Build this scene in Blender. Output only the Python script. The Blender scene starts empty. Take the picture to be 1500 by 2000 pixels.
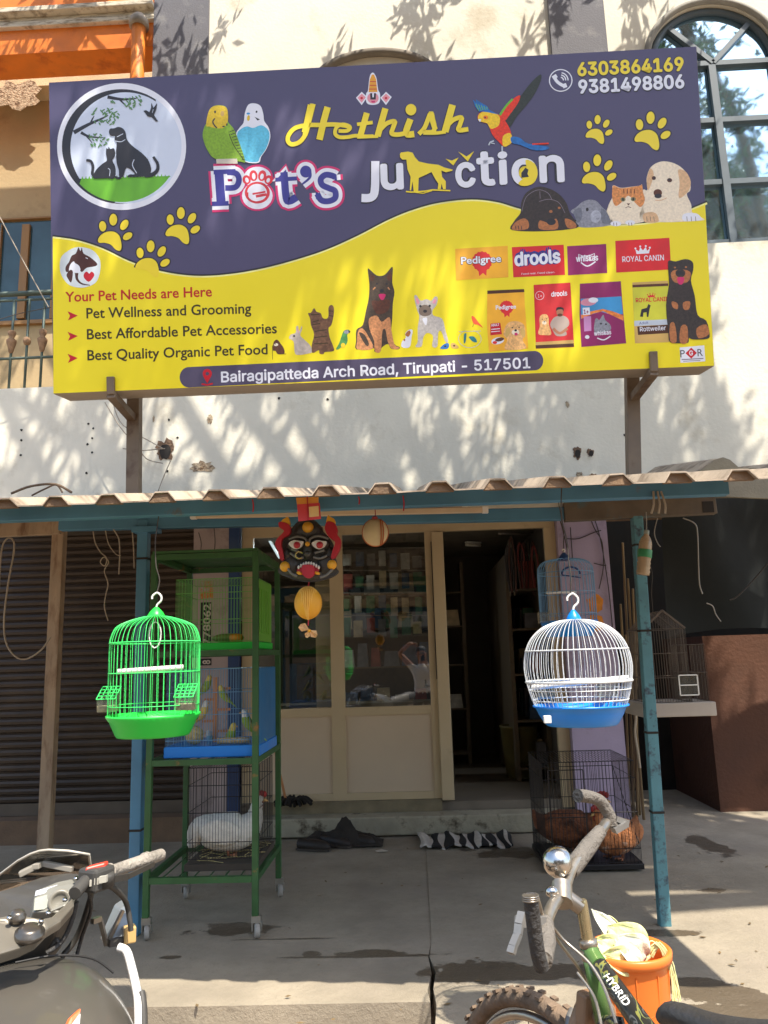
import bpy, bmesh, math, random, os
from mathutils import Vector, Matrix
from mathutils.geometry import tessellate_polygon
random.seed(7)
sc = bpy.context.scene
col = sc.collection
PI = math.pi
R = math.radians

# ------------------------------------------------------------------ camera
FPX, W0, H0 = 1500.0, 1500.0, 2000.0
YAW, PIT, ROL, EYE = R(1.93), R(10.8), R(-1.76), 1.45
c_f = Vector((-math.sin(YAW)*math.cos(PIT), math.cos(YAW)*math.cos(PIT), math.sin(PIT)))
c_r0 = Vector((math.cos(YAW), math.sin(YAW), 0))
c_u0 = c_r0.cross(c_f)
c_r = c_r0*math.cos(ROL) + c_u0*math.sin(ROL)
c_u = -c_r0*math.sin(ROL) + c_u0*math.cos(ROL)
cam_d = bpy.data.cameras.new('camera')
cam = bpy.data.objects.new('camera', cam_d)
col.objects.link(cam)
cam.matrix_world = Matrix(((c_r.x, c_u.x, -c_f.x, 0), (c_r.y, c_u.y, -c_f.y, 0),
                           (c_r.z, c_u.z, -c_f.z, EYE), (0, 0, 0, 1)))
cam_d.sensor_fit = 'HORIZONTAL'
cam_d.sensor_width = 24.0
cam_d.lens = 24.0*FPX/W0
cam_d.clip_start = 0.05
cam_d.clip_end = 2000
sc.camera = cam

# ------------------------------------------------------------------ light
SUN = Vector((0.30, -0.44, 1.0)).normalized()       # towards the sun
world = bpy.data.worlds.new('World')
sc.world = world
world.use_nodes = True
wn = world.node_tree
sky = wn.nodes.new('ShaderNodeTexSky')
sky.sky_type = 'NISHITA'
sky.sun_disc = False
sky.sun_elevation = math.asin(SUN.z)
sky.sun_rotation = math.atan2(SUN.x, SUN.y)
sky.air_density = 1.2
sky.dust_density = 2.0
bg = wn.nodes['Background']
bg.inputs['Strength'].default_value = 0.15
wn.links.new(sky.outputs[0], bg.inputs['Color'])
sd = bpy.data.lights.new('sun', 'SUN')
sd.energy = 4.0
sd.angle = R(0.53)
sd.color = (1.0, 0.93, 0.82)
sun = bpy.data.objects.new('sun', sd)
col.objects.link(sun)
sun.rotation_euler = SUN.to_track_quat('Z', 'Y').to_euler()
sun.location = (0, 0, 30)
sc.view_settings.view_transform = 'Standard'
sc.view_settings.look = 'None'
sc.view_settings.exposure = 1.12
sc.view_settings.gamma = 1
sc.cycles.max_bounces = 8
sc.cycles.transparent_max_bounces = 24
sc.cycles.diffuse_bounces = 5
sc.cycles.sample_clamp_indirect = 6

# ------------------------------------------------------------------ helpers
def at(px, py, Y):
    """the point seen at this place of the picture, at depth Y"""
    d = (px-750)/FPX*c_r - (py-1000)/FPX*c_u + c_f
    return Vector((0, 0, EYE)) + d*(Y/d.y)
def gr(px, py, z=0.0):
    d = (px-750)/FPX*c_r - (py-1000)/FPX*c_u + c_f
    return Vector((0, 0, EYE)) + d*((z-EYE)/d.z)
def lin(c):
    c /= 255.0
    return c/12.92 if c <= .04045 else ((c+.055)/1.055)**2.4
def S(r, g, b):
    return (lin(r), lin(g), lin(b))

def tag(o, label=None, cat=None, group=None, kind=None):
    if label: o['label'] = label
    if cat: o['category'] = cat
    if group: o['group'] = group
    if kind: o['kind'] = kind
    return o
def thing(name, loc, label, cat, group=None):
    o = bpy.data.objects.new(name, None)
    o.empty_display_size = .1
    col.objects.link(o)
    o.location = loc
    return tag(o, label, cat, group)
def origin(p):
    v = Vector((0, 0, 0))
    while p is not None:
        v += p.location
        p = p.parent
    return v

class MB:
    def __init__(s):
        s.v = []; s.f = []; s.m = []; s.mi = 0; s.sm = []
    def add(s, vs, fs, smooth=False):
        n = len(s.v)
        s.v += [Vector(v) for v in vs]
        for f in fs:
            s.f.append([i+n for i in f]); s.m.append(s.mi); s.sm.append(smooth)
        return s
    def box(s, x0, x1, y0, y1, z0, z1):
        return s.add([(x0,y0,z0),(x1,y0,z0),(x1,y1,z0),(x0,y1,z0),(x0,y0,z1),(x1,y0,z1),(x1,y1,z1),(x0,y1,z1)],
            [(0,3,2,1),(4,5,6,7),(0,1,5,4),(1,2,6,5),(2,3,7,6),(3,0,4,7)])
    def obox(s, c, ax, ay, az):
        """box from centre and three half-axis vectors"""
        c = Vector(c); ax, ay, az = Vector(ax), Vector(ay), Vector(az)
        P = [c-ax-ay-az, c+ax-ay-az, c+ax+ay-az, c-ax+ay-az, c-ax-ay+az, c+ax-ay+az, c+ax+ay+az, c-ax+ay+az]
        return s.add(P, [(0,3,2,1),(4,5,6,7),(0,1,5,4),(1,2,6,5),(2,3,7,6),(3,0,4,7)])
    def bar(s, a, b, w, h, up=(0,0,1)):
        a, b = Vector(a), Vector(b)
        d = (b-a); L = d.length; d.normalize()
        u = Vector(up)
        if abs(d.dot(u)) > .95: u = Vector((0,1,0))
        sx = d.cross(u).normalized(); sz = sx.cross(d).normalized()
        return s.obox((a+b)/2, sx*w/2, d*L/2, sz*h/2)
    def tube(s, pts, r, n=8, caps=True, closed=False, smooth=True):
        pts = [Vector(p) for p in pts]
        m = len(pts)
        rs = r if isinstance(r, (list, tuple)) else [r]*m
        up = None; V = []
        for i, p in enumerate(pts):
            if closed: t = pts[(i+1) % m]-pts[i-1]
            else: t = pts[min(i+1, m-1)]-pts[max(i-1, 0)]
            if t.length < 1e-9: t = Vector((0,0,1))
            t.normalize()
            if up is None:
                up = Vector((0,0,1)) if abs(t.z) < .9 else Vector((0,1,0))
            a = t.cross(up)
            if a.length < 1e-6: a = t.orthogonal()
            a.normalize(); b = a.cross(t).normalized(); up = b
            for k in range(n):
                an = 2*PI*k/n
                V.append(p+(a*math.cos(an)+b*math.sin(an))*rs[i])
        F = []
        for i in range(m if closed else m-1):
            j = (i+1) % m
            for k in range(n):
                F.append((i*n+k, i*n+(k+1) % n, j*n+(k+1) % n, j*n+k))
        s.add(V, F, smooth)
        if caps and not closed:
            s.add(V[:n], [tuple(range(n))]); s.add(V[-n:], [tuple(range(n))[::-1]])
        return s
    def lathe(s, prof, c, n=24, axis=None, smooth=True, caps=True):
        c = Vector(c)
        az = Vector(axis or (0,0,1)).normalized()
        ax = az.orthogonal().normalized() if axis else Vector((1,0,0))
        ay = az.cross(ax)
        V = []
        for (r, z) in prof:
            for k in range(n):
                an = 2*PI*k/n
                V.append(c+ax*(r*math.cos(an))+ay*(r*math.sin(an))+az*z)
        F = []
        for i in range(len(prof)-1):
            for k in range(n):
                F.append((i*n+k, i*n+(k+1) % n, (i+1)*n+(k+1) % n, (i+1)*n+k))
        s.add(V, F, smooth)
        if caps:
            if prof[0][0] > 1e-4: s.add(V[:n], [tuple(range(n))[::-1]])
            if prof[-1][0] > 1e-4: s.add(V[-n:], [tuple(range(n))])
        return s
    def ell(s, c, rx, ry, rz, n=14, m=9, rot=None, jit=0):
        c = Vector(c); V = []
        for i in range(m+1):
            th = PI*i/m
            for k in range(n):
                ph = 2*PI*k/n
                v = Vector((rx*math.sin(th)*math.cos(ph), ry*math.sin(th)*math.sin(ph), rz*math.cos(th)))
                if jit: v *= 1+random.uniform(-jit, jit)
                if rot is not None: v = rot @ v
                V.append(c+v)
        F = []
        for i in range(m):
            for k in range(n):
                F.append((i*n+k, (i+1)*n+k, (i+1)*n+(k+1) % n, i*n+(k+1) % n))
        return s.add(V, F, True)
    def prism(s, poly, d):
        """planar outline (list of points) pushed along d"""
        P = [Vector(p) for p in poly]; d = Vector(d); n = len(P)
        tris = tessellate_polygon([P])
        s.add(P, [tuple(t) for t in tris])
        s.add([p+d for p in P], [tuple(t)[::-1] for t in tris])
        s.add(P+[p+d for p in P], [(i, (i+1) % n, n+(i+1) % n, n+i) for i in range(n)])
        return s
    def flat(s, poly, holes=()):
        P = [Vector(p) for p in poly]
        L = [P]+[[Vector(p) for p in h] for h in holes]
        allp = [p for l in L for p in l]
        return s.add(allp, [tuple(t) for t in tessellate_polygon(L)])
    def build(s, name, mats, parent=None, fix=True):
        me = bpy.data.meshes.new(name)
        o = origin(parent) if parent else Vector((0,0,0))
        me.from_pydata([tuple(v-o) for v in s.v], [], s.f)
        if not isinstance(mats, (list, tuple)): mats = [mats]
        for m in mats: me.materials.append(m)
        me.polygons.foreach_set('material_index', s.m)
        me.polygons.foreach_set('use_smooth', s.sm)
        if fix:
            bm = bmesh.new(); bm.from_mesh(me)
            bmesh.ops.remove_doubles(bm, verts=bm.verts, dist=1e-5)
            bmesh.ops.recalc_face_normals(bm, faces=bm.faces)
            bm.to_mesh(me); bm.free()
        me.update()
        ob = bpy.data.objects.new(name, me)
        col.objects.link(ob)
        if parent: ob.parent = parent
        return ob
def bevel(o, w, seg=2):
    m = o.modifiers.new('bevel', 'BEVEL'); m.width = w; m.segments = seg; m.limit_method = 'ANGLE'
    return o
def copy_tree(o, parent=None):
    c = o.copy(); col.objects.link(c)
    if parent is not None: c.parent = parent
    for ch in [x for x in o.children]: copy_tree(ch, c)
    return c
def crv(pts, n=8, closed=False):
    """Catmull-Rom through the points"""
    P = [Vector(p) for p in pts]; m = len(P); out = []
    rng = range(m if closed else m-1)
    for i in rng:
        if closed: a, b, c, d = P[i-1], P[i], P[(i+1) % m], P[(i+2) % m]
        else: a, b, c, d = P[max(i-1,0)], P[i], P[i+1], P[min(i+2,m-1)]
        for k in range(n):
            t = k/n
            out.append(.5*((2*b)+(c-a)*t+(2*a-5*b+4*c-d)*t*t+(3*b-a-3*c+d)*t**3))
    if not closed: out.append(P[-1])
    return out

# ------------------------------------------------------------------ materials
MATS = {}
def M(name, c, rough=.6, metal=0., var=.18, scale=6., bump=0., bscale=60., c2=None, mask=(.55,.7), mscale=3., spec=.5, coat=0., stretch=None, alpha=None, detail=5):
    if name in MATS: return MATS[name]
    m = bpy.data.materials.new(name); m.use_nodes = True
    nt = m.node_tree; nd = nt.nodes; ln = nt.links
    b = nd['Principled BSDF']
    b.inputs['Metallic'].default_value = metal
    b.inputs['Specular IOR Level'].default_value = spec
    b.inputs['Coat Weight'].default_value = coat
    tc = nd.new('ShaderNodeTexCoord'); src = tc.outputs['Object']
    if stretch:
        mp = nd.new('ShaderNodeMapping'); mp.inputs['Scale'].default_value = stretch
        ln.new(src, mp.inputs[0]); src = mp.outputs[0]
    n1 = nd.new('ShaderNodeTexNoise'); n1.inputs['Scale'].default_value = scale; n1.inputs['Detail'].default_value = detail
    ln.new(src, n1.inputs['Vector'])
    mx = nd.new('ShaderNodeMix'); mx.data_type = 'RGBA'
    mx.inputs[6].default_value = tuple(x*(1-var) for x in c)+(1,)
    mx.inputs[7].default_value = tuple(min(1, x*(1+var)) for x in c)+(1,)
    mr = nd.new('ShaderNodeMapRange'); mr.inputs[1].default_value = .3; mr.inputs[2].default_value = .7
    ln.new(n1.outputs['Fac'], mr.inputs[0]); ln.new(mr.outputs[0], mx.inputs[0])
    out = mx.outputs[2]
    rr = nd.new('ShaderNodeMapRange'); rr.inputs[1].default_value = .3; rr.inputs[2].default_value = .7
    rr.inputs[3].default_value = max(0, rough-.08); rr.inputs[4].default_value = min(1, rough+.08)
    ln.new(n1.outputs['Fac'], rr.inputs[0]); ln.new(rr.outputs[0], b.inputs['Roughness'])
    if c2:
        n2 = nd.new('ShaderNodeTexNoise'); n2.inputs['Scale'].default_value = mscale; n2.inputs['Detail'].default_value = 8; n2.inputs['Roughness'].default_value = .65
        ln.new(src, n2.inputs['Vector'])
        m2 = nd.new('ShaderNodeMapRange'); m2.inputs[1].default_value = mask[0]; m2.inputs[2].default_value = mask[1]
        ln.new(n2.outputs['Fac'], m2.inputs[0])
        x2 = nd.new('ShaderNodeMix'); x2.data_type = 'RGBA'
        ln.new(m2.outputs[0], x2.inputs[0]); ln.new(out, x2.inputs[6]); x2.inputs[7].default_value = tuple(c2)+(1,)
        out = x2.outputs[2]
    ln.new(out, b.inputs['Base Color'])
    if bump:
        n3 = nd.new('ShaderNodeTexNoise'); n3.inputs['Scale'].default_value = bscale; n3.inputs['Detail'].default_value = 6
        ln.new(src, n3.inputs['Vector'])
        bp = nd.new('ShaderNodeBump'); bp.inputs['Strength'].default_value = bump; bp.inputs['Distance'].default_value = .02
        ln.new(n3.outputs['Fac'], bp.inputs['Height']); ln.new(bp.outputs[0], b.inputs['Normal'])
    if alpha is not None:
        b.inputs['Alpha'].default_value = alpha
    MATS[name] = m
    return m
def glass(name, tint=(.9,.95,.92), refl=(.9,.9,.9), blend=.12, base=.08, dirt=0.):
    """thin pane: see-through plus mirror reflection growing towards grazing angles"""
    m = bpy.data.materials.new(name); m.use_nodes = True
    nt = m.node_tree; nd = nt.nodes; ln = nt.links
    out = nd['Material Output']; nd.remove(nd['Principled BSDF'])
    t = nd.new('ShaderNodeBsdfTransparent'); t.inputs[0].default_value = tuple(tint)+(1,)
    g = nd.new('ShaderNodeBsdfGlossy'); g.inputs['Roughness'].default_value = .02; g.inputs[0].default_value = tuple(refl)+(1,)
    lw = nd.new('ShaderNodeLayerWeight'); lw.inputs[0].default_value = blend
    mr = nd.new('ShaderNodeMapRange'); mr.inputs[3].default_value = base; mr.inputs[4].default_value = 1
    ln.new(lw.outputs['Fresnel'], mr.inputs[0])
    mx = nd.new('ShaderNodeMixShader')
    ln.new(mr.outputs[0], mx.inputs[0]); ln.new(t.outputs[0], mx.inputs[1]); ln.new(g.outputs[0], mx.inputs[2])
    last = mx.outputs[0]
    if dirt:
        d = nd.new('ShaderNodeBsdfDiffuse'); d.inputs[0].default_value = (.35,.33,.28,1)
        m2 = nd.new('ShaderNodeMixShader'); m2.inputs[0].default_value = dirt
        ln.new(last, m2.inputs[1]); ln.new(d.outputs[0], m2.inputs[2]); last = m2.outputs[0]
    ln.new(last, out.inputs[0])
    MATS[name] = m
    return m
def emit(name, c, k):
    m = bpy.data.materials.new(name); m.use_nodes = True
    b = m.node_tree.nodes['Principled BSDF']
    b.inputs['Base Color'].default_value = tuple(c)+(1,)
    b.inputs['Emission Color'].default_value = tuple(c)+(1,)
    b.inputs['Emission Strength'].default_value = k
    MATS[name] = m
    return m
def P(name, c, **k):            # printed / painted flat colour given as an sRGB triple
    return M(name, S(*c), **k)
# ================================================================== setting
WY = 6.90                       # street face of the building
DY = 6.97                       # plane of the glazed shop front

# ---- ground
def ground_mat(name, base, wet, spots, light=None):
    m = bpy.data.materials.new(name); m.use_nodes = True
    nt = m.node_tree; nd = nt.nodes; ln = nt.links
    b = nd['Principled BSDF']
    tc = nd.new('ShaderNodeTexCoord'); src = tc.outputs['Object']
    def noise(s, d=6, r=.6):
        n = nd.new('ShaderNodeTexNoise'); n.inputs['Scale'].default_value = s; n.inputs['Detail'].default_value = d; n.inputs['Roughness'].default_value = r
        ln.new(src, n.inputs['Vector']); return n.outputs['Fac']
    def rng(f, a, bb, c=0., d=1.):
        r = nd.new('ShaderNodeMapRange'); r.inputs[1].default_value = a; r.inputs[2].default_value = bb; r.inputs[3].default_value = c; r.inputs[4].default_value = d
        ln.new(f, r.inputs[0]); return r.outputs[0]
    def mix(f, a, bcol):
        x = nd.new('ShaderNodeMix'); x.data_type = 'RGBA'
        ln.new(f, x.inputs[0])
        if isinstance(a, tuple): x.inputs[6].default_value = a+(1,)
        else: ln.new(a, x.inputs[6])
        x.inputs[7].default_value = bcol+(1,)
        return x.outputs[2]
    def mth(op, a, bv):
        x = nd.new('ShaderNodeMath'); x.operation = op
        for i, q in enumerate((a, bv)):
            if isinstance(q, (int, float)): x.inputs[i].default_value = q
            else: ln.new(q, x.inputs[i])
        return x.outputs[0]
    c = mix(rng(noise(2.2), .35, .65), tuple(x*.82 for x in base), tuple(x*1.14 for x in base))
    c = mix(rng(noise(35, 8, .7), .55, .8, 0, .6), c, tuple(x*.6 for x in base))
    c = mix(rng(noise(14, 8, .75), .5, .72, 0, .4), c, tuple(x*.72 for x in base))
    c = mix(rng(noise(.9, 4), .52, .66, 0, .55), c, light or tuple(x*1.25 for x in base))
    # worn damp patches, each with an outline of its own
    nz = noise(5.5, 6, .65); tot = None
    sep = nd.new('ShaderNodeSeparateXYZ'); ln.new(src, sep.inputs[0])
    for (x, y, rx, ry) in spots:
        dx = mth('DIVIDE', mth('SUBTRACT', sep.outputs[0], x), rx)
        dy = mth('DIVIDE', mth('SUBTRACT', sep.outputs[1], y), ry)
        d = mth('SQRT', mth('ADD', mth('MULTIPLY', dx, dx), mth('MULTIPLY', dy, dy)), 0)
        d = mth('ADD', d, mth('MULTIPLY', mth('SUBTRACT', nz, .5), 2.6))
        k = rng(d, .92, 1.02, 1, 0)
        tot = k if tot is None else mth('MAXIMUM', tot, k)
    rough = rng(noise(7), .3, .7, .75, .95)
    if tot is not None:
        c = mix(mth('MULTIPLY', tot, .8), c, wet)
        rough = mth('SUBTRACT', rough, mth('MULTIPLY', tot, .45))
    ln.new(c, b.inputs['Base Color']); ln.new(rough, b.inputs['Roughness'])
    bp = nd.new('ShaderNodeBump'); bp.inputs['Strength'].default_value = .45; bp.inputs['Distance'].default_value = .015
    ln.new(mth('ADD', noise(60, 8, .7), mth('MULTIPLY', noise(9, 5), 1.5)), bp.inputs['Height']); ln.new(bp.outputs[0], b.inputs['Normal'])
    return m
conc = S(150, 139, 120)
pav_spots = []
for (px, py, rx, ry) in ((455,1815,.22,.10),(610,1865,.05,.05),(720,1863,.2,.05),(930,1900,.3,.12),(1080,1900,.2,.1),(700,1868,.5,.02),(560,1834,.28,.012),
                         (330,1870,.06,.03),(1050,1665,.5,.2),(1380,1650,.12,.35),(1330,1930,.22,.12),(1440,1945,.15,.12),(1400,1975,.5,.05),(1300,1825,.16,.05),(1390,1740,.1,.04),(1380,1990,.5,.06)):
    g = gr(px, py); pav_spots.append((g.x, g.y, rx, ry))
pave_m = ground_mat('worn_concrete', conc, S(78, 66, 50), pav_spots, S(150, 138, 122))
road_m = ground_mat('dusty_road', S(128, 108, 88), S(80,70,60), [])
edge_y = gr(500, 1962).y
jx = gr(848, 1930).x
# left slab and right slab of the forecourt meet at a broken joint; the right one reaches further out
mb = MB()
def slab(poly, z0, z1):
    mb.prism([(x, y, z0) for x, y in poly], (0, 0, z1-z0))
slab([(-9, edge_y+.05), (-2, edge_y+.01), (-1, edge_y-.01), (jx-.02, edge_y), (jx-.03, edge_y+.12), (jx-.008, edge_y+.3), (jx-.02, edge_y+.5), (jx, edge_y+.72), (jx, 9.6), (-9, 9.6)], -.22, 0)
o = mb.build('pavement', pave_m); tag(o, kind='structure')
mb = MB()
slab([(jx+.0006, 9.6), (jx+.0006, edge_y+.72), (jx-.014, edge_y+.5), (jx+.012, edge_y+.3), (jx-.004, edge_y+.12), (jx+.006, edge_y-.05), (jx-.01, edge_y-.3), (jx+.06, edge_y-.7), (2.4, edge_y-.8), (9, edge_y-.75), (9, 9.6)], -.22, .004)
o = mb.build('pavement', pave_m); tag(o, kind='structure')
mb = MB()
mb.add([(-400,-400,-.12),(400,-400,-.12),(400,400,-.12),(-400,400,-.12)], [(0,1,2,3)])
o = mb.build('road', road_m); tag(o, kind='structure')

# ---- building
def plaster(name, c, stain, streak=.5):
    m = M(name, c, rough=.9, var=.07, scale=2.2, bump=.16, bscale=30, c2=stain, mask=(.56,.74), mscale=1.6)
    return m
m_wall = plaster('cream_plaster', S(223, 217, 199), S(188, 176, 150))
m_tan = plaster('tan_plaster', S(184, 160, 120), S(150, 126, 90))
m_grey = M('dark_grey_paint', S(104, 103, 108), rough=.8, var=.12, scale=3, bump=.2, c2=S(130,128,128), mscale=5)
m_orange = M('orange_paint', S(226, 122, 30), rough=.55, var=.12, scale=4, c2=S(196, 96, 20), mscale=3)
m_lilac = M('lilac_paint', S(176, 160, 182), rough=.7, var=.06, scale=3, bump=.1, c2=S(150,134,150), mscale=4)
m_navy = M('navy_paint', S(38, 66, 110), rough=.6, var=.15, c2=S(60,80,110))
m_slot = M('plaster_broken', S(120, 96, 76), rough=1, var=.35, scale=30, bump=.8, bscale=60)
m_crumb = M('plaster_crumbled', S(176, 158, 132), rough=1, var=.25, scale=26, bump=.9, bscale=50, c2=S(110,88,66), mask=(.5,.6), mscale=18)
m_dark = M('dark_interior', S(46, 42, 38), rough=.9, var=.2)
m_trim = M('cornice_weathered', S(214, 204, 182), rough=.9, var=.15, scale=5, bump=.3, c2=S(120,100,76), mask=(.5,.68), mscale=7, stretch=(1,1,5))
B = thing('shop_building', (0, WY, 0), 'two storey cream plastered shop building with glazed shop front, grey pilasters and balcony', 'building')
def X(px, py, Y=WY): return at(px, py, Y).x
def Z(px, py, Y=WY): return at(px, py, Y).z
lx = X(302, 100)                      # right edge of the balcony opening
par = Z(60, 757)                      # parapet top
TOP = 9.0
wc = at(1396, 116, WY); wr = at(1396+127, 116, WY).x-wc.x     # arched window: spring point and radius
wb = Z(1410, 474)
mid0, mid1 = X(1300, 300)-.02, 0
up = MB()
ztop_shop = 2.74
# wall above the shop front, with the openings left out
up.box(-6, lx, WY, WY+.22, ztop_shop, par)
x0, x1 = wc.x-wr, wc.x+wr
up.box(lx, x0, WY, WY+.22, ztop_shop, TOP)
up.box(x0, x1, WY, WY+.22, ztop_shop, wb)
up.box(x1, 6.5, WY, WY+.22, ztop_shop, TOP)
arc = [(wc.x+wr*math.cos(a), wc.z+wr*math.sin(a)) for a in [PI-PI*i/28 for i in range(29)]]
ring = [Vector((x, WY, z)) for x, z in arc]+[Vector((x1, WY, TOP)), Vector((x0, WY, TOP))]
up.prism(ring, (0, .22, 0))
up.build('upper_wall', m_wall, B)
# pilasters
for (a, b) in ((303, 409), (1073, 1181)):
    mb = MB(); mb.box(X(a, 60), X(b, 60), WY-.05, WY+.003, Z(300, 480), TOP-.1); mb.build('pilaster', m_grey, B)
# hood of the hidden middle window, just above the sign
hc = at(735, 175, WY); hr = at(862, 175, WY).x-hc.x
mb = MB()
pts = [Vector((hc.x+hr*math.cos(a), WY-.03, hc.z+hr*.62*math.sin(a))) for a in [PI*i/24 for i in range(25)]]
mb.tube(pts, .045, 6); mb.build('window_hood', M('hood_grey', S(120,112,100), rough=.9), B)
# arched window
gl = bpy.data.materials.new('mirror_window_glass'); gl.use_nodes = True
nt = gl.node_tree; bb = nt.nodes['Principled BSDF']
bb.inputs['Base Color'].default_value = (.60, .84, 1.0, 1); bb.inputs['Metallic'].default_value = .92; bb.inputs['Roughness'].default_value = .045
n_ = nt.nodes.new('ShaderNodeTexNoise'); n_.inputs['Scale'].default_value = 3.5
t_ = nt.nodes.new('ShaderNodeTexCoord'); nt.links.new(t_.outputs['Object'], n_.inputs['Vector'])
b_ = nt.nodes.new('ShaderNodeBump'); b_.inputs['Strength'].default_value = .05; b_.inputs['Distance'].default_value = .02
nt.links.new(n_.outputs['Fac'], b_.inputs['Height']); nt.links.new(b_.outputs[0], bb.inputs['Normal'])
m_wfr = M('window_frame_grey', S(82, 94, 102), rough=.5, var=.12)
fr = MB()
rr = wr-.03
pts = [Vector((wc.x+rr*math.cos(a), WY+.06, wc.z+rr*math.sin(a))) for a in [PI*i/36 for i in range(37)]]
fr.tube(pts, .036, 6)
fr.bar((x0+.03, WY+.06, wb), (x0+.03, WY+.06, wc.z), .06, .08); fr.bar((x1-.03, WY+.06, wb), (x1-.03, WY+.06, wc.z), .06, .08)
for py in (116, 228, 350, 470):
    zz = Z(1400, py) if py != 470 else wb+.03
    fr.bar((x0+.06, WY+.065, zz), (x1-.06, WY+.065, zz), .05, .055)
ys = [wb, wc.z-.03]
for k in (-.02, ):
    fr.bar((wc.x+k, WY+.055, ys[0]), (wc.x+k, WY+.055, ys[1]), .07, .05)
for a in (R(47), R(133)):
    fr.bar((wc.x, WY+.058, wc.z), (wc.x+rr*math.cos(a), WY+.058, wc.z+rr*math.sin(a)), .05, .05)
fo = fr.build('window', m_wfr, B)
mb = MB()
mb.flat([Vector((x, WY+.09, z)) for x, z in arc]+[Vector((x1, WY+.09, wb)), Vector((x0, WY+.09, wb))])
mb.build('pane', gl, fo)
# arch moulding round the window
mb = MB(); r2 = wr+.035
mb.tube([Vector((wc.x+r2*math.cos(a), WY-.012, wc.z+r2*math.sin(a))) for a in [PI*i/36 for i in range(37)]], .035, 6)
mb.build('arch_moulding', M('moulding_grey', S(150,146,136), rough=.9), B)

# balcony bay on the left
BY = WY+1.15
mb = MB()
mb.box(-6.5, lx+.3, BY, BY+.2, par-.7, TOP)
mb.build('balcony_back_wall', m_tan, B)
mb = MB(); mb.box(lx, lx+.2, WY+.221, BY-.001, par-.7, TOP); mb.build('balcony_side_wall', m_tan, B)
mb = MB(); mb.box(-6.5, lx-.001, WY+.221, BY-.001, par-.72, par-.62); mb.build('balcony_floor', m_tan, B)
zb0, zb1, zb2 = Z(60, 104), Z(60, 58), Z(60, 28)
mb = MB(); mb.box(-6, lx-.002, WY+.001, WY+.35, zb0, zb1); mb.build('balcony_beam', m_orange, B)
mb = MB()
dz = (zb2-zb1)/3
for k in range(3): mb.box(-6, lx-.002, WY-.05-.03*k+(.05 if k==1 else 0), WY+.35, zb1+dz*k+.001, zb1+dz*(k+1)-.004)
bevel(mb.build('cornice', m_trim, B), .008)
mb = MB(); mb.box(-6, lx-.002, WY-.02, WY+.3, zb2+.001, TOP); mb.build('upper_parapet', m_orange, B)
# beam / lintel band on the balcony back wall
mb = MB(); zz0 = at(40, 200, BY).z
mb.box(-6.4, lx-.01, BY-.25, BY-.002, zz0, zz0+1.4); mb.build('balcony_lintel', M('lintel_tan', S(206,186,150), rough=.9, var=.12, scale=3, bump=.3, c2=S(130,96,66), mask=(.6,.72), mscale=2.5), B)
# patch of broken plaster under the beam at far left
def blot(cx, cz, rx, rz, Y, seed, n=22, rough=.35):
    rnd = random.Random(seed); P_ = []
    for i in range(n):
        a = 2*PI*i/n; k = 1+rnd.uniform(-rough, rough*.6)
        P_.append(Vector((cx+rx*k*math.cos(a), Y, cz+rz*k*math.sin(a))))
    return P_
p = at(35, 185, BY-.25)
mb = MB(); mb.prism(blot(p.x, p.z, .32, .2, BY-.254, 3), (0, -.01, 0)); mb.build('broken_plaster', m_crumb, B)
# balcony window
m_bw = M('window_wood', S(150, 112, 66), rough=.6, var=.15, stretch=(1,1,.2))
ft = MB()
def pxbox(mb, x0, y0, x1, y1, Y, d0, d1):
    a = at(x0, y1, Y); b = at(x1, y0, Y)
    mb.box(a.x, b.x, Y-d1, Y-d0, a.z, b.z)
for q in ((-150,425,130,442),(-150,625,130,645),(-6,442,8,625),(36,442,62,625),(100,442,124,625),(-60,442,-40,625)):
    pxbox(ft, *q, BY, .004, .05)
fo = ft.build('balcony_window', m_bw, B)
mb = MB(); pxbox(mb, -150, 430, 130, 640, BY, .003, .012)
mb.build('pane', M('dark_glass', S(58, 84, 92), rough=.08, var=.3, scale=2), fo)
# downpipe
m_pipe = M('orange_pipe', S(214, 118, 34), rough=.4, var=.12, c2=S(180,90,24))
px_ = X(277, 90); mb = MB()
mb.tube([(px_, WY-.1, par-.05), (px_, WY-.1, zb1-.12)], .07, 14)
dp = mb.build('downpipe', m_pipe, B)
mb = MB(); mb.lathe([(.075,-.01),(.1,.0),(.1,.06),(.09,.09),(.06,.13),(.0,.14)], (px_, WY-.1, zb1-.14), 14)
mb.build('pipe_collar', M('pipe_collar_grey', S(150,140,124), rough=.5, var=.3, scale=12), dp)
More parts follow.
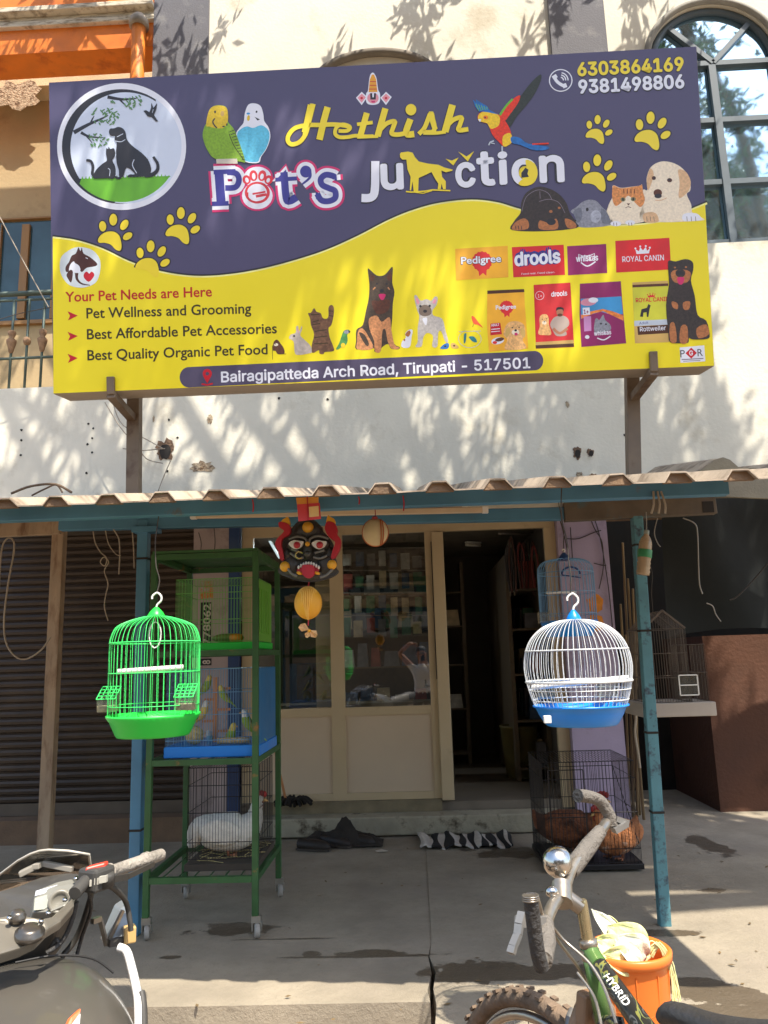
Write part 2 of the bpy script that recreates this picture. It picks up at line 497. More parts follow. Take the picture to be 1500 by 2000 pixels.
# balcony railing
m_rail = M('green_grey_iron', S(78, 92, 84), rough=.5, metal=.2, var=.15)
m_cast = M('rusty_casting', S(150, 118, 88), rough=.8, var=.3, scale=30)
rl = MB(); RY = WY+.06
za, zb_ = at(30, 574, RY).z, at(30, 700, RY).z
rl.tube([(-6, RY, za), (lx, RY, za)], .028, 8); rl.tube([(-6, RY, za-.07), (lx, RY, za-.07)], .012, 6); rl.tube([(-6, RY, zb_), (lx, RY, zb_)], .014, 6)
ro = rl.build('balcony_railing', m_rail, B)
xs = [X(p_, 650, RY) for p_ in (24, 54, 85)]
sp = xs[1]-xs[0]
for k in range(-8, 14):
    x = xs[0]+sp*k
    if x > lx-.05 or x < -4: continue
    mb = MB(); mb.mi = 0
    mb.tube([(x, RY, par), (x, RY, za-.06)], .014, 6)
    zc = at(24, 668, RY).z
    mb.mi = 1
    hgt = .07 if k % 2 else .0
    mb.lathe([(.0,-.13),(.022,-.11),(.03,-.07),(.045,-.02),(.05,.01),(.02,.04),(.035,.07),(.04,.1),(.0,.13)] if k % 2 == 0 else [(.0,-.05),(.03,-.03),(.04,.0),(.03,.03),(0,.05)], (x, RY-.005, zc), 8)
    mb.build('baluster', [m_rail, m_cast], ro)
# holes and knocked-off plaster on the wall
def hole(px, py, rx, rz, seed, deep=False, name='wall_hole'):
    p = at(px, py, WY)
    mb = MB(); mb.mi = 0
    mb.prism(blot(p.x, p.z, rx, rz, WY-.001, seed), (0, -.004, 0))
    if deep:
        mb.mi = 1; mb.prism(blot(p.x+.005, p.z-.01, rx*.62, rz*.7, WY-.0055, seed+1, 14, .15), (0, -.003, 0))
    return mb.build(name, [m_crumb if not deep else m_slot, m_dark], B)
hole(322, 880, .085, .11, 5, True)
hole(395, 912, .12, .055, 9, name='broken_plaster')
hole(1127, 884, .042, .06, 11, True); hole(1153, 884, .035, .04, 12, True); hole(1131, 928, .032, .035, 13); hole(1158, 931, .038, .03, 14, True)
hole(1108, 790, .018, .03, 15); hole(410, 818, .03, .045, 16); hole(300, 818, .01, .03, 17)
for i, (a, b) in enumerate(((42,840),(42,860),(41,889),(173,828),(182,837),(180,856),(171,868),(180,884),(169,924),(330,820),(347,855),(327,920),(640,780),(545,778),(1220,850))):
    mb = MB(); p = at(a, b, WY); mb.prism(blot(p.x, p.z, .012, .013, WY-.001, 40+i, 10, .3), (0, -.003, 0)); mb.build('drill_hole', m_dark, B)
# ---- ground floor
zt = ztop_shop
def colm(name, p0, p1, m, y0=WY-.02, y1=WY+.3, z0=.0, parent=B):
    mb = MB(); mb.box(X(p0, 1200, y0), X(p1, 1200, y0), y0, y1, z0, zt-.001)
    return mb.build(name, m, parent)
m_lilac2 = M('pinkish_paint', S(176, 160, 156), rough=.75, var=.07, scale=3, bump=.1, c2=S(140,124,118), mscale=4)
xl0, xl1 = X(376, 1200), X(447, 1200)
colL = colm('pillar', 376, 447, m_lilac2)
mb = MB(); mb.box(xl1+.002, X(468,1200), WY-.03, WY+.06, 0, zt-.001); mb.build('blue_pillar_strip', m_navy, B)
xr0, xr1 = X(1098, 1200), X(1196, 1200)
mb = MB(); mb.box(xr0, xr1, WY-.06, WY+.4, 0, zt-.001); colR = mb.build('pillar', m_lilac, B)
# shop interior shell
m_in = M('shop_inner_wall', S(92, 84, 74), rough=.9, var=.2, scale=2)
mb = MB()
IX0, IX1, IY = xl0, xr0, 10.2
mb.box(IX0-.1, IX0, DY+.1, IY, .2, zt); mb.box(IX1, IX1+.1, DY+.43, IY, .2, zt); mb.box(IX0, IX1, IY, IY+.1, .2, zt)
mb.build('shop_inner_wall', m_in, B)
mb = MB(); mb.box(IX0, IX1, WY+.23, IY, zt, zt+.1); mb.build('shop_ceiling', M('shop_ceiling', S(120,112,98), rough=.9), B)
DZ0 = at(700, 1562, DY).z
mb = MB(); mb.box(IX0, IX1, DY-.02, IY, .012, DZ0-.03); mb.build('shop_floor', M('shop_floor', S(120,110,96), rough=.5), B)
# step in front of the door
SY = gr(700, 1637).y
zs = at(700, 1597, SY).z
m_step = M('step_stone', S(162, 154, 132), rough=.85, var=.2, scale=5, bump=.4, bscale=30, c2=S(84,74,58), mask=(.56,.68), mscale=5)
mb = MB(); mb.box(xl1, X(1100, 1600, SY), SY, DY-.021, .012, zs)
bevel(mb.build('door_step', m_step, B), .012)
# roller shutter
m_shut = M('brown_shutter', S(66, 54, 43), rough=.55, metal=.3, var=.15, scale=3, c2=S(84,70,56), mask=(.5,.8), mscale=2)
mb = MB(); SH = DY-.01
x0_, x1_ = -4.4, xl0-.003
zz = .30; n = 0
prof = []
while zz < 2.66:
    prof += [(SH, zz), (SH-.016, zz+.012), (SH-.020, zz+.035), (SH-.012, zz+.055), (SH, zz+.062)]
    zz += .066
V = []
for (y, z) in prof: V += [(x0_, y, z), (x1_, y, z)]
mb.add(V, [(2*i, 2*i+1, 2*i+3, 2*i+2) for i in range(len(prof)-1)], False)
mb.build('roller_shutter', m_shut, B, fix=False)
mb = MB(); mb.box(x0_, x1_, SH-.03, SH+.02, .2, .30); mb.build('shutter_rail', M('shutter_rail', S(96,84,70), rough=.6), B)
mb = MB(); mb.box(-4.4, x1_, SH-.22, SH+.3, .0, .195); mb.build('plinth', M('plinth_brown', S(120,96,74), rough=.9, var=.2, bump=.3), B)
mb = MB(); mb.box(-4.6, x1_, SH-.02, WY+.3, 2.662, zt-.001); mb.build('shutter_box', M('shutter_box', S(74,66,58), rough=.7), B)
mb = MB(); mb.box(-6, -4.4, WY, WY+.3, 0, zt-.001); mb.build('side_pier', m_wall, B)

# glazed front
m_alu = M('cream_aluminium', S(196, 176, 140), rough=.45, var=.06, scale=3, c2=S(160,140,108), mask=(.6,.8), mscale=4)
m_pan = M('cream_panel', S(204, 184, 156), rough=.55, var=.05, scale=2)
m_gls = glass('shop_glass', base=.2, blend=.34, tint=(.72,.76,.72))
def dbox(mb, px0, py0, px1, py1, y0, y1):
    a = at(px0, py1, DY); b = at(px1, py0, DY)
    mb.box(a.x, b.x, y0, y1, a.z, b.z)
D = MB()
yl, yr = DY-.03, DY+.03
zh0, zh1 = at(760, 1042, DY).z, at(760, 1012, DY).z
xa, xb = xl1+.11, xr0-.003
xd = at(852, 1300, DY).x                    # post between fixed glazing and doorway
D.box(xa, xb, yl, yr, zh0, zt-.002)          # header
for (x, w) in ((xa, .1), (at(660,1300,DY).x-.06, .12), (xd-.06, .1)):
    D.box(x, x+w, yl, yr, DZ0, zh0-.001)
D.box(xb-.1, xb, yl, yr, zs+.002, zh0-.001)
zt1 = at(760, 1384, DY).z
D.box(xa+.101, xd-.061, yl+.002, yr-.002, zt1-.05, zt1+.02)
D.box(xa+.101, xd-.061, yl+.002, yr-.002, DZ0, DZ0+.06)
SF = D.build('shop_front_frame', m_alu, B)
mb = MB()
mb.box(xa+.1, xd-.06, DY-.012, DY+.012, DZ0+.061, zt1-.051); mb.build('lower_panel', m_pan, SF)
mb = MB()
mb.add([(xa+.1,DY,zt1+.021),(xd-.06,DY,zt1+.021),(xd-.06,DY,zh0),(xa+.1,DY,zh0)], [(0,1,2,3)]); mb.build('glass_pane', m_gls, SF)
mb = MB(); mb.box(xa+.1, xd-.0, DY-.06, DY+.06, zs+.001, DZ0-.001); mb.build('threshold', M('threshold_stone', S(130,118,92), rough=.8, var=.25, bump=.3), SF)
# sliding door leaf pushed left, its stile shows beside the opening
mb = MB()
xs0 = at(846, 1300, DY).x+.05
dl = MB()
dl.box(xs0-.02, xs0+.085, DY-.075, DY-.035, DZ0-.01, zh0-.01)
bevel(dl.build('sliding_door', m_alu, B), .006)
dd = MB(); dd.box(xs0-.028, xs0-.021, DY-.07, DY-.04, DZ0+1.0, zh0-.1); dd.build('door_groove', m_dark, B)
# inner sliding leaf behind the left pane
mb = MB(); q0, q1 = at(618,1300,DY+.08).x, at(648,1300,DY+.08).x
mb.box(q0, q1, DY+.06, DY+.1, DZ0+.6, zh0); mb.build('inner_door_stile', m_alu, B)
# ================================================================== canopy
CY = 3.01                                            # front edge of the sheet roof
def cz(Y): return EYE+.2165*Y                        # plane of the roof, rising to the wall
CT = thing('sheet_canopy', (0, 4.5, 0), 'corrugated sheet canopy on blue beams and rusty blue posts over the shop front', 'canopy')
m_sheet = M('fibre_sheet', S(172, 156, 136), rough=.85, metal=0, var=.16, scale=4, bump=.15, c2=S(96,80,64), mask=(.48,.68), mscale=5)
m_blue = M('blue_paint_worn', S(74, 124, 152), rough=.5, var=.12, scale=6, c2=S(112,92,70), mask=(.62,.72), mscale=5)
m_teal = M('teal_paint_worn', S(84, 132, 140), rough=.6, var=.15, scale=8, c2=S(60,72,84), mask=(.52,.66), mscale=22)
def sheet(x0, x1, y0, y1, zf, pitch, h, thick=.006, skew=0., sag=.01):
    V = []; n = 0; xs = []
    x = x0
    while x < x1:
        for (dx, dz) in ((0,0),(.50,0),(.62,1),(.86,1)):
            xs.append((x+dx*pitch, dz*h))
        x += pitch
    ys = [y0+(y1-y0)*i/4 for i in range(5)]
    mb = MB()
    rnd = random.Random(3)
    off = [rnd.uniform(-sag, sag) for _ in xs]
    for lay in (0, thick):
        for y in ys:
            for i, (xx, dz) in enumerate(xs):
                V.append((xx, (y+off[i]+skew*(xx+1) if y == y0 else y), zf(y+(skew*(xx+1) if y == y0 else 0))+dz+lay+off[i]*.35))
    k = len(xs); F = []
    for lay in (0, 1):
        b = lay*k*5
        for j in range(4):
            for i in range(k-1):
                F.append((b+j*k+i, b+j*k+i+1, b+(j+1)*k+i+1, b+(j+1)*k+i))
    for i in range(k-1):
        F.append((i, i+1, 5*k+i+1, 5*k+i)); F.append((4*k+i, 4*k+i+1, 9*k+i+1, 9*k+i))
    for j in range(4):
        F.append((j*k, (j+1)*k, 5*k+(j+1)*k, 5*k+j*k)); F.append((j*k+k-1, (j+1)*k+k-1, 5*k+(j+1)*k+k-1, 5*k+j*k+k-1))
    mb.add(V, F)
    return mb
pitch = (at(905,950,CY).x-at(795,950,CY).x)
CXR = 1.98
xst = at(235, 965, CY).x-12*pitch
sheet(xst, CXR-pitch*.3, CY, WY-.02, cz, pitch, .036, skew=-.07).build('roof_sheet', m_sheet, CT)
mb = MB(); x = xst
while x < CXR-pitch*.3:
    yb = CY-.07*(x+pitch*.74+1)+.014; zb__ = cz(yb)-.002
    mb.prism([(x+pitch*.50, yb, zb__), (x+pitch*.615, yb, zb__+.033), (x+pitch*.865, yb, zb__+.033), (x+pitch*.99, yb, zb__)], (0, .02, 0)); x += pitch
mb.build('rib_hollow_shade', M('rib_shade_brown', S(122,98,74), rough=.95, var=.25, scale=12, bump=.4), CT)  # brown caps painted in for the shade inside the hollow ribs
def beam(name, pts, Y, h, d, m, parent=CT, hollow=False):
    a, b = at(*pts[0], Y), at(*pts[1], Y)
    mb = MB(); mb.bar(a, b, d, h, (0,0,1)); return bevel(mb.build(name, m, parent), .004)
BYF = 3.20
a = Vector((-4, BYF, cz(BYF)-.034)); b = Vector((at(1422,975,BYF).x, BYF, cz(BYF)-.034))
mb = MB(); mb.bar(a, b, .05, .064); bevel(mb.build('front_beam', m_blue, CT), .004)
PY = 4.53
m_rust = M('rusty_beam', S(96, 86, 74), rough=.8, var=.25, scale=9, c2=S(70,104,112), mask=(.55,.68), mscale=4)
beam('rear_beam', ((118, 1025), (1100, 1004)), PY, .075, .06, m_blue)
o = beam('rear_beam', ((1101, 1001), (1396, 986)), PY-.02, .112, .06, m_rust)
mb = MB(); p = at(1382, 990, PY-.052); mb.box(p.x-.03, p.x+.035, PY-.0535, PY-.0515, p.z-.033, p.z+.033); mb.build('beam_opening', m_dark, CT)
# posts
def post(name, pt, pb, wpx, m, joints=()):
    Y = gr(*pb).y; a = at(*pt, Y); b = gr(*pb)
    w = wpx/FPX*Y; mb = MB()
    mb.bar(b, a, w, w, (0,1,0)); o = bevel(mb.build(name, m, CT), .005)
    for j in joints:
        q = at(pb[0]+(pt[0]-pb[0])*(pb[1]-j)/(pb[1]-pt[1]), j, Y)
        k = MB(); k.box(q.x-w/2-.003, q.x+w/2+.003, q.y-w/2-.003, q.y+w/2+.003, q.z-.006, q.z+.006); k.build('wire_tie', m_dark, o)
    return o
postL = post('post', (282, 1016), (262, 1826), 21, m_blue, (1092, 1620))
postR = post('post', (1243, 1008), (1298, 1808), 20, m_teal, (1065, 1232, 1430, 1585))
mb = MB(); q = at(283, 1034, PY-.04); mb.box(q.x-.075, q.x+.075, PY-.06, PY+.04, q.z-.016, q.z+.016); mb.build('post_cap', m_blue, CT)
# purlins under the roof sheet
for Y in (4.53, 5.7, 6.7):
    mb = MB(); mb.box(-4, CXR-.1, Y-.025, Y+.025, cz(Y)-.065, cz(Y)-.008); mb.build('purlin', m_rust, CT)

# cream timber frame of the neighbouring shed on the left
m_cream = M('cream_timber', S(176, 152, 124), rough=.8, var=.15, scale=10, c2=S(130,100,74), mask=(.52,.7), mscale=12, stretch=(1,1,.25), bump=.2)
NF = thing('timber_frame', (-2.9, 5.5, 0), 'weathered cream timber post and crossbeam standing left of the blue post', 'frame')
pb = gr(86, 1690); Yp = pb.y
mb = MB(); mb.bar(pb, at(117, 1036, Yp), .094, .08, (0,1,0)); bevel(mb.build('post', m_cream, NF), .004)
mb = MB(); mb.bar(at(-700, 1066, Yp-.05), at(119, 1028, Yp-.05), .06, .13); bevel(mb.build('crossbeam', m_cream, NF), .004)
mb = MB(); mb.bar(at(-500, 1000, Yp-.6), at(45, 992, Yp-.6), .2, .05); mb.build('old_board', M('old_board', S(150,112,80), rough=.95, var=.4, scale=20, bump=.7), NF)

# ================================================================== right side: alley
AL = thing('side_building', (3.2, 7, 0), 'dim brown rendered side wall of the neighbouring house right of the shop', 'building')
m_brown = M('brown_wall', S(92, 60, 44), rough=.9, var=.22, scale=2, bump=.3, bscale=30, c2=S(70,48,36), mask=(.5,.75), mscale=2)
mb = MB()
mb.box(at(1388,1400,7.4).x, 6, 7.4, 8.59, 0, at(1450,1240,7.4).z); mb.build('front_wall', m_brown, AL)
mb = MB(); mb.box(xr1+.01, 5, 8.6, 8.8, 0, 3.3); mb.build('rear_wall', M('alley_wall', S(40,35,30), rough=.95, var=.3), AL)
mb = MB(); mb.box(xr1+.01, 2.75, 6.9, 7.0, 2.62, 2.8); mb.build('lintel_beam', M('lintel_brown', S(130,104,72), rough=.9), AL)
# tarpaulin hung over the wall
m_tarp = M('dark_tarpaulin', S(26, 30, 28), rough=.8, var=.2, scale=2, bump=.2, bscale=8)
zt0, zt1_ = at(1450,1238,6.6).z, at(1450,985,6.6).z+.06
TP = MB(); V = []; nx, nz = 30, 16
for j in range(nz+1):
    for i in range(nx+1):
        u, v = i/nx, j/nz
        x = at(1292,1100,6.7).x+u*3.4
        Y = 6.72-.10*v-.10*math.sin(u*5+.6)*(.3+v*.7)+.03*math.sin(u*23+v*4)
        V.append((x, Y, zt0+(zt1_-zt0)*v+.05*math.sin(u*9)*(1-v)))
TP.add(V, [(j*(nx+1)+i, j*(nx+1)+i+1, (j+1)*(nx+1)+i+1, (j+1)*(nx+1)+i) for j in range(nz) for i in range(nx)], True)
o = TP.build('tarpaulin', m_tarp, fix=False)
tag(o, 'dark greenish tarpaulin hung above the brown side wall', 'tarpaulin')
# second sheet roof over the alley
NR = thing('side_roof', (3.4, 5.4, 2.6), 'grey ribbed roof sheet behind the right end of the canopy', 'roof sheet')
pts = [at(x, y, 5.0) for x, y in ((1300,952),(1338,932),(1372,916),(1398,897),(1412,893),(1426,898),(1442,912),(1500,917),(1570,914),(1600,896),(1616,894),(1650,912),(1780,915),(1780,985),(1300,965))]
mb = MB(); mb.prism(pts, (0, .03, 0)); mb.build('rib_end_plate', M('grey_sheet', S(140,132,112), rough=.8, var=.2, scale=5, bump=.2), NR)  # added flat plate, stands in for the sheet's rib ends and underside
V = [p_+Vector((0,.032,.004)) for p_ in pts[:13]]; k = len(V); V = V+[v+Vector((0,1.2,.25)) for v in V]
mb = MB(); mb.add(V, [(i, i+1, k+i+1, k+i) for i in range(k-1)]); o_ = mb.build('roof_sheet', m_sheet, NR, fix=False); sm = o_.modifiers.new('t','SOLIDIFY'); sm.thickness = .006
mb = MB(); a = at(1310, 950, 5.4); mb.bar(a+Vector((.0,.2,-.02)), a+Vector((2.2,.2,-.03)), .05, .07); mb.build('roof_batten', m_rust, NR)
mb = MB(); mb.bar((3.9, 5.6, 0), (3.9, 5.6, 2.75), .07, .07); mb.build('roof_post', m_rust, NR)

# ================================================================== street behind the camera
m_leaf = M('leaf_green', (.075, .115, .03), rough=.5, var=.4, scale=3)
m_bark = M('bark', S(104, 86, 68), rough=.95, var=.3, scale=12, bump=.8, bscale=30)
def leaf(mb, p, d, L, w, rnd):
    d = d.normalized(); s = d.cross(Vector((rnd.uniform(-1,1), rnd.uniform(-1,1), rnd.uniform(-1,1))))
    if s.length < 1e-3: return
    s.normalize()
    mb.add([p, p+d*L*.45+s*w, p+d*L, p+d*L*.45-s*w], [(0,1,2,3)])
def tree(base, top, targets, label, leafs=(9,14), sprays=18, spread=.75, L=.12, rt=.2, seed=1, group=None, lw=.017):
    rnd = random.Random(seed)
    zmin = lambda q: q.z < 2.0+.9*q.y
    T = thing('tree', base, label, 'tree', group)
    tm = MB(); base = Vector(base); top = Vector(top)
    pts = crv([base, base.lerp(top,.35)+Vector((.12,.1,0)), base.lerp(top,.7)+Vector((-.1,.05,0)), top], 5)
    tm.tube(pts, [rt*(1-.45*i/(len(pts)-1)) for i in range(len(pts))], 10)
    lf = MB()
    for t in targets:
        t = Vector(t)
        mid = top.lerp(t, .5)+Vector((rnd.uniform(-.4,.4), rnd.uniform(-.4,.4), .45))
        pp = crv([top-Vector((0,0,.3)), mid, t], 6)
        tm.tube(pp, [rt*.42*(1-.86*i/(len(pp)-1)) for i in range(len(pp))], 6)
        for k in range(sprays):
            q = pp[rnd.randrange(max(1, len(pp)//3), len(pp))]
            d = Vector((rnd.gauss(0,1), rnd.gauss(0,1), rnd.gauss(-.05,.6))).normalized()
            e = q+d*spread*rnd.uniform(.5, 1.7)+Vector((0,0,-.2))
            gx, gy = e.x-SUN.x/SUN.z*e.z, e.y-SUN.y/SUN.z*e.z
            if (-2.6 < gx < 2.9 and .5 < gy < 4.45) or (1.0 < gx < 3.2 and .5 < gy < 6.2) or (e.y > 0 and e.z < 2.2+.9*e.y): continue
            tw = crv([q, q.lerp(e,.5)+Vector((0,0,.12)), e], 4)
            tm.tube(tw, [.016, .014, .012, .010, .009, .007, .006, .005, .004], 4, caps=False)
            for s_ in range(len(tw)):
                for _ in range(rnd.randint(*leafs)//3):
                    dd = (tw[min(s_+1,len(tw)-1)]-tw[max(s_-1,0)]).normalized()+Vector((rnd.gauss(0,.7), rnd.gauss(0,.7), rnd.gauss(-.15,.35)))
                    leaf(lf, tw[s_]+Vector((rnd.gauss(0,.05), rnd.gauss(0,.05), rnd.gauss(0,.05))), dd, L*rnd.uniform(.7,1.3), L*lw/.12*rnd.uniform(.8,1.3), rnd)
    tm.build('trunk', m_bark, T, fix=False)
    lf.build('crown', m_leaf, T, fix=False)
    return T
rnd = random.Random(21)
tg = []
for i in range(60):
    x = -5.0+8.2*rnd.random(); y = rnd.uniform(4.2, 6.5) if i % 4 < 3 else rnd.uniform(.9, 2.9)
    z = max(7.0, 2.7+.9*y)+rnd.uniform(0, 1.5)
    # stay off the sunlight that reaches the forecourt
    tg.append((x, y, z))
for i in range(14):
    tg.append((rnd.uniform(6.4, 9.8), rnd.uniform(-3.5, 1), rnd.uniform(7.5, 11)))
tree((6.6, .4, -.12), (6.2, 1.9, 7.4), tg, 'tall street tree arching over the shop front with fine leaves', seed=4, rt=.26, sprays=24, L=.15, lw=.018, spread=.38)
def far_tree(x, y, h, label, seed):
    rnd = random.Random(seed)
    t = [(x+rnd.gauss(0,1.7), y+rnd.gauss(0,1.3), h*.45+rnd.uniform(0,h*.55)) for _ in range(26)]
    return tree((x, y, -.12), (x+.2, y, h*.42), t, label, seed=seed, L=.3, leafs=(9,12), spread=.9, sprays=12, rt=.22, lw=.04)
far_tree(-5.5, -11, 7.5, 'leafy tree across the road behind the parked scooters', 31)
far_tree(1.5, -12.5, 8.5, 'broad tree across the road opposite the shop door', 32)
far_tree(8.5, -10.5, 7, 'smaller tree across the road at the compound wall end', 33)
cw = thing('compound_wall', (0, -14, 0), 'grey brown compound wall across the road', 'wall')
mb = MB(); mb.box(-30, 30, -14.2, -14, -.12, 2.2); mb.build('wall_face', M('compound_wall', S(120,106,88), rough=.9, var=.2, bump=.3), cw)
mb = MB(); mb.box(-30, 30, -14.25, -13.95, 2.202, 2.3); mb.build('coping', M('coping', S(140,130,112), rough=.9), cw)
hb = thing('house', (0, -20, 0), 'pale two storey house across the road behind the compound wall', 'house')
mb = MB(); mb.box(-16, 16, -26, -18, -.12, 7.5); mb.build('wall', M('far_house', S(170,158,140), rough=.9, var=.1), hb)
mb = MB(); mb.box(-16.4, 16.4, -26.4, -17.6, 7.502, 7.8); mb.build('roof', M('far_roof', S(120,112,104), rough=.9), hb)
for x in (-12, -6, 0, 6, 12):
    for z in (1.2, 4.6):
        mb = MB(); mb.box(x-.8, x+.8, -17.998, -17.95, z, z+1.5); mb.build('window', M('far_window', S(50,56,60), rough=.2), hb)
# ================================================================== sign board
bl, br = at(103, 770, 3.75), at(1395, 715, 3.75)
tl, tr_ = at(95, 160, 3.515), at(1362, 90, 3.515)
sO = (bl+br+tl+tr_)/4
sU = ((br-bl).normalized()+(tr_-tl).normalized()).normalized()
sV = ((tl-bl)+(tr_-br)); sV = (sV-sU*sV.dot(sU)).normalized()
sN = sU.cross(sV).normalized()                        # outwards, towards the street
if sN.y > 0: sN = -sN
hw = ((br-bl).length+(tr_-tl).length)/4; hh = ((tl-bl).length+(tr_-br).length)/4
def s2(px, py):
    """picture point -> (u, v) on the sign face"""
    d = (px-750)/FPX*c_r-(py-1000)/FPX*c_u+c_f
    e = Vector((0,0,EYE)); t = (sO-e).dot(sN)/d.dot(sN); q = e+d*t-sO
    return q.dot(sU), q.dot(sV)
LAY = [0.0004]
def s3(u, v, k): return sO+sU*u+sV*v+sN*k
def nextk():
    LAY[0] += .00002
    return LAY[0]
SG = thing('shop_sign', sO-sV*hh, 'large purple and yellow pet shop sign board with animal pictures above the canopy', 'sign')
m_sside = M('sign_side', S(150, 136, 118), rough=.7, var=.08)
m_purple = P('print_purple', (82, 77, 106), rough=.42, var=.06, scale=1.5, spec=.4, bump=.35, bscale=1.6)
m_yel = P('print_yellow', (240, 222, 38), rough=.42, var=.04, scale=1.5, spec=.4, bump=.35, bscale=1.6)
m_yel2 = P('print_yellow_lettering', (238, 214, 40), rough=.42, var=.03)
m_wht = P('print_white', (228, 230, 238), rough=.42, var=.03)
m_blk = P('print_dark', (44, 40, 42), rough=.42, var=.05)
m_red = P('print_red', (196, 28, 42), rough=.42, var=.05)
m_blu = P('print_blue', (62, 58, 140), rough=.42, var=.05)
m_mag = P('print_magenta', (206, 44, 104), rough=.42, var=.05)
m_grn = P('print_green', (104, 176, 38), rough=.42, var=.08)
SD = .20
mb = MB()
c0 = sO-sN*SD/2
mb.obox(c0, sU*hw, sV*hh, sN*SD/2)
bevel(mb.build('sign_box', m_sside, SG), .006)
class Art(MB):
    """flat print: each shape lies a hair above the last"""
    def __init__(s, mats, base=None):
        super().__init__(); LAY[0] = base or .0012; s.mats = mats; s.ix = {m.name: i for i, m in enumerate(mats)}
    def use(s, m):
        if m.name not in s.ix: s.ix[m.name] = len(s.mats); s.mats.append(m)
        s.mi = s.ix[m.name]
    def uv(s, pts, m):
        s.use(m); k = nextk(); s.flat([s3(u, v, k) for u, v in pts])
    def poly(s, pts, m, smooth=0, T=None):
        if smooth: pts = [(p.x, p.y) for p in crv([(a, b, 0) for a, b in pts], smooth, True)]
        if T: pts = [T(*p) for p in pts]
        s.uv([s2(*p) for p in pts], m)
    def ellipse(s, cx, cy, rx, ry, m, rot=0, n=26, T=None):
        ca, sa = math.cos(rot), math.sin(rot)
        s.poly([(cx+rx*math.cos(t)*ca-ry*math.sin(t)*sa, cy+rx*math.cos(t)*sa+ry*math.sin(t)*ca) for t in [2*PI*i/n for i in range(n)]], m, 0, T)
    def line(s, pts, w, m, T=None, smooth=0, taper=None):
        if smooth: pts = [(p.x, p.y) for p in crv([(a, b, 0) for a, b in pts], smooth)]
        L = []; Rr = []; n = len(pts)
        for i, p in enumerate(pts):
            a = pts[max(i-1,0)]; b = pts[min(i+1,n-1)]
            dx, dy = b[0]-a[0], b[1]-a[1]; l = math.hypot(dx, dy) or 1
            ww = w*(1 if taper is None else taper[0]+(taper[1]-taper[0])*i/(n-1))/2
            L.append((p[0]-dy/l*ww, p[1]+dx/l*ww)); Rr.append((p[0]+dy/l*ww, p[1]-dx/l*ww))
        s.use(m); k = nextk()
        q = lambda p: s3(*s2(*(T(*p) if T else p)), k)
        s.add([q(p) for p in L]+[q(p) for p in Rr], [(i, i+1, n+i+1, n+i) for i in range(n-1)])
    def done(s, name): return s.build(name, s.mats, SG, fix=False)

FONT = None
try:
    fp = os.path.join(bpy.utils.system_resource('DATAFILES', path='fonts'), 'Inter.woff2')
    if os.path.exists(fp): FONT = bpy.data.fonts.load(fp)
except Exception:
    FONT = None
def glyphs(s, bold=0., shear=0., font='inter'):
    cu = bpy.data.curves.new('tmp_text', 'FONT')
    cu.body = s; cu.offset = bold; cu.shear = shear; cu.resolution_u = 3
    if font == 'inter' and FONT: cu.font = FONT
    o = bpy.data.objects.new('tmp_text', cu); col.objects.link(o)
    dg = bpy.context.evaluated_depsgraph_get()
    me = bpy.data.meshes.new_from_object(o.evaluated_get(dg))
    V = [(v.co.x, v.co.y) for v in me.vertices]; F = [tuple(p.vertices) for p in me.polygons]
    bpy.data.objects.remove(o); bpy.data.curves.remove(cu); bpy.data.meshes.remove(me)
    return V, F
def bounds(V):
    return min(v[0] for v in V), max(v[0] for v in V), min(v[1] for v in V), max(v[1] for v in V)
def text(art, s, p0, p1, h, m, bold=.0, shear=0., font='inter', ref=None, fr=3):
    """lettering from baseline-left p0 to baseline-right p1 (picture px), capitals h px high; h measured on ref ('H').
    Bold strokes are built from copies set a little around the outline, each a hair above the last."""
    V, F = glyphs(s, 0, shear, font)
    x0, x1, _, _ = bounds(V)
    RV, _ = glyphs(ref or 'H', 0, 0, font)
    _, _, _, ht = bounds(RV)
    a, b = s2(*p0), s2(*p1)
    up = s2(p0[0], p0[1]-h); vy = (up[1]-a[1])/ht
    g = bold*vy
    ln_ = math.hypot(b[0]-a[0], b[1]-a[1]); q = (ln_-2*g)/ln_
    ex = ((b[0]-a[0])/(x1-x0)*q, (b[1]-a[1])/(x1-x0)*q)
    art.use(m)
    offs = [(0, 0)] if bold < .003 else [(math.cos(PI*i/4), math.sin(PI*i/4)) for i in range(8)]
    for ox, oy in offs:
        k = nextk()
        art.add([s3(a[0]+g+ox*g+(x-x0)*ex[0], a[1]+g*.6+oy*g+(x-x0)*ex[1]+y*vy, k) for x, y in V], F)

def Zm(ox, oy, sc_): return lambda x, y: (ox+x/sc_, oy+y/sc_)

# ---- field colours: purple above, yellow below a wave
A = Art([m_purple], .0003)
e = .003
A.uv([(-hw+e,-hh+e),(hw-e,-hh+e),(hw-e,hh-e),(-hw+e,hh-e)], m_purple)
A.done('printed_panel')
wave = [(103,463),(150,470),(200,486),(250,510),(300,527),(350,537),(400,540),(460,535),(520,524),(580,508),(640,488),(700,461),(760,430),(810,410),(860,397),(920,391),(970,396),(1015,409),(1100,430),(1200,440),(1290,432),(1335,415),(1381,396)]
wv = [(p.x, p.y) for p in crv([(a, b, 0) for a, b in wave], 5)]
A = Art([m_yel], .0006)
A.line([(x, y-2) for x, y in wv], 5, m_blk)
A.line([(x, y+1) for x, y in wv], 4, P('print_pale_edge', (240,236,150)))
fb = [s2(x, y+2) for x, y in wv]
fb = [(max(-hw+e, min(hw-e, u)), v) for u, v in fb]
A.uv(fb+[(hw-e,-hh+e),(-hw+e,-hh+e)], m_yel)
A.done('yellow_wave')

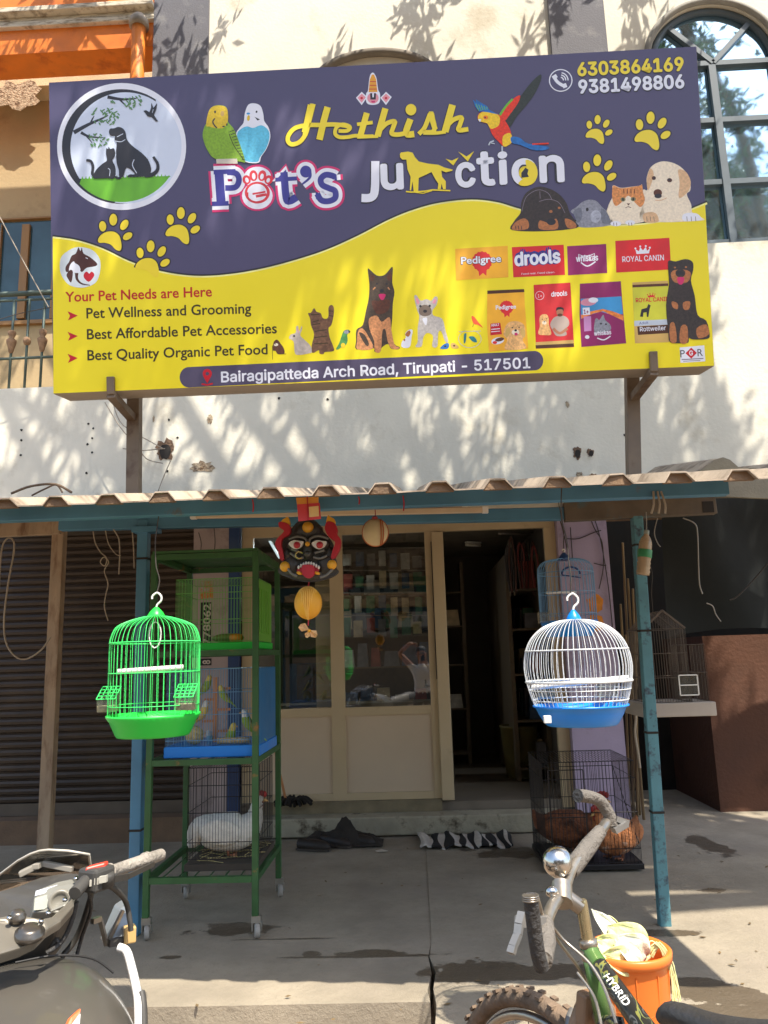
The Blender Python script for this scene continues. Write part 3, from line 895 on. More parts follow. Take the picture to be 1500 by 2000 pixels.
# ---- roundel logo (traced in zoom 80,80 x3.571)
T = Zm(80, 80, 1500/420)
A = Art([m_wht])
m_sky = P('print_pale_blue', (206, 216, 232), rough=.42, var=.05)
A.ellipse(563, 737, 450, 443, m_wht, T=T, n=72)
A.ellipse(563, 737, 416, 400, m_blk, T=T, n=72)
A.ellipse(590, 747, 384, 388, m_sky, T=T, n=72)
# fade the ring out towards the right like the print: pale crescent
rgt = [(800,395)]+[(563+418*math.cos(R(a)), 737+402*math.sin(R(a))) for a in range(-52, 50, 6)]+[(880,950)]+[(590+380*math.cos(R(a)), 747+384*math.sin(R(a))) for a in range(34, -58, -6)]
A.poly(rgt, m_sky, T=T)
gr_ = [(282,962)]+[(905,948)]+[(563+398*math.cos(R(a)), 737+388*math.sin(R(a))) for a in range(32, 146, 6)]
A.poly(gr_, m_grn, T=T)
for i in range(26):
    x = 290+i*24; A.poly([(x-8, 966-i*.5), (x+random.uniform(-5,5), 945-i*.4-random.uniform(0,10)), (x+8, 966-i*.5)], m_grn, T=T)
A.poly([(282,962)]+[(563+412*math.cos(R(a)), 737+398*math.sin(R(a))) for a in range(146, 92, -6)]+[(563+395*math.cos(R(a)), 737+388*math.sin(R(a))) for a in range(96, 140, 6)], m_blk, T=T)
A.line([(230,640),(330,585),(420,545),(470,520)], 30, m_blk, T, 5, (1,.15))
A.line([(345,580),(360,545),(372,525)], 14, m_blk, T, 4, (1,.3))
A.line([(280,640),(340,668),(440,676)], 22, m_blk, T, 5, (1,.2))
A.line([(310,655),(340,690),(360,715)], 12, m_blk, T, 4, (1,.3))
A.line([(465,392),(560,408),(640,405),(670,400)], 24, m_blk, T, 5, (1,.2))
A.line([(550,410),(580,440),(600,465)], 14, m_blk, T, 4, (1,.3))
m_lf = P('print_leaf', (92, 136, 82), rough=.42)
rnd = random.Random(5)
def leaves(cx, cy, rx, ry, n):
    for _ in range(n):
        a = rnd.uniform(0, 2*PI); r = math.sqrt(rnd.random())
        x, y = cx+rx*r*math.cos(a), cy+ry*r*math.sin(a)
        A.ellipse(x, y, 13, 5, m_lf, rnd.choice((-.9,-.5,.8,1.1)), 8, T)
leaves(445,525,105,65,46); leaves(395,695,75,50,24); leaves(650,425,70,50,26); leaves(505,430,18,14,3)
A.poly([(476,640),(484,615),(512,612),(540,602),(572,612),(592,640),(602,690),(640,735),(700,780),(748,830),(770,890),(762,928),(735,945),(620,952),(606,945),(620,934),(655,932),(645,915),(600,885),(580,935),(575,950),(548,950),(545,905),(530,850),(526,770),(530,715),(515,690),(518,665),(490,664)], m_blk, 3, T)
A.line([(725,940),(775,935),(812,905),(815,860),(785,810)], 34, m_blk, T, 6, (.9,.5))
A.poly([(456,790),(458,752),(470,756),(474,740),(486,756),(512,752),(520,800),(500,835),(520,880),(520,945),(500,965),(470,960),(380,962),(365,948),(388,900),(430,860),(462,835)], m_blk, 3, T)
A.line([(395,955),(362,930),(365,880),(350,842),(318,834)], 22, m_blk, T, 6, (1,.8))
A.line([(500,890),(528,955),(560,955)], 16, m_blk, T, 5)
for a, b, w in ((((532,672),(575,650)),0,4), (((519,700),(560,706),(590,690)),0,4), (((652,830),(640,870),(670,925)),0,5), (((470,890),(484,905),(480,945)),0,4), (((524,790),(517,850),(530,905),(524,945)),0,6)):
    A.line(list(a), w, m_sky, T, 4)
A.poly([(716,490),(735,486),(758,500),(770,470),(772,434),(786,470),(812,436),(806,480),(790,520),(818,562),(805,566),(775,535),(745,528),(728,505)], m_blk, 0, T)
A.line([(785,480),(778,505)], 3, m_sky, T)
A.done('roundel_logo')

# ---- paw prints
PAW = [((-.28,-.36),.125,.2,-.05), ((.06,-.62),.14,.21,.05), ((.45,-.45),.13,.2,.5), ((.62,.02),.125,.19,.95)]
PAD = [(-.62,.2),(-.42,.02),(-.12,-.1),(.2,-.08),(.36,.12),(.4,.42),(.3,.62),(.12,.6),(-.1,.42),(-.4,.36),(-.6,.34)]
def paw(cx, cy, k, half=False):
    A = Art([m_yel2])
    for grow, m in ((.05, m_blk), (0, m_yel2)):
        for (x, y), rx, ry, rt in [(( -.42,-.28),.15,.22,-.08),((.03,-.56),.165,.25,.05),((.5,-.34),.15,.24,.55),((.64,.14),.14,.22,1.0)]:
            A.ellipse(cx+x*k, cy+y*k, (rx+grow)*k, (ry+grow)*k, m, rt, 20)
        pd = [(-.62,.3),(-.5,.1),(-.25,-.04),(.05,-.05),(.27,.1),(.36,.36),(.38,.62),(.3,.76),(.12,.7),(-.08,.5),(-.34,.42),(-.56,.42)]
        g = 1+grow*2.2
        pd = [(cx+(-.1+(x+.1)*g)*k, cy+(.3+(y-.3)*g)*k) for x, y in pd]
        if half: pd = [(x, min(y, cy+.34*k)) for x, y in pd] if m is m_blk else pd
        A.poly(pd, m, 4)
    A.done('paw_print')
for c in ((220,455,46),(352,442,46),(1166,254,36),(1269,257,48),(1165,339,46)): paw(*c)
paw(293, 507, 46, True)

# ---- script name, drawn as strokes in zoom (380,120 x3.75) and (680,120 x3.409)
A = Art([m_yel2])
T1 = Zm(380, 120, 3.75); T2 = Zm(680, 120, 1500/440)
def name_pass(m, g, dx=0, dy=0):
    U1 = lambda x, y: T1(x+dx, y+dy); U2 = lambda x, y: T2(x+dx, y+dy)
    A.line([(872,312),(842,430),(815,530),(770,590),(715,608),(685,585),(690,540),(735,490),(820,468),(930,466),(1010,462),(1100,470),(1128,480)], 32+g, m, U1, 6)
    A.line([(845,318),(800,520)], 30+g, m, U1); A.line([(860,312),(806,540)], 30+g, m, U1)
    A.line([(975,335),(948,430),(915,575)], 48+g, m, U1)
    A.line([(1055,510),(1120,508),(1138,480),(1085,462),(1040,485),(1030,530),(1060,555),(1120,555),(1180,545),(1250,550),(1310,548)], 27+g, m, U1, 6)
    A.line([(1262,378),(1215,545)], 44+g, m, U1); A.line([(1190,462),(1305,448)], 26+g, m, U1)
    A.line([(1398,345),(1340,550)], 46+g, m, U1)
    A.line([(230,312),(195,500)], 0.1, m, U2)
    A.line([(205,465),(255,415),(310,400),(300,440),(290,480),(330,488),(375,480)], 30+g, m, U2, 5)
    A.line([(415,385),(385,480),(440,484)], 42+g, m, U2, 4)
    A.ellipse(418, 322, 36+g/2, 38+g/2, m, T=U2)
    A.line([(470,485),(510,440),(550,345),(565,390),(575,440),(560,470),(500,472)], 30+g, m, U2, 5); A.line([(545,345),(580,455)], 34+g, m, U2)
    A.line([(500,478),(580,478),(650,470)], 22+g, m, U2, 4)
    A.line([(695,290),(645,470)], 46+g, m, U2)
    A.line([(655,435),(700,390),(755,375),(745,420),(735,458),(800,452)], 30+g, m, U2, 5)
    A.line([(60,505),(200,500)], 20+g, m, U2)
name_pass(m_blk, 10, -2, 4); name_pass(m_yel2, 0)
A.done('script_lettering')

# ---- small temple style emblem (zoom 680,120)
A = Art([m_wht])
m_pink = P('print_pink', (226, 150, 160)); m_gold = P('print_gold', (226, 160, 50))
A.poly([(140,120),(150,85),(165,75),(178,88),(190,118),(200,190),(212,215),(210,270),(185,288),(140,288),(120,268),(120,215),(132,195)], m_wht, 3, T2)
A.poly([(144,122),(158,88),(172,88),(186,120),(195,205),(136,205)], m_gold, 0, T2)
A.ellipse(165,245,38,36,m_pink,T=T2); A.poly([(146,212),(186,212),(184,255),(148,255)], m_blk,0,T2); A.poly([(160,212),(172,212),(170,240),(162,240)], m_wht,0,T2)
A.poly([(152,262),(182,262),(176,275),(158,275)], m_mag,0,T2)
for cx in (90, 252): A.poly([(cx-38,243),(cx,203),(cx+38,238),(cx,292)], m_wht,0,T2); A.poly([(cx-28,243),(cx,215),(cx+28,240),(cx,276)], m_pink,0,T2); A.ellipse(cx,245,9,9,m_red,T=T2,n=10)
for y in (135,160,185): A.line([(145-(y-135)*.12,y),(186+(y-135)*.12,y)], 5, m_red, T2)
A.done('temple_emblem')

# ---- Pet's (zoom 380,120 x3.75): slab letters with white and magenta outlines
A = Art([m_blu])
def pets(m, g):
    q = T1
    # P
    A.line([(178,800),(196,1048)], 66+g, m, q)
    A.line([(140,812),(300,806)], 34+g, m, q); A.line([(128,1045),(250,1040)], 34+g, m, q)
    A.line([(240,812),(305,822),(326,870),(300,922),(225,928)], 42+g, m, q, 6)
    # t
    A.line([(655,812),(672,1000),(700,1022),(748,995)], 54+g, m, q, 5); A.line([(592,868),(750,858)], 30+g, m, q); A.poly([(585-g/3,880),(670,792-g/2),(682+g/2,870)], m, 0, q)
    # apostrophe
    A.ellipse(815, 808, 42+g/2, 44+g/2, m, T=q); A.line([(842,800),(845,850),(790,900)], 26+g, m, q, 5, (1,.5 if g == 0 else .9))
    # s
    A.line([(1030,850),(1008,838),(960,832),(925,862),(935,905),(985,930),(1028,950),(1030,1000),(985,1024),(930,1018),(898,970)], 44+g, m, q, 6)
    A.line([(1030,832),(1034,872)], 20+g, m, q); A.line([(896,962),(900,1010)], 20+g, m, q)
pets(m_mag, 88)
A.ellipse(460, 985, 128, 112, m_mag, T=T1); A.ellipse(462, 845, 112, 90, m_mag, T=T1)
pets(m_wht, 54)
A.ellipse(460, 985, 112, 98, m_wht, T=T1); A.ellipse(462, 850, 100, 78, m_wht, T=T1)
pets(m_blu, 0)
m_rd2 = P('print_coral', (214, 60, 70))
A.ellipse(460, 962, 92, 80, m_rd2, T=T1)
for c in ((382,868,30,34,-.3),(432,838,30,40,-.1),(496,838,30,40,.2),(543,868,30,34,.4)): A.ellipse(*c[:4], m_rd2, c[4], 20, T1)
for c in ((384,870,13,19,-.3),(434,842,13,24,-.1),(494,844,13,22,.2),(540,872,12,18,.4)): A.ellipse(*c[:4], m_wht, c[4], 16, T1)
A.ellipse(458, 962, 72, 64, m_wht, T=T1)
A.line([(425,972),(500,960),(520,955)], 14, m_rd2, T1); A.line([(450,990),(528,975)], 20, m_rd2, T1)
A.line([(388,960),(396,1010),(450,1032),(520,1012),(545,975)], 13, m_rd2, T1, 6)
A.done('lettering')

# ---- Junction
A = Art([m_wht])
for m, dx, dy, bd in ((m_blk, -.8, 1.2, .035), (m_wht, 0, 0, .018)):
    A.line([(733+dx,315+dy),(732+dx,372+dy),(724+dx,386+dy),(706+dx,387+dy)], 16 if m is m_wht else 19, m, None, 5)
    for ch, x0, x1, y, h in (('u',744,789,371,46),('c',890,930,366,44),('t',932,968,363,61),('i',974,993,361,60),('o',1000,1050,362,47),('n',1054,1103,357,48)):
        ref = ch if ch in 'uctino' else None
        text(A, ch, (x0+dx, y+dy), (x1+dx, y-2+dy), h, m, bd+.006, ref=ch)
A.ellipse(1026, 338, 13, 13, P('print_ochre', (224,200,40)))
A.poly([(1026,313),(1044,320),(1050,340),(1042,358),(1024,364),(1012,358),(1030,340)], m_yel2, 3)
A.ellipse(1026, 338, 9, 9, m_yel2)
A.poly([(1018,338),(1026,328),(1032,332),(1030,340),(1033,346),(1018,348)], m_blk)
A.poly([(345,618),(352,608),(400,602),(430,610),(445,640),(470,668),(530,682),(600,690),(640,708),(695,722),(692,730),(650,740),(620,728),(625,770),(650,800),(650,852),(632,852),(622,815),(616,852),(596,852),(600,815),(580,785),(555,738),(520,755),(470,778),(466,865),(436,868),(430,800),(418,862),(410,860),(416,770),(395,720),(388,655),(360,655),(346,640)], m_blk, 0, lambda x, y: T2(x-3, y+5))
A.poly([(345,618),(352,608),(400,602),(430,610),(445,640),(470,668),(530,682),(600,690),(640,708),(695,722),(692,730),(650,740),(620,728),(625,770),(650,800),(650,852),(632,852),(622,815),(616,852),(596,852),(600,815),(580,785),(555,738),(520,755),(470,778),(466,865),(436,868),(430,800),(418,862),(410,860),(416,770),(395,720),(388,655),(360,655),(346,640)], m_yel2, 0, T2)
A.line([(385,868),(420,872),(510,866),(560,857),(680,862)], 9, m_yel2, T2); A.line([(385,866),(500,880),(560,862)], 6, m_yel2, T2)
A.poly([(648,650),(690,662),(735,642),(700,695)], m_yel2, 0, T2); A.poly([(732,602),(788,635),(838,600),(796,668)], m_yel2, 0, T2)
A.done('lettering')

# ---- telephone sign and numbers (zoom 980,80 x3.571)
T4 = Zm(980, 80, 1500/420)
A = Art([m_wht])
A.ellipse(411, 276, 82, 79, m_wht, T=T4, n=40); A.ellipse(411, 276, 75, 72, m_purple, T=T4, n=40)
A.line([(368,245),(378,275),(405,300),(440,318)], 22, m_wht, T4, 5); A.line([(362,240),(376,262)], 34, m_wht, T4); A.line([(425,318),(452,308)], 30, m_wht, T4)
for r in (22, 38, 54): A.line([(408+r*math.cos(R(a)), 276+r*math.sin(R(a))) for a in range(-80, 6, 10)], 8, m_wht, T4)
A.done('telephone_symbol')
A = Art([m_yel2])
text(A, '6303864169', (1127.5,151), (1336.5,140), 26.5, m_blk, .05, ref='0'); text(A, '6303864169', (1128,149), (1336,138), 25, m_yel2, .03, ref='0')
A.done('lettering')
A = Art([m_wht])
text(A, '9381498806', (1129.5,185), (1338.5,174), 26.5, m_blk, .05, ref='0'); text(A, '9381498806', (1130,183), (1337,172), 25, m_wht, .03, ref='0')
A.done('lettering')

# ---- text block on the yellow field
A = Art([m_red])
m_rtx = P('print_dark_red', (190, 34, 24)); m_ttx = P('print_brown_black', (58, 48, 16))
text(A, 'Your Pet Needs are Here', (128,590), (414,579), 19, m_rtx, .016, font='d')
A.done('lettering')
for s, p0, p1, ar in (('Pet Wellness and Grooming', (169,622), (491,612), 616), ('Best Affordable Pet Accessories', (170,663), (541,651), 656), ('Best Quality Organic Pet Food', (171,704), (523,692), 699)):
    A = Art([m_ttx])
    text(A, s, p0, p1, 19.5, m_ttx, .014, font='d')
    A.done('lettering')
    A = Art([m_red]); A.poly([(132,ar-8),(152,ar+.5),(133,ar+10),(137,ar+1)], m_red); A.done('arrow_mark')
# round dog and cat badge (zoom 80,440 x3)
T5 = Zm(80, 440, 3)
A = Art([m_wht])
A.poly([(112,260),(118,190),(160,150),(215,128),(290,140),(335,180),(350,230),(340,300),(310,345),(240,366),(170,352),(130,310)], P('print_pale_glow', (214,224,226)), 5, T5)
A.poly([(165,215),(180,180),(205,165),(220,130),(232,152),(240,130),(250,165),(285,185),(328,222),(320,240),(268,250),(240,275),(215,250),(190,262),(150,275),(145,245)], P('print_chocolate', (74,38,30)), 3, T5)
A.poly([(172,232),(192,212),(200,222),(222,236),(232,262),(215,285),(195,275),(185,310),(165,270)], m_wht, 3, T5)
A.poly([(150,290),(172,262),(188,275),(178,335),(160,315)], P('print_chocolate', (74,38,30)), 3, T5)
A.line([(210,280),(212,315),(238,342),(288,352)], 20, P('print_chocolate', (74,38,30)), T5, 6, (1,.2))
A.poly([(280,332),(252,306),(254,282),(270,272),(284,284),(296,272),(312,284),(308,305)], m_red, 3, T5)
A.line([(262,190),(275,196)], 4, m_wht, T5)
A.done('badge')
# address strip
A = Art([m_purple])
A.poly([(351+18*math.cos(R(a))*1.0+18, 737+20*math.sin(R(a))) for a in range(90, 271, 12)]+[(1044+17*math.cos(R(a)), 704.5+19*math.sin(R(a))) for a in range(-90, 91, 12)], P('print_strip', (84,76,100), rough=.42))
text(A, 'Bairagipatteda Arch Road, Tirupati - 517501', (432,747), (1036,719), 20, m_wht, .018)
A.ellipse(405,730,9,9.5,m_red); A.poly([(397,735),(413,734),(405,749)], m_red); A.ellipse(405,730,3.5,3.5,P('print_strip', (84,76,100)))
A.line([(394,750),(405,752),(416,749)], 3.2, m_red)
A.done('address_strip')

# ---- brand tiles (zoom 860,440 x2.679)
T6 = Zm(860, 440, 1500/560)
m_org = P('print_orange', (246, 176, 44)); m_rdt = P('print_bright_red', (214, 42, 46)); m_plum = P('print_plum', (142, 34, 96)); m_dkb = P('print_royal', (40,52,130))
def rect(A, pts, m): A.poly(pts, m, 0, T6)
A = Art([m_org]); rect(A, [(78,124),(352,108),(356,272),(82,288)], m_org)
def rosette(A, cx, cy, r, T):
    pts = []
    for i in range(32):
        a = 2*PI*i/32; k = r*(1.0 if i % 2 else 1.09); pts.append((cx+k*math.cos(a), cy+k*math.sin(a)))
    A.poly(pts, m_rdt, 0, T); A.poly([(cx-r*.4,cy+r*.7),(cx+r*.5,cy+r*.7),(cx+r*.45,cy+r*1.5),(cx+r*.1,cy+r*1.2),(cx-r*.3,cy+r*1.55)], m_rdt, 0, T)
rosette(A, 218, 190, 50, T6)
pp = lambda x, y: T6(x, y)
text(A, 'Pedigree', pp(106,208), pp(322,194), 14, m_blk, .06, font='d'); text(A, 'Pedigree', pp(109,205), pp(319,192), 13.5, m_wht, .025, font='d')
A.done('brand_tile')
A = Art([m_rdt]); rect(A, [(374,115),(645,102),(652,260),(382,273)], m_rdt)
for m, bd in ((m_dkb, .10), (m_wht, .03)): text(A, 'drools', pp(388,214), pp(630,196), 25, m, bd, ref='d')
text(A, 'Feed real. Feed clean.', pp(424,260), pp(600,250), 3.6, m_wht, 0)
A.done('brand_tile')
A = Art([m_plum]); rect(A, [(663,110),(867,98),(873,250),(668,262)], m_plum)
A.line([(726,190),(724,152),(745,162),(780,160),(806,148),(808,180)], 5, m_wht, T6); A.line([(735,195),(770,214),(812,190)], 7, m_wht, T6, 5)
text(A, 'whiskas', pp(710,192), pp(826,184), 11.5, m_wht, .02, ref='h'); A.done('brand_tile')
A = Art([m_rdt]); rect(A, [(915,82),(1198,66),(1207,232),(920,248)], m_rdt)
def crown(A, cx, cy, k, m, T):
    A.poly([(cx-32*k,cy+22*k),(cx+30*k,cy+18*k),(cx+34*k,cy-6*k),(cx+20*k,cy+6*k),(cx+14*k,cy-14*k),(cx,cy+4*k),(cx-14*k,cy-12*k),(cx-20*k,cy+8*k),(cx-38*k,cy-2*k)], m, 0, T)
    for x, y in ((34,-10),(14,-18),(-14,-16),(-38,-6)): A.ellipse(cx+x*k, cy+y*k, 5*k, 5*k, m, 0, 10, T)
crown(A, 1060, 128, 1.05, m_wht, T6)
text(A, 'ROYAL CANIN', pp(952,193), pp(1170,183), 10.5, m_wht, .01); A.done('brand_tile')

# ---- printed food bags
m_tan2 = P('print_sand', (206, 170, 96)); m_fur = P('print_golden_fur', (226, 176, 112), var=.3, scale=90); m_brn = P('print_brown', (92, 52, 34), var=.3, scale=90)
m_cream2 = P('print_cream', (236, 222, 196), var=.12, scale=90); m_skin = P('print_skin', (176, 118, 88)); m_shirt = P('print_grey_cloth', (178,160,148)); m_lblue = P('print_sky_blue', (64,150,206)); m_gry = P('print_grey_fur', (140,142,152), var=.25, scale=90)
A = Art([m_org])
rect(A, [(246,342),(438,334),(442,420),(460,645),(255,662),(244,520)], m_org); rect(A, [(246,342),(438,334),(440,350),(246,360)], P('print_bag_brown', (78,44,22)))
rosette(A, 346, 430, 34, T6); text(A, 'Pedigree', pp(290,442), pp(396,436), 8, m_wht, .03, font='d')
rect(A, [(262,515),(314,510),(322,570),(262,576)], m_red); text(A, 'ADULT', pp(266,530), pp(308,526), 4.5, m_wht, .02)
A.line([(266,545),(312,541)], 4, m_wht, T6); A.line([(266,558),(312,554)], 4, m_wht, T6)
A.poly([(340,650),(350,600),(330,570),(350,515),(395,502),(436,520),(444,570),(430,600),(446,645)], m_fur, 4, T6); A.ellipse(352,560,12,26,m_tan2,.2,16,T6); A.ellipse(432,562,12,26,m_tan2,-.2,16,T6)
A.ellipse(393,560,20,15,m_cream2,0,16,T6); A.ellipse(394,550,7,6,m_blk,0,10,T6); A.ellipse(396,570,9,8,m_mag,0,10,T6); A.ellipse(376,536,4,4,m_blk,0,8,T6); A.ellipse(412,534,4,4,m_blk,0,8,T6)
A.ellipse(300,605,34,18,m_wht,-.2,20,T6); A.ellipse(310,598,24,10,m_brn,-.2,16,T6); A.ellipse(285,614,12,8,m_rdt,0,10,T6)
A.done('food_bag_picture')
A = Art([m_rdt])
rect(A, [(488,312),(680,300),(700,637),(500,646)], m_rdt); rect(A, [(498,612),(696,600),(698,618),(499,628)], m_tan2); rect(A, [(498,628),(698,618),(700,636),(500,645)], P('print_bag_brown', (78,44,22)))
A.ellipse(520,368,23,23,m_wht,0,24,T6); A.ellipse(520,368,21,21,m_rdt,0,24,T6); text(A, '1+', pp(510,378), pp(532,376), 6, m_wht)
text(A, 'drools', pp(580,374), pp(664,368), 9.5, m_wht, .02, ref='d')
A.poly([(512,568),(520,530),(518,490),(528,470),(552,466),(566,482),(568,520),(580,570),(545,575)], m_fur, 4, T6); A.ellipse(544,510,12,10,m_cream2,0,12,T6); A.ellipse(544,505,4,3,m_blk,0,8,T6); A.ellipse(533,492,3,3,m_blk,0,8,T6); A.ellipse(556,490,3,3,m_blk,0,8,T6)
A.poly([(574,520),(590,488),(612,476),(645,474),(668,490),(674,520),(655,545),(660,575),(610,580),(590,555)], m_shirt, 3, T6); A.ellipse(625,455,18,24,m_skin,0,18,T6); A.poly([(606,450),(608,432),(626,428),(644,434),(644,450),(636,440),(614,442)], m_blk, 3, T6); A.ellipse(626,470,14,8,m_brn,0,12,T6)
A.line([(590,540),(625,565),(665,540)], 14, m_skin, T6, 4)
A.done('food_bag_picture')
A = Art([m_plum])
rect(A, [(730,306),(944,293),(952,400),(972,618),(738,637),(728,470)], m_plum)
A.poly([(734,385),(946,372),(955,465),(900,470),(840,452),(780,470),(736,490)], m_lblue, 0, T6); A.poly([(738,490),(800,462),(850,450),(905,475),(958,500),(958,472),(900,450),(850,438),(790,450),(736,470)], P('print_salmon', (226,130,60), var=.3, scale=60), 0, T6)
A.ellipse(775,402,42,20,P('print_rose', (226,150,170)),-.1,20,T6); A.ellipse(800,392,26,14,m_wht,0,16,T6)
rect(A, [(744,432),(780,430),(784,468),(746,470)], m_wht); text(A, '1+', pp(750,464), pp(776,462), 8, m_plum, .02)
rect(A, [(750,478),(788,476),(790,552),(752,556)], P('print_lilac', (198,140,190)))
A.poly([(806,560),(808,500),(818,486),(832,496),(852,468),(862,496),(888,520),(890,548),(850,560)], m_gry, 3, T6); A.ellipse(840,515,5,5,m_blk,0,8,T6); A.ellipse(866,518,5,5,m_blk,0,8,T6)
A.line([(820,590),(855,600),(890,580)], 6, m_wht, T6, 4); text(A, 'whiskas', pp(804,578), pp(894,570), 8, m_wht, .02, ref='h'); A.ellipse(768,585,12,10,m_wht,0,12,T6)
A.done('food_bag_picture')
A = Art([m_tan2])
m_lime = P('print_lime', (206,206,60)); m_silv = P('print_silver', (186,196,206))
rect(A, [(1004,300),(1190,290),(1196,612),(1018,618)], m_tan2); rect(A, [(1006,325),(1192,318),(1194,505),(1014,512)], m_lime); rect(A, [(1004,312),(1192,304),(1192,318),(1005,326)], m_brn)
rect(A, [(1014,500),(1195,492),(1195,520),(1015,528)], m_silv); rect(A, [(1030,530),(1196,520),(1196,564),(1034,574)], P('print_bag_brown', (78,44,22)))
text(A, 'Rottweiler', pp(1044,556), pp(1180,548), 8.5, m_wht, .01); text(A, 'Adult', pp(1040,520), pp(1088,516), 5, m_dkb); crown(A, 1104, 366, .55, m_rdt, T6); text(A, 'ROYAL CANIN', pp(1022,404), pp(1196,396), 8, m_rdt, .015)
A.poly([(1044,478),(1052,440),(1080,432),(1088,412),(1100,420),(1094,440),(1088,480),(1080,480),(1078,455),(1062,458),(1060,480)], m_blk, 0, T6)
A.done('food_bag_picture')
# printer's plate
A = Art([m_wht])
rect(A, [(1252,640),(1380,628),(1386,712),(1256,720)], m_wht)
text(A, 'P', pp(1256,692), pp(1280,690), 14, m_blk, .0, font='d'); text(A, 'R', pp(1346,686), pp(1374,684), 14, m_blk, 0, font='d')
A.poly([(1282,670),(1312,640),(1342,668),(1312,698)], m_red, 0, T6); text(A, 'G', pp(1302,682), pp(1322,680), 9, m_wht, .02)
A.line([(1262,703),(1376,697)], 5, P('print_grey', (120,110,120)), T6); A.line([(1270,712),(1360,707)], 3, P('print_grey', (120,110,120)), T6)
A.done('printer_plate')

# ---- budgerigars (zoom 380,120 x3.75)
A = Art([m_grn], .004)
m_bg = P('print_budgie_green', (128,168,44), var=.22, scale=100); m_by = P('print_budgie_yellow', (214,184,44), var=.15, scale=100); m_bb = P('print_budgie_blue', (96,190,220), var=.15, scale=90)
A.poly([(305,545),(330,490),(360,450),(370,380),(395,320),(440,310),(485,330),(505,390),(512,440),(545,490),(556,560),(530,640),(490,700),(470,745),(380,740),(340,690)], m_wht, 4, T1)
A.poly([(312,545),(338,500),(385,478),(430,490),(490,470),(540,505),(550,560),(525,640),(480,705),(462,738),(385,735),(345,690)], m_bb, 4, T1)
A.ellipse(455,372,7,9,m_blk,.3,10,T1); A.ellipse(395,385,13,8,m_lblue,0,12,T1); A.ellipse(396,418,11,22,m_by,.1,12,T1); A.poly([(440,408),(480,428),(462,436)], m_blk,0,T1)
A.poly([(62,560),(70,490),(95,440),(105,370),(140,330),(200,325),(240,350),(245,440),(290,500),(330,600),(372,735),(330,735),(160,718),(100,660)], m_bg, 4, T1)
A.poly([(86,470),(104,372),(140,332),(200,327),(240,352),(245,440),(210,490),(150,490),(110,480)], m_by, 4, T1)
A.ellipse(152,372,7,10,m_blk,0,10,T1); A.ellipse(205,385,14,20,m_tan2,0,14,T1); A.line([(150,420),(135,445),(150,475),(165,490)],10,m_blk,T1,4); A.line([(205,480),(222,478)],10,m_blk,T1); A.ellipse(238,465,6,10,m_blk,0,8,T1)
for i in range(11): A.line([(258+i*9,520+i*20),(292+i*8,505+i*22)], 5, m_blk, T1)
A.line([(255,535),(290,620),(362,725)], 5, m_ttx, T1, 4)
A.poly([(160,718),(312,715),(318,752),(162,752)], P('print_beige', (206,196,180)), 0, T1)
A.done('budgerigar_picture')
# flying parrot (zoom 680,120 x3.409)
A = Art([m_red], .003)
m_feath = P('print_dark_feather', (52,58,52), var=.3, scale=90); m_po = P('print_parrot_orange', (236,120,34), var=.25, scale=90); m_py = P('print_parrot_yellow', (240,200,40), var=.15, scale=90)
m_pr = P('print_parrot_red', (224,58,34), var=.2, scale=90); m_pb = P('print_parrot_blue', (40,110,180), var=.25, scale=50)
A.poly([(1060,440),(1050,380),(1100,300),(1150,230),(1220,140),(1280,88),(1282,130),(1240,220),(1180,300),(1120,370),(1085,430)], m_feath, 3, T2)
A.poly([(1010,370),(1040,310),(1100,250),(1145,228),(1130,280),(1080,350),(1040,400)], m_pr, 3, T2); A.line([(1010,360),(1050,300),(1095,252)], 14, m_grn, T2, 4)
A.poly([(865,390),(870,350),(920,332),(980,345),(1020,370),(1060,420),(1085,480),(1080,520),(1040,568),(1000,535),(960,490),(930,420),(905,410)], m_pr, 4, T2)
A.poly([(865,392),(872,352),(920,334),(985,350),(1010,380),(1000,430),(950,450),(925,415),(890,405)], m_py, 4, T2); A.ellipse(915,375,16,14,m_po,0,14,T2); A.ellipse(912,376,6,6,m_blk,0,8,T2); A.poly([(866,385),(885,388),(880,405),(872,402)], m_wht,0,T2)
A.poly([(830,255),(845,300),(870,335),(930,340),(1000,355),(940,325),(925,300),(890,280),(850,255),(850,275)], m_pb, 0, T2)
for i in range(5): A.line([(870+i*14,330-i*2),(850+i*18,285+i*5)],5,m_grn,T2)
A.poly([(1030,500),(1080,480),(1090,540),(1035,570)], m_py, 3, T2); A.poly([(1085,505),(1140,510),(1200,550),(1335,570),(1310,592),(1230,592),(1150,560),(1090,545)], m_pb, 3, T2); A.line([(1225,553),(1335,548)], 10, m_pr, T2)
A.line([(970,530),(945,540),(935,560)], 9, m_silv, T2); A.line([(1025,565),(1025,600)], 10, m_silv, T2); A.line([(950,545),(975,550)], 6, m_silv, T2)
A.done('parrot_picture')

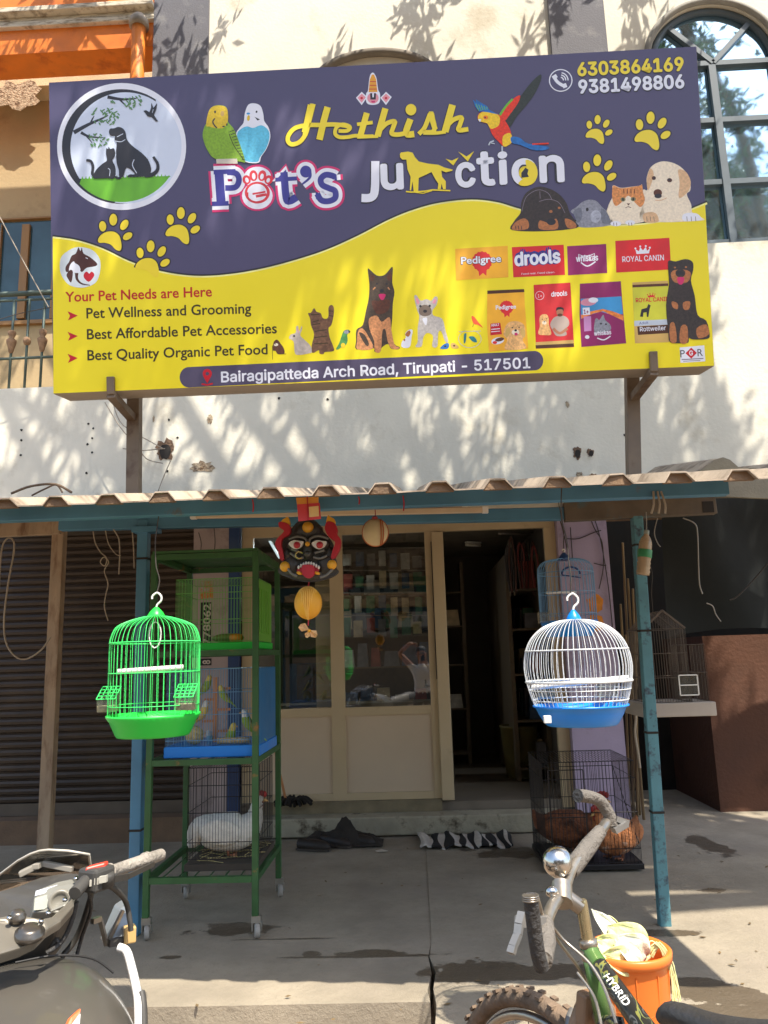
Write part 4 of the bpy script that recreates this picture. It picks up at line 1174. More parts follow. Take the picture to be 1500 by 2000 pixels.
# ---- four pets leaning over the yellow field (zoom 980,80 x3.571)
A = Art([m_cream2])
A.poly([(985,1255),(990,1130),(985,1040),(1015,1040),(1010,960),(1040,880),(1110,842),(1190,850),(1260,890),(1310,960),(1315,1040),(1290,1070),(1320,1140),(1330,1200),(1390,1230),(1380,1255)], m_cream2, 4, T4)
m_ear = P('print_tan_ear', (216,178,136), var=.15, scale=90)
A.poly([(1230,900),(1285,915),(1318,985),(1300,1050),(1250,1095),(1232,1080),(1240,990)], m_ear, 4, T4); A.poly([(1012,960),(1035,890),(1060,930),(1030,1030),(1015,1030)], m_ear, 3, T4)
A.ellipse(1060,957,15,14,m_brn,0,14,T4); A.ellipse(1170,972,18,15,m_brn,0,14,T4); A.ellipse(1062,957,7,8,m_blk,0,10,T4); A.ellipse(1168,970,9,9,m_blk,0,10,T4); A.ellipse(1088,1060,30,26,m_brn,0,18,T4); A.ellipse(1090,1082,26,16,m_blk,0,16,T4); A.line([(1070,1112),(1110,1112),(1150,1095)],6,m_ear,T4,4)
A.poly([(985,1215),(1020,1195),(1070,1200),(1092,1235),(1085,1265),(1000,1265)], m_ear, 4, T4); A.poly([(1262,1215),(1300,1200),(1360,1205),(1390,1235),(1380,1252),(1270,1255)], m_wht, 4, T4)
for x in (1010,1035,1060,1290,1320,1350): A.line([(x,1225),(x+3,1258)],4,P('print_brown_grey', (120,104,90)),T4)
A.done('puppy_picture')
A = Art([m_fur])
m_gin = P('print_ginger', (214,142,82), var=.3, scale=100)
A.poly([(735,1270),(740,1160),(775,1080),(770,1020),(785,1008),(830,1025),(900,1018),(960,1010),(978,1002),(985,1050),(1000,1100),(985,1160),(990,1262)], m_cream2, 4, T4)
A.poly([(770,1100),(772,1022),(785,1010),(830,1028),(900,1020),(962,1010),(978,1004),(985,1060),(998,1110),(970,1160),(930,1130),(885,1080),(850,1110),(820,1140),(790,1150)], m_gin, 3, T4)
A.ellipse(845,1106,18,15,P('print_hazel', (130,128,84)),0,16,T4); A.ellipse(917,1104,18,15,P('print_hazel', (130,128,84)),0,16,T4); A.ellipse(845,1106,7,12,m_blk,0,10,T4); A.ellipse(917,1104,7,12,m_blk,0,10,T4); A.poly([(870,1134),(896,1134),(883,1148)], m_brn,0,T4); A.line([(862,1164),(882,1156),(902,1164)],4,m_brn,T4)
for x in (850,875,900,925): A.line([(x,1035),(x+2,1065)],6,m_brn,T4)
A.ellipse(795,1275,38,18,m_wht,0,18,T4); A.ellipse(895,1268,34,17,m_wht,0,18,T4)
for x in (780,800,885,905): A.line([(x,1268),(x+2,1290)],4,m_brn,T4)
A.done('kitten_picture')
A = Art([m_gry])
A.poly([(480,1190),(520,1160),(560,1125),(610,1108),(660,1118),(700,1160),(750,1210),(758,1285),(530,1298),(525,1230)], m_gry, 4, T4); A.poly([(500,1190),(550,1165),(560,1230),(530,1270),(510,1230)], P('print_grey_shade', (112,116,128), var=.2, scale=90), 3, T4); A.poly([(690,1170),(735,1200),(758,1270),(700,1270)], P('print_grey_shade', (112,116,128)), 3, T4)
A.ellipse(596,1176,10,13,m_blk,0,12,T4); A.ellipse(655,1225,38,44,P('print_grey_light', (168,172,184), var=.2, scale=90),.2,18,T4); A.ellipse(668,1240,12,8,m_gry,0,10,T4)
A.done('rabbit_picture')
A = Art([m_blk])
m_rot = P('print_black_fur', (58,50,46), var=.35, scale=90); m_rt2 = P('print_rust', (176,112,66), var=.25, scale=90)
A.poly([(72,1320),(85,1260),(130,1200),(135,1130),(170,1060),(250,1018),(330,1030),(400,1070),(450,1130),(475,1200),(515,1260),(522,1305),(300,1328)], m_rot, 4, T4)
A.poly([(75,1318),(90,1270),(150,1238),(185,1260),(180,1312)], m_rt2, 3, T4); A.poly([(255,1300),(262,1255),(290,1258),(330,1270),(380,1240),(390,1310),(290,1318)], m_rt2, 3, T4); A.ellipse(342,1190,12,10,m_rt2,0,12,T4); A.ellipse(400,1165,10,8,m_rt2,0,12,T4); A.poly([(440,1240),(500,1260),(520,1300),(460,1305)], m_rt2,3,T4)
A.ellipse(345,1262,32,24,m_blk,0,16,T4)
for q in ([(140,1190),(170,1090),(250,1040),(320,1060),(350,1110)],[(260,1120),(330,1105),(400,1130),(440,1200)],[(265,1050),(268,1100)]): A.line(q,4,P('print_grey', (120,110,120)),T4,4)
for x in (95,115,135): A.line([(x,1290),(x+4,1316)],5,m_blk,T4)
A.done('sleeping_dog_picture')
# ---- row of animals (zoom 500,500 x3.261)
T7 = Zm(500, 500, 1500/460)
A = Art([m_brn])
A.poly([(108,600),(112,550),(135,533),(158,560),(178,590),(180,622),(140,626),(125,605)], m_brn, 3, T7); A.ellipse(128,565,14,10,m_cream2,0,10,T7); A.ellipse(122,560,4,4,m_blk,0,8,T7); A.line([(105,570),(106,660)],3,m_ttx,T7); A.line([(140,624),(192,624)],3,m_ttx,T7)
A.done('hamster_picture')
A = Art([m_gry]); m_rb = P('print_rabbit', (190,178,166), var=.2, scale=50)
A.poly([(210,525),(222,500),(252,490),(256,452),(268,446),(276,480),(290,446),(294,465),(282,505),(310,535),(345,570),(358,610),(330,622),(260,630),(245,600),(240,545)], m_rb, 3, T7); A.ellipse(243,510,7,7,m_blk,0,10,T7); A.line([(268,462),(270,490)],5,P('print_rose', (226,150,170)),T7)
A.done('rabbit_picture')
A = Art([m_brn]); m_tab = P('print_tabby', (116,82,58), var=.4, scale=60)
A.poly([(332,365),(350,362),(370,332),(385,355),(412,365),(425,395),(450,400),(462,380),(462,330),(480,312),(496,330),(494,380),(480,440),(462,460),(470,520),(490,570),(495,605),(440,612),(430,625),(405,622),(400,600),(360,618),(355,570),(370,500),(350,440),(345,400)], m_tab, 3, T7)
for q in ([(360,420),(400,410)],[(355,440),(410,430)],[(375,480),(450,470)],[(372,520),(455,510)],[(370,560),(460,555)],[(465,350),(492,352)],[(464,380),(492,384)],[(350,375),(405,372)]): A.line(q,6,m_ttx,T7)
A.done('cat_picture')
A = Art([m_grn])
A.poly([(510,592),(530,555),(548,500),(562,475),(588,470),(600,482),(582,500),(584,540),(570,570),(545,580),(525,595)], P('print_parrot_green', (74,140,74), var=.25, scale=50), 3, T7); A.ellipse(576,484,16,13,m_gry,0,14,T7); A.poly([(588,474),(602,482),(592,494)],m_blk,0,T7); A.ellipse(555,570,14,16,m_py,0,12,T7)
A.done('parrot_picture')
A = Art([m_blk]); m_shep = P('print_shepherd_dark', (74,60,46), var=.4, scale=90); m_sht = P('print_shepherd_tan', (206,142,92), var=.3, scale=90)
A.poly([(640,470),(680,440),(700,350),(718,270),(722,180),(712,90),(722,84),(770,125),(820,120),(862,72),(872,85),(868,170),(882,230),(872,300),(868,400),(862,480),(880,560),(915,580),(905,595),(860,590),(840,560),(800,585),(790,612),(755,610),(745,585),(640,595),(638,540)], m_shep, 3, T7)
A.poly([(720,400),(770,380),(800,420),(850,390),(862,470),(882,565),(912,582),(900,594),(862,588),(838,540),(825,470),(805,480),(795,605),(758,608),(752,540),(725,470)], m_sht, 3, T7); A.poly([(645,540),(650,480),(680,462),(720,520),(745,590),(645,594)], m_sht, 3, T7); A.poly([(655,490),(690,500),(720,560),(700,570)], m_shep, 3, T7)
A.poly([(728,110),(760,130),(745,160),(725,155)], m_brn,0,T7); A.poly([(860,95),(868,150),(845,160),(830,135)], m_brn,0,T7)
A.poly([(750,205),(770,190),(800,205),(845,190),(850,235),(825,262),(770,262)], m_shep, 3, T7); A.ellipse(770,178,8,6,m_blk,0,10,T7); A.ellipse(832,178,8,6,m_blk,0,10,T7); A.ellipse(801,222,14,11,m_blk,0,12,T7); A.poly([(782,245),(825,245),(812,278),(795,278)], m_mag,3,T7); A.line([(745,215),(760,200)],8,m_sht,T7); A.line([(840,200),(852,215)],8,m_sht,T7); A.poly([(735,290),(780,285),(850,280),(840,350),(770,370)], m_brn,3,T7)
A.done('shepherd_dog_picture')
A = Art([m_wht])
A.poly([(928,580),(930,545),(955,520),(950,495),(975,470),(998,475),(990,520),(985,565),(970,585)], m_wht, 3, T7); A.poly([(950,500),(975,474),(985,490),(970,515)], m_rt2,3,T7); A.ellipse(945,535,6,8,m_rt2,0,10,T7)
A.done('hamster_picture')
A = Art([m_gry]); m_frn = P('print_pale_grey_fur', (192,186,178), var=.18, scale=90)
A.poly([(1008,262),(1022,250),(1048,285),(1085,275),(1115,285),(1140,258),(1158,270),(1148,315),(1125,345),(1130,380),(1185,400),(1205,470),(1225,545),(1205,545),(1180,480),(1160,490),(1155,575),(1122,575),(1128,510),(1090,490),(1065,520),(1055,575),(1015,578),(1030,545),(1030,460),(1040,385),(1025,340)], m_frn, 3, T7)
A.poly([(1040,330),(1075,310),(1112,330),(1115,370),(1075,385),(1042,370)], P('print_brown_grey', (120,104,90), var=.25, scale=90),3,T7); A.ellipse(1047,320,8,8,m_blk,0,10,T7); A.ellipse(1106,318,8,8,m_blk,0,10,T7); A.ellipse(1077,352,13,10,m_blk,0,12,T7); A.poly([(1060,400),(1090,395),(1085,440),(1072,430)], m_wht,3,T7); A.poly([(1016,275),(1026,262),(1042,300),(1028,310)], P('print_rose', (226,150,170)),0,T7); A.poly([(1150,280),(1138,270),(1122,300),(1140,305)], P('print_rose', (226,150,170)),0,T7)
A.done('bulldog_picture')
A = Art([m_blk])
A.poly([(1172,590),(1200,560),(1228,558),(1222,590)], m_pb,3,T7); A.poly([(1240,560),(1265,555),(1292,585),(1250,588)], m_tan2,3,T7); A.ellipse(1205,575,8,6,m_blk,0,8,T7); A.ellipse(1262,572,8,6,m_brn,0,8,T7)
A.done('frog_picture')
A = Art([m_silv])
A.line([(1362+72*math.cos(R(a)), 528+56*math.sin(R(a))) for a in range(-70, 251, 10)], 3, m_silv, T7); A.line([(1292,482),(1432,478)], 3, m_silv, T7)
A.poly([(1325,500),(1340,495),(1335,545),(1324,555)], P('print_teal', (40,130,140)),3,T7); A.poly([(1355,515),(1390,515),(1408,548),(1380,545)], P('print_teal', (40,130,140)),3,T7)
A.done('fish_bowl_picture')
A = Art([m_po]); A.poly([(1372,385),(1390,388),(1415,420),(1446,458),(1415,440),(1385,430)], P('print_finch', (232,90,50)),3,T7); A.line([(1385,432),(1380,452)],3,m_brn,T7); A.done('finch_picture')
A = Art([m_rot], .003)
A.poly([(1190,215),(1195,185),(1230,190),(1280,178),(1318,192),(1322,235),(1310,290),(1330,370),(1345,470),(1390,500),(1408,570),(1395,595),(1320,598),(1300,590),(1295,615),(1250,618),(1200,612),(1192,560),(1180,420),(1195,310)], m_rot, 3, T6)
A.poly([(1205,258),(1225,235),(1285,235),(1310,255),(1290,300),(1225,300)], m_rt2,3,T6); A.ellipse(1255,252,26,22,m_rot,0,16,T6); A.ellipse(1254,250,13,9,m_blk,0,12,T6); A.poly([(1238,275),(1275,275),(1266,308),(1246,308)], m_mag,3,T6); A.ellipse(1226,222,6,5,m_rt2,0,8,T6); A.ellipse(1284,220,6,5,m_rt2,0,8,T6)
A.poly([(1210,400),(1240,410),(1240,440),(1215,430)],m_rt2,3,T6); A.poly([(1270,405),(1305,400),(1300,440),(1272,440)],m_rt2,3,T6); A.poly([(1200,520),(1225,515),(1235,608),(1202,608)],m_rt2,3,T6); A.poly([(1258,530),(1290,530),(1292,612),(1252,612)],m_rt2,3,T6); A.poly([(1340,540),(1390,520),(1405,570),(1350,592)],m_rt2,3,T6)
A.done('rottweiler_picture')
# ---- supports
m_iron = M('brown_iron', S(112, 96, 78), rough=.6, metal=.1, var=.15, scale=8, c2=S(84,62,46), mask=(.55,.7), mscale=6)
TY = 4.02
for (x, top_, bot) in ((262, 793, 968), (1237, 735, 945)):
    p = at(x, top_, TY); q = at(x, bot, TY)
    mb = MB(); mb.bar((q.x, TY, cz(TY)-.03), (p.x, TY, p.z+.12), .07, .06, (0,1,0)); bevel(mb.build('support_tube', m_iron, SG), .004)
for (x, y0, y1, tx) in ((218, 737, 776, 262), (1274, 688, 735, 1237)):
    d = s2(x, y0); e2 = s2(x, y1)
    a = s3(d[0], d[1], .012); b = s3(d[0], -hh-.018, .012)
    mb = MB(); mb.bar(a, b, .04, .02, sN); c = b+Vector((0, 0, 0)); t = at(tx, 800, TY); mb.bar(c, (t.x, TY, c.z-.05), .045, .04)
    bevel(mb.build('bracket', m_iron, SG), .003)
print('LAY', LAY[0])
# ================================================================== cages and rack
m_gwire = M('green_cage_wire', S(70, 226, 112), rough=.35, var=.05)
m_gtray = M('green_cage_plastic', S(40, 206, 70), rough=.35, var=.05, scale=4)
m_wwire = M('white_cage_wire', S(214, 216, 214), rough=.4, var=.04)
m_btray = M('blue_cage_plastic', S(20, 132, 226), rough=.35, var=.06, scale=4)
m_clear = glass('clear_plastic', tint=(.88,.92,.9), base=.1, blend=.3, dirt=.12)
m_bwire = M('blue_cage_wire', S(110, 160, 200), rough=.4, var=.06)
m_dwire = M('black_cage_wire', S(44, 42, 42), rough=.4, metal=.4, var=.1)
m_iwire = M('bare_wire', S(150, 142, 130), rough=.5, metal=.6, var=.1)
m_chrome = M('chrome', S(200, 198, 194), rough=.18, metal=1, var=.08, scale=20)
m_wood = M('perch_wood', S(184, 128, 84), rough=.7, var=.2, stretch=(1,1,.3))
m_white = M('white_plastic', S(232, 230, 222), rough=.4, var=.04)
m_string = M('dark_string', S(70, 64, 58), rough=.9, var=.2)

def dome_cage(name, c, zb, prof, tray, hoops, hook, label, mw, mt, mcap, nb=44, wr_=.0012, rs_=1., cat='birdcage', group=None):
    """round cage hanging on a wire; prof = (radius, z) of the bars from the bottom up"""
    prof = [(r*rs_, z) for r, z in prof]; tray = [(r*rs_, z) for r, z in tray]
    T = thing(name, (c.x, c.y, zb), label, cat, group)
    mb = MB()
    pr = crv([(r, 0, z) for r, z in prof], 5)
    for k in range(nb):
        a = 2*PI*(k+.25)/nb
        mb.tube([(c.x+p.x*math.cos(a), c.y+p.x*math.sin(a), p.z) for p in pr], wr_, 4, caps=False)
    mb.build('bars', mw, T, fix=False)
    def rad(z):
        for i in range(len(pr)-1):
            if pr[i].z <= z <= pr[i+1].z: return pr[i].x+(pr[i+1].x-pr[i].x)*(z-pr[i].z)/max(1e-6, pr[i+1].z-pr[i].z)
        return pr[0].x
    for z, w in hoops:
        r = rad(z)+.001
        h = MB(); h.tube([(c.x+r*math.cos(2*PI*k/48), c.y+r*math.sin(2*PI*k/48), z) for k in range(48)], w, 5, closed=True)
        h.build('hoop', mw, T, fix=False)
    h = MB(); h.lathe(tray, (c.x, c.y, 0), 48, caps=False); h.build('tray', mt, T)
    zt_ = prof[-1][1]
    cp = MB(); r0 = prof[-1][0]
    cp.lathe([(r0*1.08, zt_-.006), (r0*1.06, zt_+.004), (r0*.8, zt_+.018), (r0*.4, zt_+.032), (.006, zt_+.038), (.0, zt_+.038)], (c.x, c.y, 0), 20); cp.build('cap', mcap, T)
    hk = MB(); z0 = zt_+.036; s = hook/.06
    hk.tube(crv([(c.x, c.y, z0), (c.x+.004*s, c.y, z0+.012*s), (c.x+.018*s, c.y, z0+.026*s), (c.x+.018*s, c.y, z0+.044*s), (c.x+.002*s, c.y, z0+.058*s), (c.x-.016*s, c.y, z0+.046*s), (c.x-.018*s, c.y, z0+.034*s)], 5), .0042, 7)
    hk.build('hook', m_white, T, fix=False)
    return T, z0+.056*s
def hang(x, y, z0, z1, name, label, m=None, r=.0024, cat='wire', wob=.01, group=None):
    mb = MB(); rnd = random.Random(int(x*1000))
    n = 6
    mb.tube(crv([(x+rnd.uniform(-wob, wob)*(0 < i < n), y+rnd.uniform(-wob, wob)*(0 < i < n), z0+(z1-z0)*i/n) for i in range(n+1)], 3), r, 4)
    return tag(mb.build(name, m or m_string, fix=False), label, cat, group)

# green arched cage in the sun
Yg = 3.12
gc = at(300, 1400, Yg); k = Yg/FPX*1.0
zq = lambda px, py, Y: at(px, py, Y).z
z0, z1, z2 = zq(300,1400,Yg), zq(300,1255,Yg), zq(300,1204,Yg)
T, zh = dome_cage('birdcage', gc, zq(300,1436,Yg), [(.186,z0-.005),(.188,z0+.1),(.188,z1-.02),(.185,z1+.02),(.165,z1+.062),(.12,z2-.02),(.06,z2-.003),(.035,z2)],
    [(.0,zq(300,1437,Yg)+.002),(.148,zq(300,1437,Yg)),(.155,zq(300,1432,Yg)),(.178,zq(300,1408,Yg)),(.194,z0+.004),(.194,z0+.012),(.188,z0+.012),(.17,z0-.02),(.15,zq(300,1430,Yg)),(0,zq(300,1430,Yg))],
    [(z1,.0024),(zq(300,1313,Yg),.0016),(zq(300,1376,Yg),.0016)], .062, 'bright green round topped birdcage hanging in the sun by the blue post', m_gwire, m_gtray, m_gtray, nb=46, rs_=.937)
pz = zq(290,1307,Yg)
mb = MB(); mb.tube([(gc.x-.13, gc.y-.06, pz-.006), (gc.x+.1, gc.y+.05, pz+.004)], .0105, 8); mb.build('perch', m_white, T)
mb = MB(); q = at(303,1240,Yg); mb.tube(crv([(q.x+.024*math.sin(a)*(1.0), q.y, q.z-.052*math.cos(a)) for a in [2*PI*i/14 for i in range(15)]], 2), .0028, 6); mb.tube([(q.x, q.y, q.z+.05), (q.x, q.y, z2)], .0014, 4); mb.build('swing', m_white, T, fix=False)
for (px, py, sx, yy) in ((374,1366,1,-.08),(212,1372,-1,.0)):
    q = at(px, py, Yg)+Vector((0,yy,0))
    mb = MB(); w, h, d = .034, .036, .03
    mb.add([(q.x-w,q.y-d,q.z-h),(q.x+w,q.y-d,q.z-h),(q.x+w,q.y+d,q.z-h),(q.x-w,q.y+d,q.z-h),(q.x-w*1.05,q.y-d*1.05,q.z+h*.3),(q.x+w*1.05,q.y-d*1.05,q.z+h*.3),(q.x+w*1.05,q.y+d,q.z+h),(q.x-w*1.05,q.y+d,q.z+h)],[(0,1,2,3),(0,1,5,4),(1,2,6,5),(3,0,4,7),(2,3,7,6)])
    f = mb.build('feeder', m_clear, T, fix=False)
    mb = MB()
    for i in range(5):
        t = i/4; mb.tube([(q.x-w*1.1, q.y-d*1.1+t*d*2, q.z+h*.4+t*h*1.3), (q.x+w*1.1, q.y-d*1.1+t*d*2, q.z+h*.4+t*h*1.3)], .0022, 4)
        mb.tube([(q.x-w*1.1+t*w*2.2, q.y-d*1.1, q.z+h*.4), (q.x-w*1.1+t*w*2.2, q.y+d, q.z+h*1.7)], .0022, 4)
    mb.build('lid', m_gwire, f, fix=False)
    mb = MB(); mb.box(q.x-w*.9, q.x+w*.9, q.y-d*.9, q.y+d*.9, q.z-h*.97, q.z-h*.35); mb.build('seed', M('seed_mix', S(206,190,150), rough=.9, var=.4, scale=60), f)
hang(gc.x, gc.y, zh, cz(BYF)-.08, 'hanging_wire', 'thin wire holding the green birdcage from the canopy beam')

# white and blue globe cage in the sun
Yw = 2.99
wcx = at(1134, 1385, Yw)
zz = lambda py: zq(1134, py, Yw)
k = Yw/FPX
T, zh = dome_cage('birdcage', wcx, zz(1416), [(.188,zz(1379)),(.206,zz(1352)),(.219,zz(1325)),(.2235,zz(1298)),(.213,zz(1268)),(.185,zz(1243)),(.135,zz(1223)),(.07,zz(1212)),(.03,zz(1210))],
    [(0,zz(1416)),(.142,zz(1416)),(.152,zz(1412)),(.174,zz(1394)),(.186,zz(1379)-.004),(.198,zz(1379)),(.198,zz(1376)),(.188,zz(1376)),(.168,zz(1393)),(.15,zz(1409)),(0,zz(1410))],
    [(zz(1269),.0026),(zz(1330),.005),(zz(1346),.0018),(zz(1366),.0022)], .066, 'white wire globe birdcage with bright blue tray hanging in the sun', m_wwire, m_btray, m_btray, nb=58, wr_=.0012, rs_=.89)
mb = MB(); q = at(1134, 1333, Yw); mb.tube([(q.x-.187, q.y-.02, q.z-.012), (q.x+.187, q.y+.03, q.z+.012)], .010, 8); mb.build('perch', m_white, T)
for px in (1066, 1190):
    q = at(px, 1345, Yw+.1); mb = MB(); mb.box(q.x-.035, q.x+.035, q.y, q.y+.05, q.z-.035, q.z+.03); bevel(mb.build('feeder', m_clear, T), .004)
mb = MB(); q = at(1063, 1402, Yw-.1); mb.box(q.x-.012, q.x+.014, q.y-.07, q.y-.045, q.z-.014, q.z+.012); bevel(mb.build('catch', m_white, T), .003)
hang(wcx.x-.008, wcx.y, zh-.01, cz(Yw)-.002, 'hanging_wire', 'thin wire holding the white and blue birdcage from the canopy beam', wob=.016)

# smaller blue cage hanging behind it
Yb = 4.25
bc = at(1111, 1215, Yb); zz = lambda py: zq(1111, py, Yb)
T, zh = dome_cage('birdcage', bc, zz(1243), [(.148,zz(1216)),(.15,zz(1190)),(.15,zz(1122)),(.14,zz(1104)),(.105,zz(1095)),(.045,zz(1092)),(.03,zz(1092))],
    [(0,zz(1243)),(.12,zz(1243)),(.152,zz(1215)),(.156,zz(1213)),(.148,zz(1213)),(.118,zz(1238)),(0,zz(1238))], [(zz(1120),.0018),(zz(1158),.0016),(zz(1200),.0016)], .02,
    'dull blue arched birdcage hanging in shade before the lilac pillar', m_bwire, m_btray, M('dark_blue_cap', S(30,66,120), rough=.4), nb=38, wr_=.0014)
mb = MB(); q = at(1100,1158,Yb); mb.tube([(q.x-.1,q.y-.05,q.z),(q.x+.07,q.y,q.z+.002)], .007, 7); mb.build('perch', m_white, T)
mb = MB(); q = at(1115,1118,Yb); mb.tube([(q.x+.05*math.cos(a), q.y, q.z+.04*math.sin(a)-.01) for a in [PI*i/10 for i in range(11)]], .006, 6); mb.tube([(q.x-.05,q.y,q.z-.012),(q.x+.05,q.y,q.z-.03)], .004, 6); mb.build('swing', M('dark_blue_cap', (0,0,0)), T, fix=False)
mb = MB(); q = at(1062,1207,Yb-.08); mb.box(q.x-.028,q.x+.028,q.y-.02,q.y+.03,q.z-.028,q.z+.03); mb.build('feeder', m_clear, T)
hang(bc.x, bc.y, zz(1092)+.04, cz(Yb)-.04, 'hanging_wire', 'thin wire holding the dull blue cage in front of the lilac pillar', wob=.012)

# ---- wire boxes
def wire_box(mb, x0, x1, y0, y1, z0, z1, nx, ny, nz=(), r=.0012, top=True, sides='fblr'):
    for i in range(nx+1):
        x = x0+(x1-x0)*i/nx
        if 'f' in sides: mb.tube([(x,y0,z0),(x,y0,z1)], r, 4, caps=False)
        if 'b' in sides: mb.tube([(x,y1,z0),(x,y1,z1)], r, 4, caps=False)
        if top: mb.tube([(x,y0,z1),(x,y1,z1)], r, 4, caps=False)
    for i in range(ny+1):
        y = y0+(y1-y0)*i/ny
        if 'l' in sides: mb.tube([(x0,y,z0),(x0,y,z1)], r, 4, caps=False)
        if 'r' in sides: mb.tube([(x1,y,z0),(x1,y,z1)], r, 4, caps=False)
    for f in nz:
        z = z0+(z1-z0)*f
        for a, b in (((x0,y0),(x1,y0)),((x1,y0),(x1,y1)),((x1,y1),(x0,y1)),((x0,y1),(x0,y0))):
            mb.tube([(a[0],a[1],z),(b[0],b[1],z)], r*1.6, 4, caps=False)
# green rack on castors
m_rack = M('green_rack_paint', S(50, 92, 50), rough=.5, var=.18, scale=9, c2=S(150,104,52), mask=(.62,.7), mscale=8)
fl, frp = gr(287, 1806, .09), gr(507, 1790, .09)
RY0 = (fl.y+frp.y)/2
fX0, fX1 = at(292, 1500, RY0).x, at(499, 1500, RY0).x
RY1 = RY0+.72
# right rear post stands where the photo shows it
rz = [zq(400,y,RY0) for y in (1086, 1276, 1488, 1718)]
RK = thing('cage_rack', ((fX0+fX1)/2, RY0, 0), 'green welded cage rack on castor wheels beside the blue post', 'rack')
w = .034
for i, (x, y) in enumerate(((fX0,RY0),(fX1,RY0),(fX0,RY1),(fX1,RY1))):
    mb = MB(); mb.box(x-w/2, x+w/2, y-w/2, y+w/2, .11, rz[0]+.02); bevel(mb.build('upright', m_rack, RK), .003)
    cs = MB(); cs.lathe([(.0,-.014),(.03,-.014),(.036,-.008),(.036,.008),(.03,.014),(0,.014)], (x+.012,y-.01,.038), 16, axis=(1,.3,0)); c_ = cs.build('castor', M('castor_grey', S(160,154,144), rough=.5, var=.15), RK)
    fk = MB(); fk.box(x-.02,x+.03,y-.012,y+.012,.075,.112); fk.box(x-.018,x-.012,y-.012,y+.012,.035,.0749); fk.box(x+.03,x+.036,y-.012,y+.012,.035,.08); fk.build('castor_fork', M('castor_steel', S(170,168,160), rough=.35, metal=.8), c_)
for z in rz:
    h = w*.95
    mb = MB()
    for y in (RY0, RY1): mb.box(fX0+w/2+.001, fX1-w/2-.001, y-w/2+.002, y+w/2-.002, z-h/2, z+h/2)
    for x in (fX0, fX1): mb.box(x-w/2+.002, x+w/2-.002, RY0+w/2+.001, RY1-w/2-.001, z-h/2, z+h/2)
    mb.build('shelf_frame', m_rack, RK)
mb = MB(); mb.box(fX0-.01, fX1+.01, RY0-.015, RY1+.015, rz[0]+.0205, rz[0]+.036); mb.build('top_panel', m_rack, RK)
for z in rz[1:]:
    mb = MB()
    for i in range(1, 7):
        x = fX0+(fX1-fX0)*i/7; mb.tube([(x,RY0+.02,z+.012),(x,RY1-.02,z+.012)], .004, 5)
    mb.build('shelf_rods', m_rack, RK, fix=False)
# upper green cage
m_gside = M('green_side_panel', S(112, 176, 62), rough=.5, var=.08); m_gw2 = M('dull_green_wire', S(120, 190, 96), rough=.5, var=.05)
cx0, cx1 = at(343,1200,RY0+.06).x, at(496,1200,RY0+.06).x+.012
zb_, zt_ = rz[1]+.019, zq(420,1130,RY0+.06)
T = thing('birdcage', ((cx0+cx1)/2, RY0+.06, zb_), 'rectangular green wire birdcage on the top shelf of the rack', 'birdcage')
mb = MB(); wire_box(mb, cx0, cx1, RY0+.06, RY0+.52, zb_+.04, zt_, 26, 24, (.02,.36,.78,1), sides='fbl'); mb.build('bars', m_gw2, T, fix=False)
mb = MB(); mb.box(cx1-.004, cx1+.006, RY0+.06, RY0+.52, zb_+.045, zt_-.005)
for i in range(5): mb.box(cx1+.0065, cx1+.011, RY0+.12+i*.07, RY0+.15+i*.07, zb_+.09, zt_-.06)
bevel(mb.build('side_panel', m_gside, T), .003)
mb = MB(); mb.box(cx0-.005, cx1+.012, RY0+.05, RY0+.53, zb_, zb_+.042); bevel(mb.build('tray', m_gtray, T), .006)
mb = MB(); q = at(445,1250,RY0+.2); mb.ell((q.x,q.y,zb_+.07), .10, .06, .028, 14, 8); mb.build('feed_tray', M('feeder_green', S(130,150,80), rough=.6), T)
mb = MB(); q = at(461,1248,RY0+.12); mb.lathe([(0,0),(.035,0),(.04,.02),(.036,.045),(.0,.05)], (q.x,q.y,zb_+.043), 16); mb.build('cup', M('orange_cup', S(224,150,40), rough=.5), T)
# lower blue cage with perches and budgerigars
m_bside = M('blue_side_panel', S(44, 112, 164), rough=.5, var=.08)
bx0, bx1 = at(324,1400,RY0+.04).x, at(501,1400,RY0+.04).x+.008
zb_, zt_ = rz[2]+.019, zq(440,1306,RY0+.04); y0, y1 = RY0+.04, RY0+.56
T = thing('birdcage', ((bx0+bx1)/2, y0, zb_), 'rectangular blue wire birdcage with budgerigars on the middle rack shelf', 'birdcage')
mb = MB(); wire_box(mb, bx0, bx1, y0, y1, zb_+.05, zt_, 34, 26, (.02,.1,.42,.7,1), sides='fbl'); mb.build('bars', m_bwire, T, fix=False)
mb = MB(); mb.box(bx1-.003, bx1+.008, y0, y1, zb_+.06, zt_); bevel(mb.build('side_panel', m_bside, T), .004)
mb = MB(); mb.box(bx0-.006, bx1+.014, y0-.012, y1+.012, zb_, zb_+.062); bevel(mb.build('tray', m_btray, T), .006)
yy = y0+.2
mb = MB(); q = at(421, 1400, yy); zl = zb_+.063
mb.box(q.x-.012, q.x+.012, yy-.01, yy+.01, zl, zt_-.05)
for i, (py, dx0, dx1) in enumerate(((1345,.013,.09),(1366,-.07,-.013),(1386,.013,.09),(1408,-.08,-.013),(1428,.013,.09))):
    zp = zq(421, py, yy); mb.box(q.x+dx0, q.x+dx1, yy-.007, yy+.007, zp-.007, zp+.007)
mb.build('perch_tree', m_wood, T)
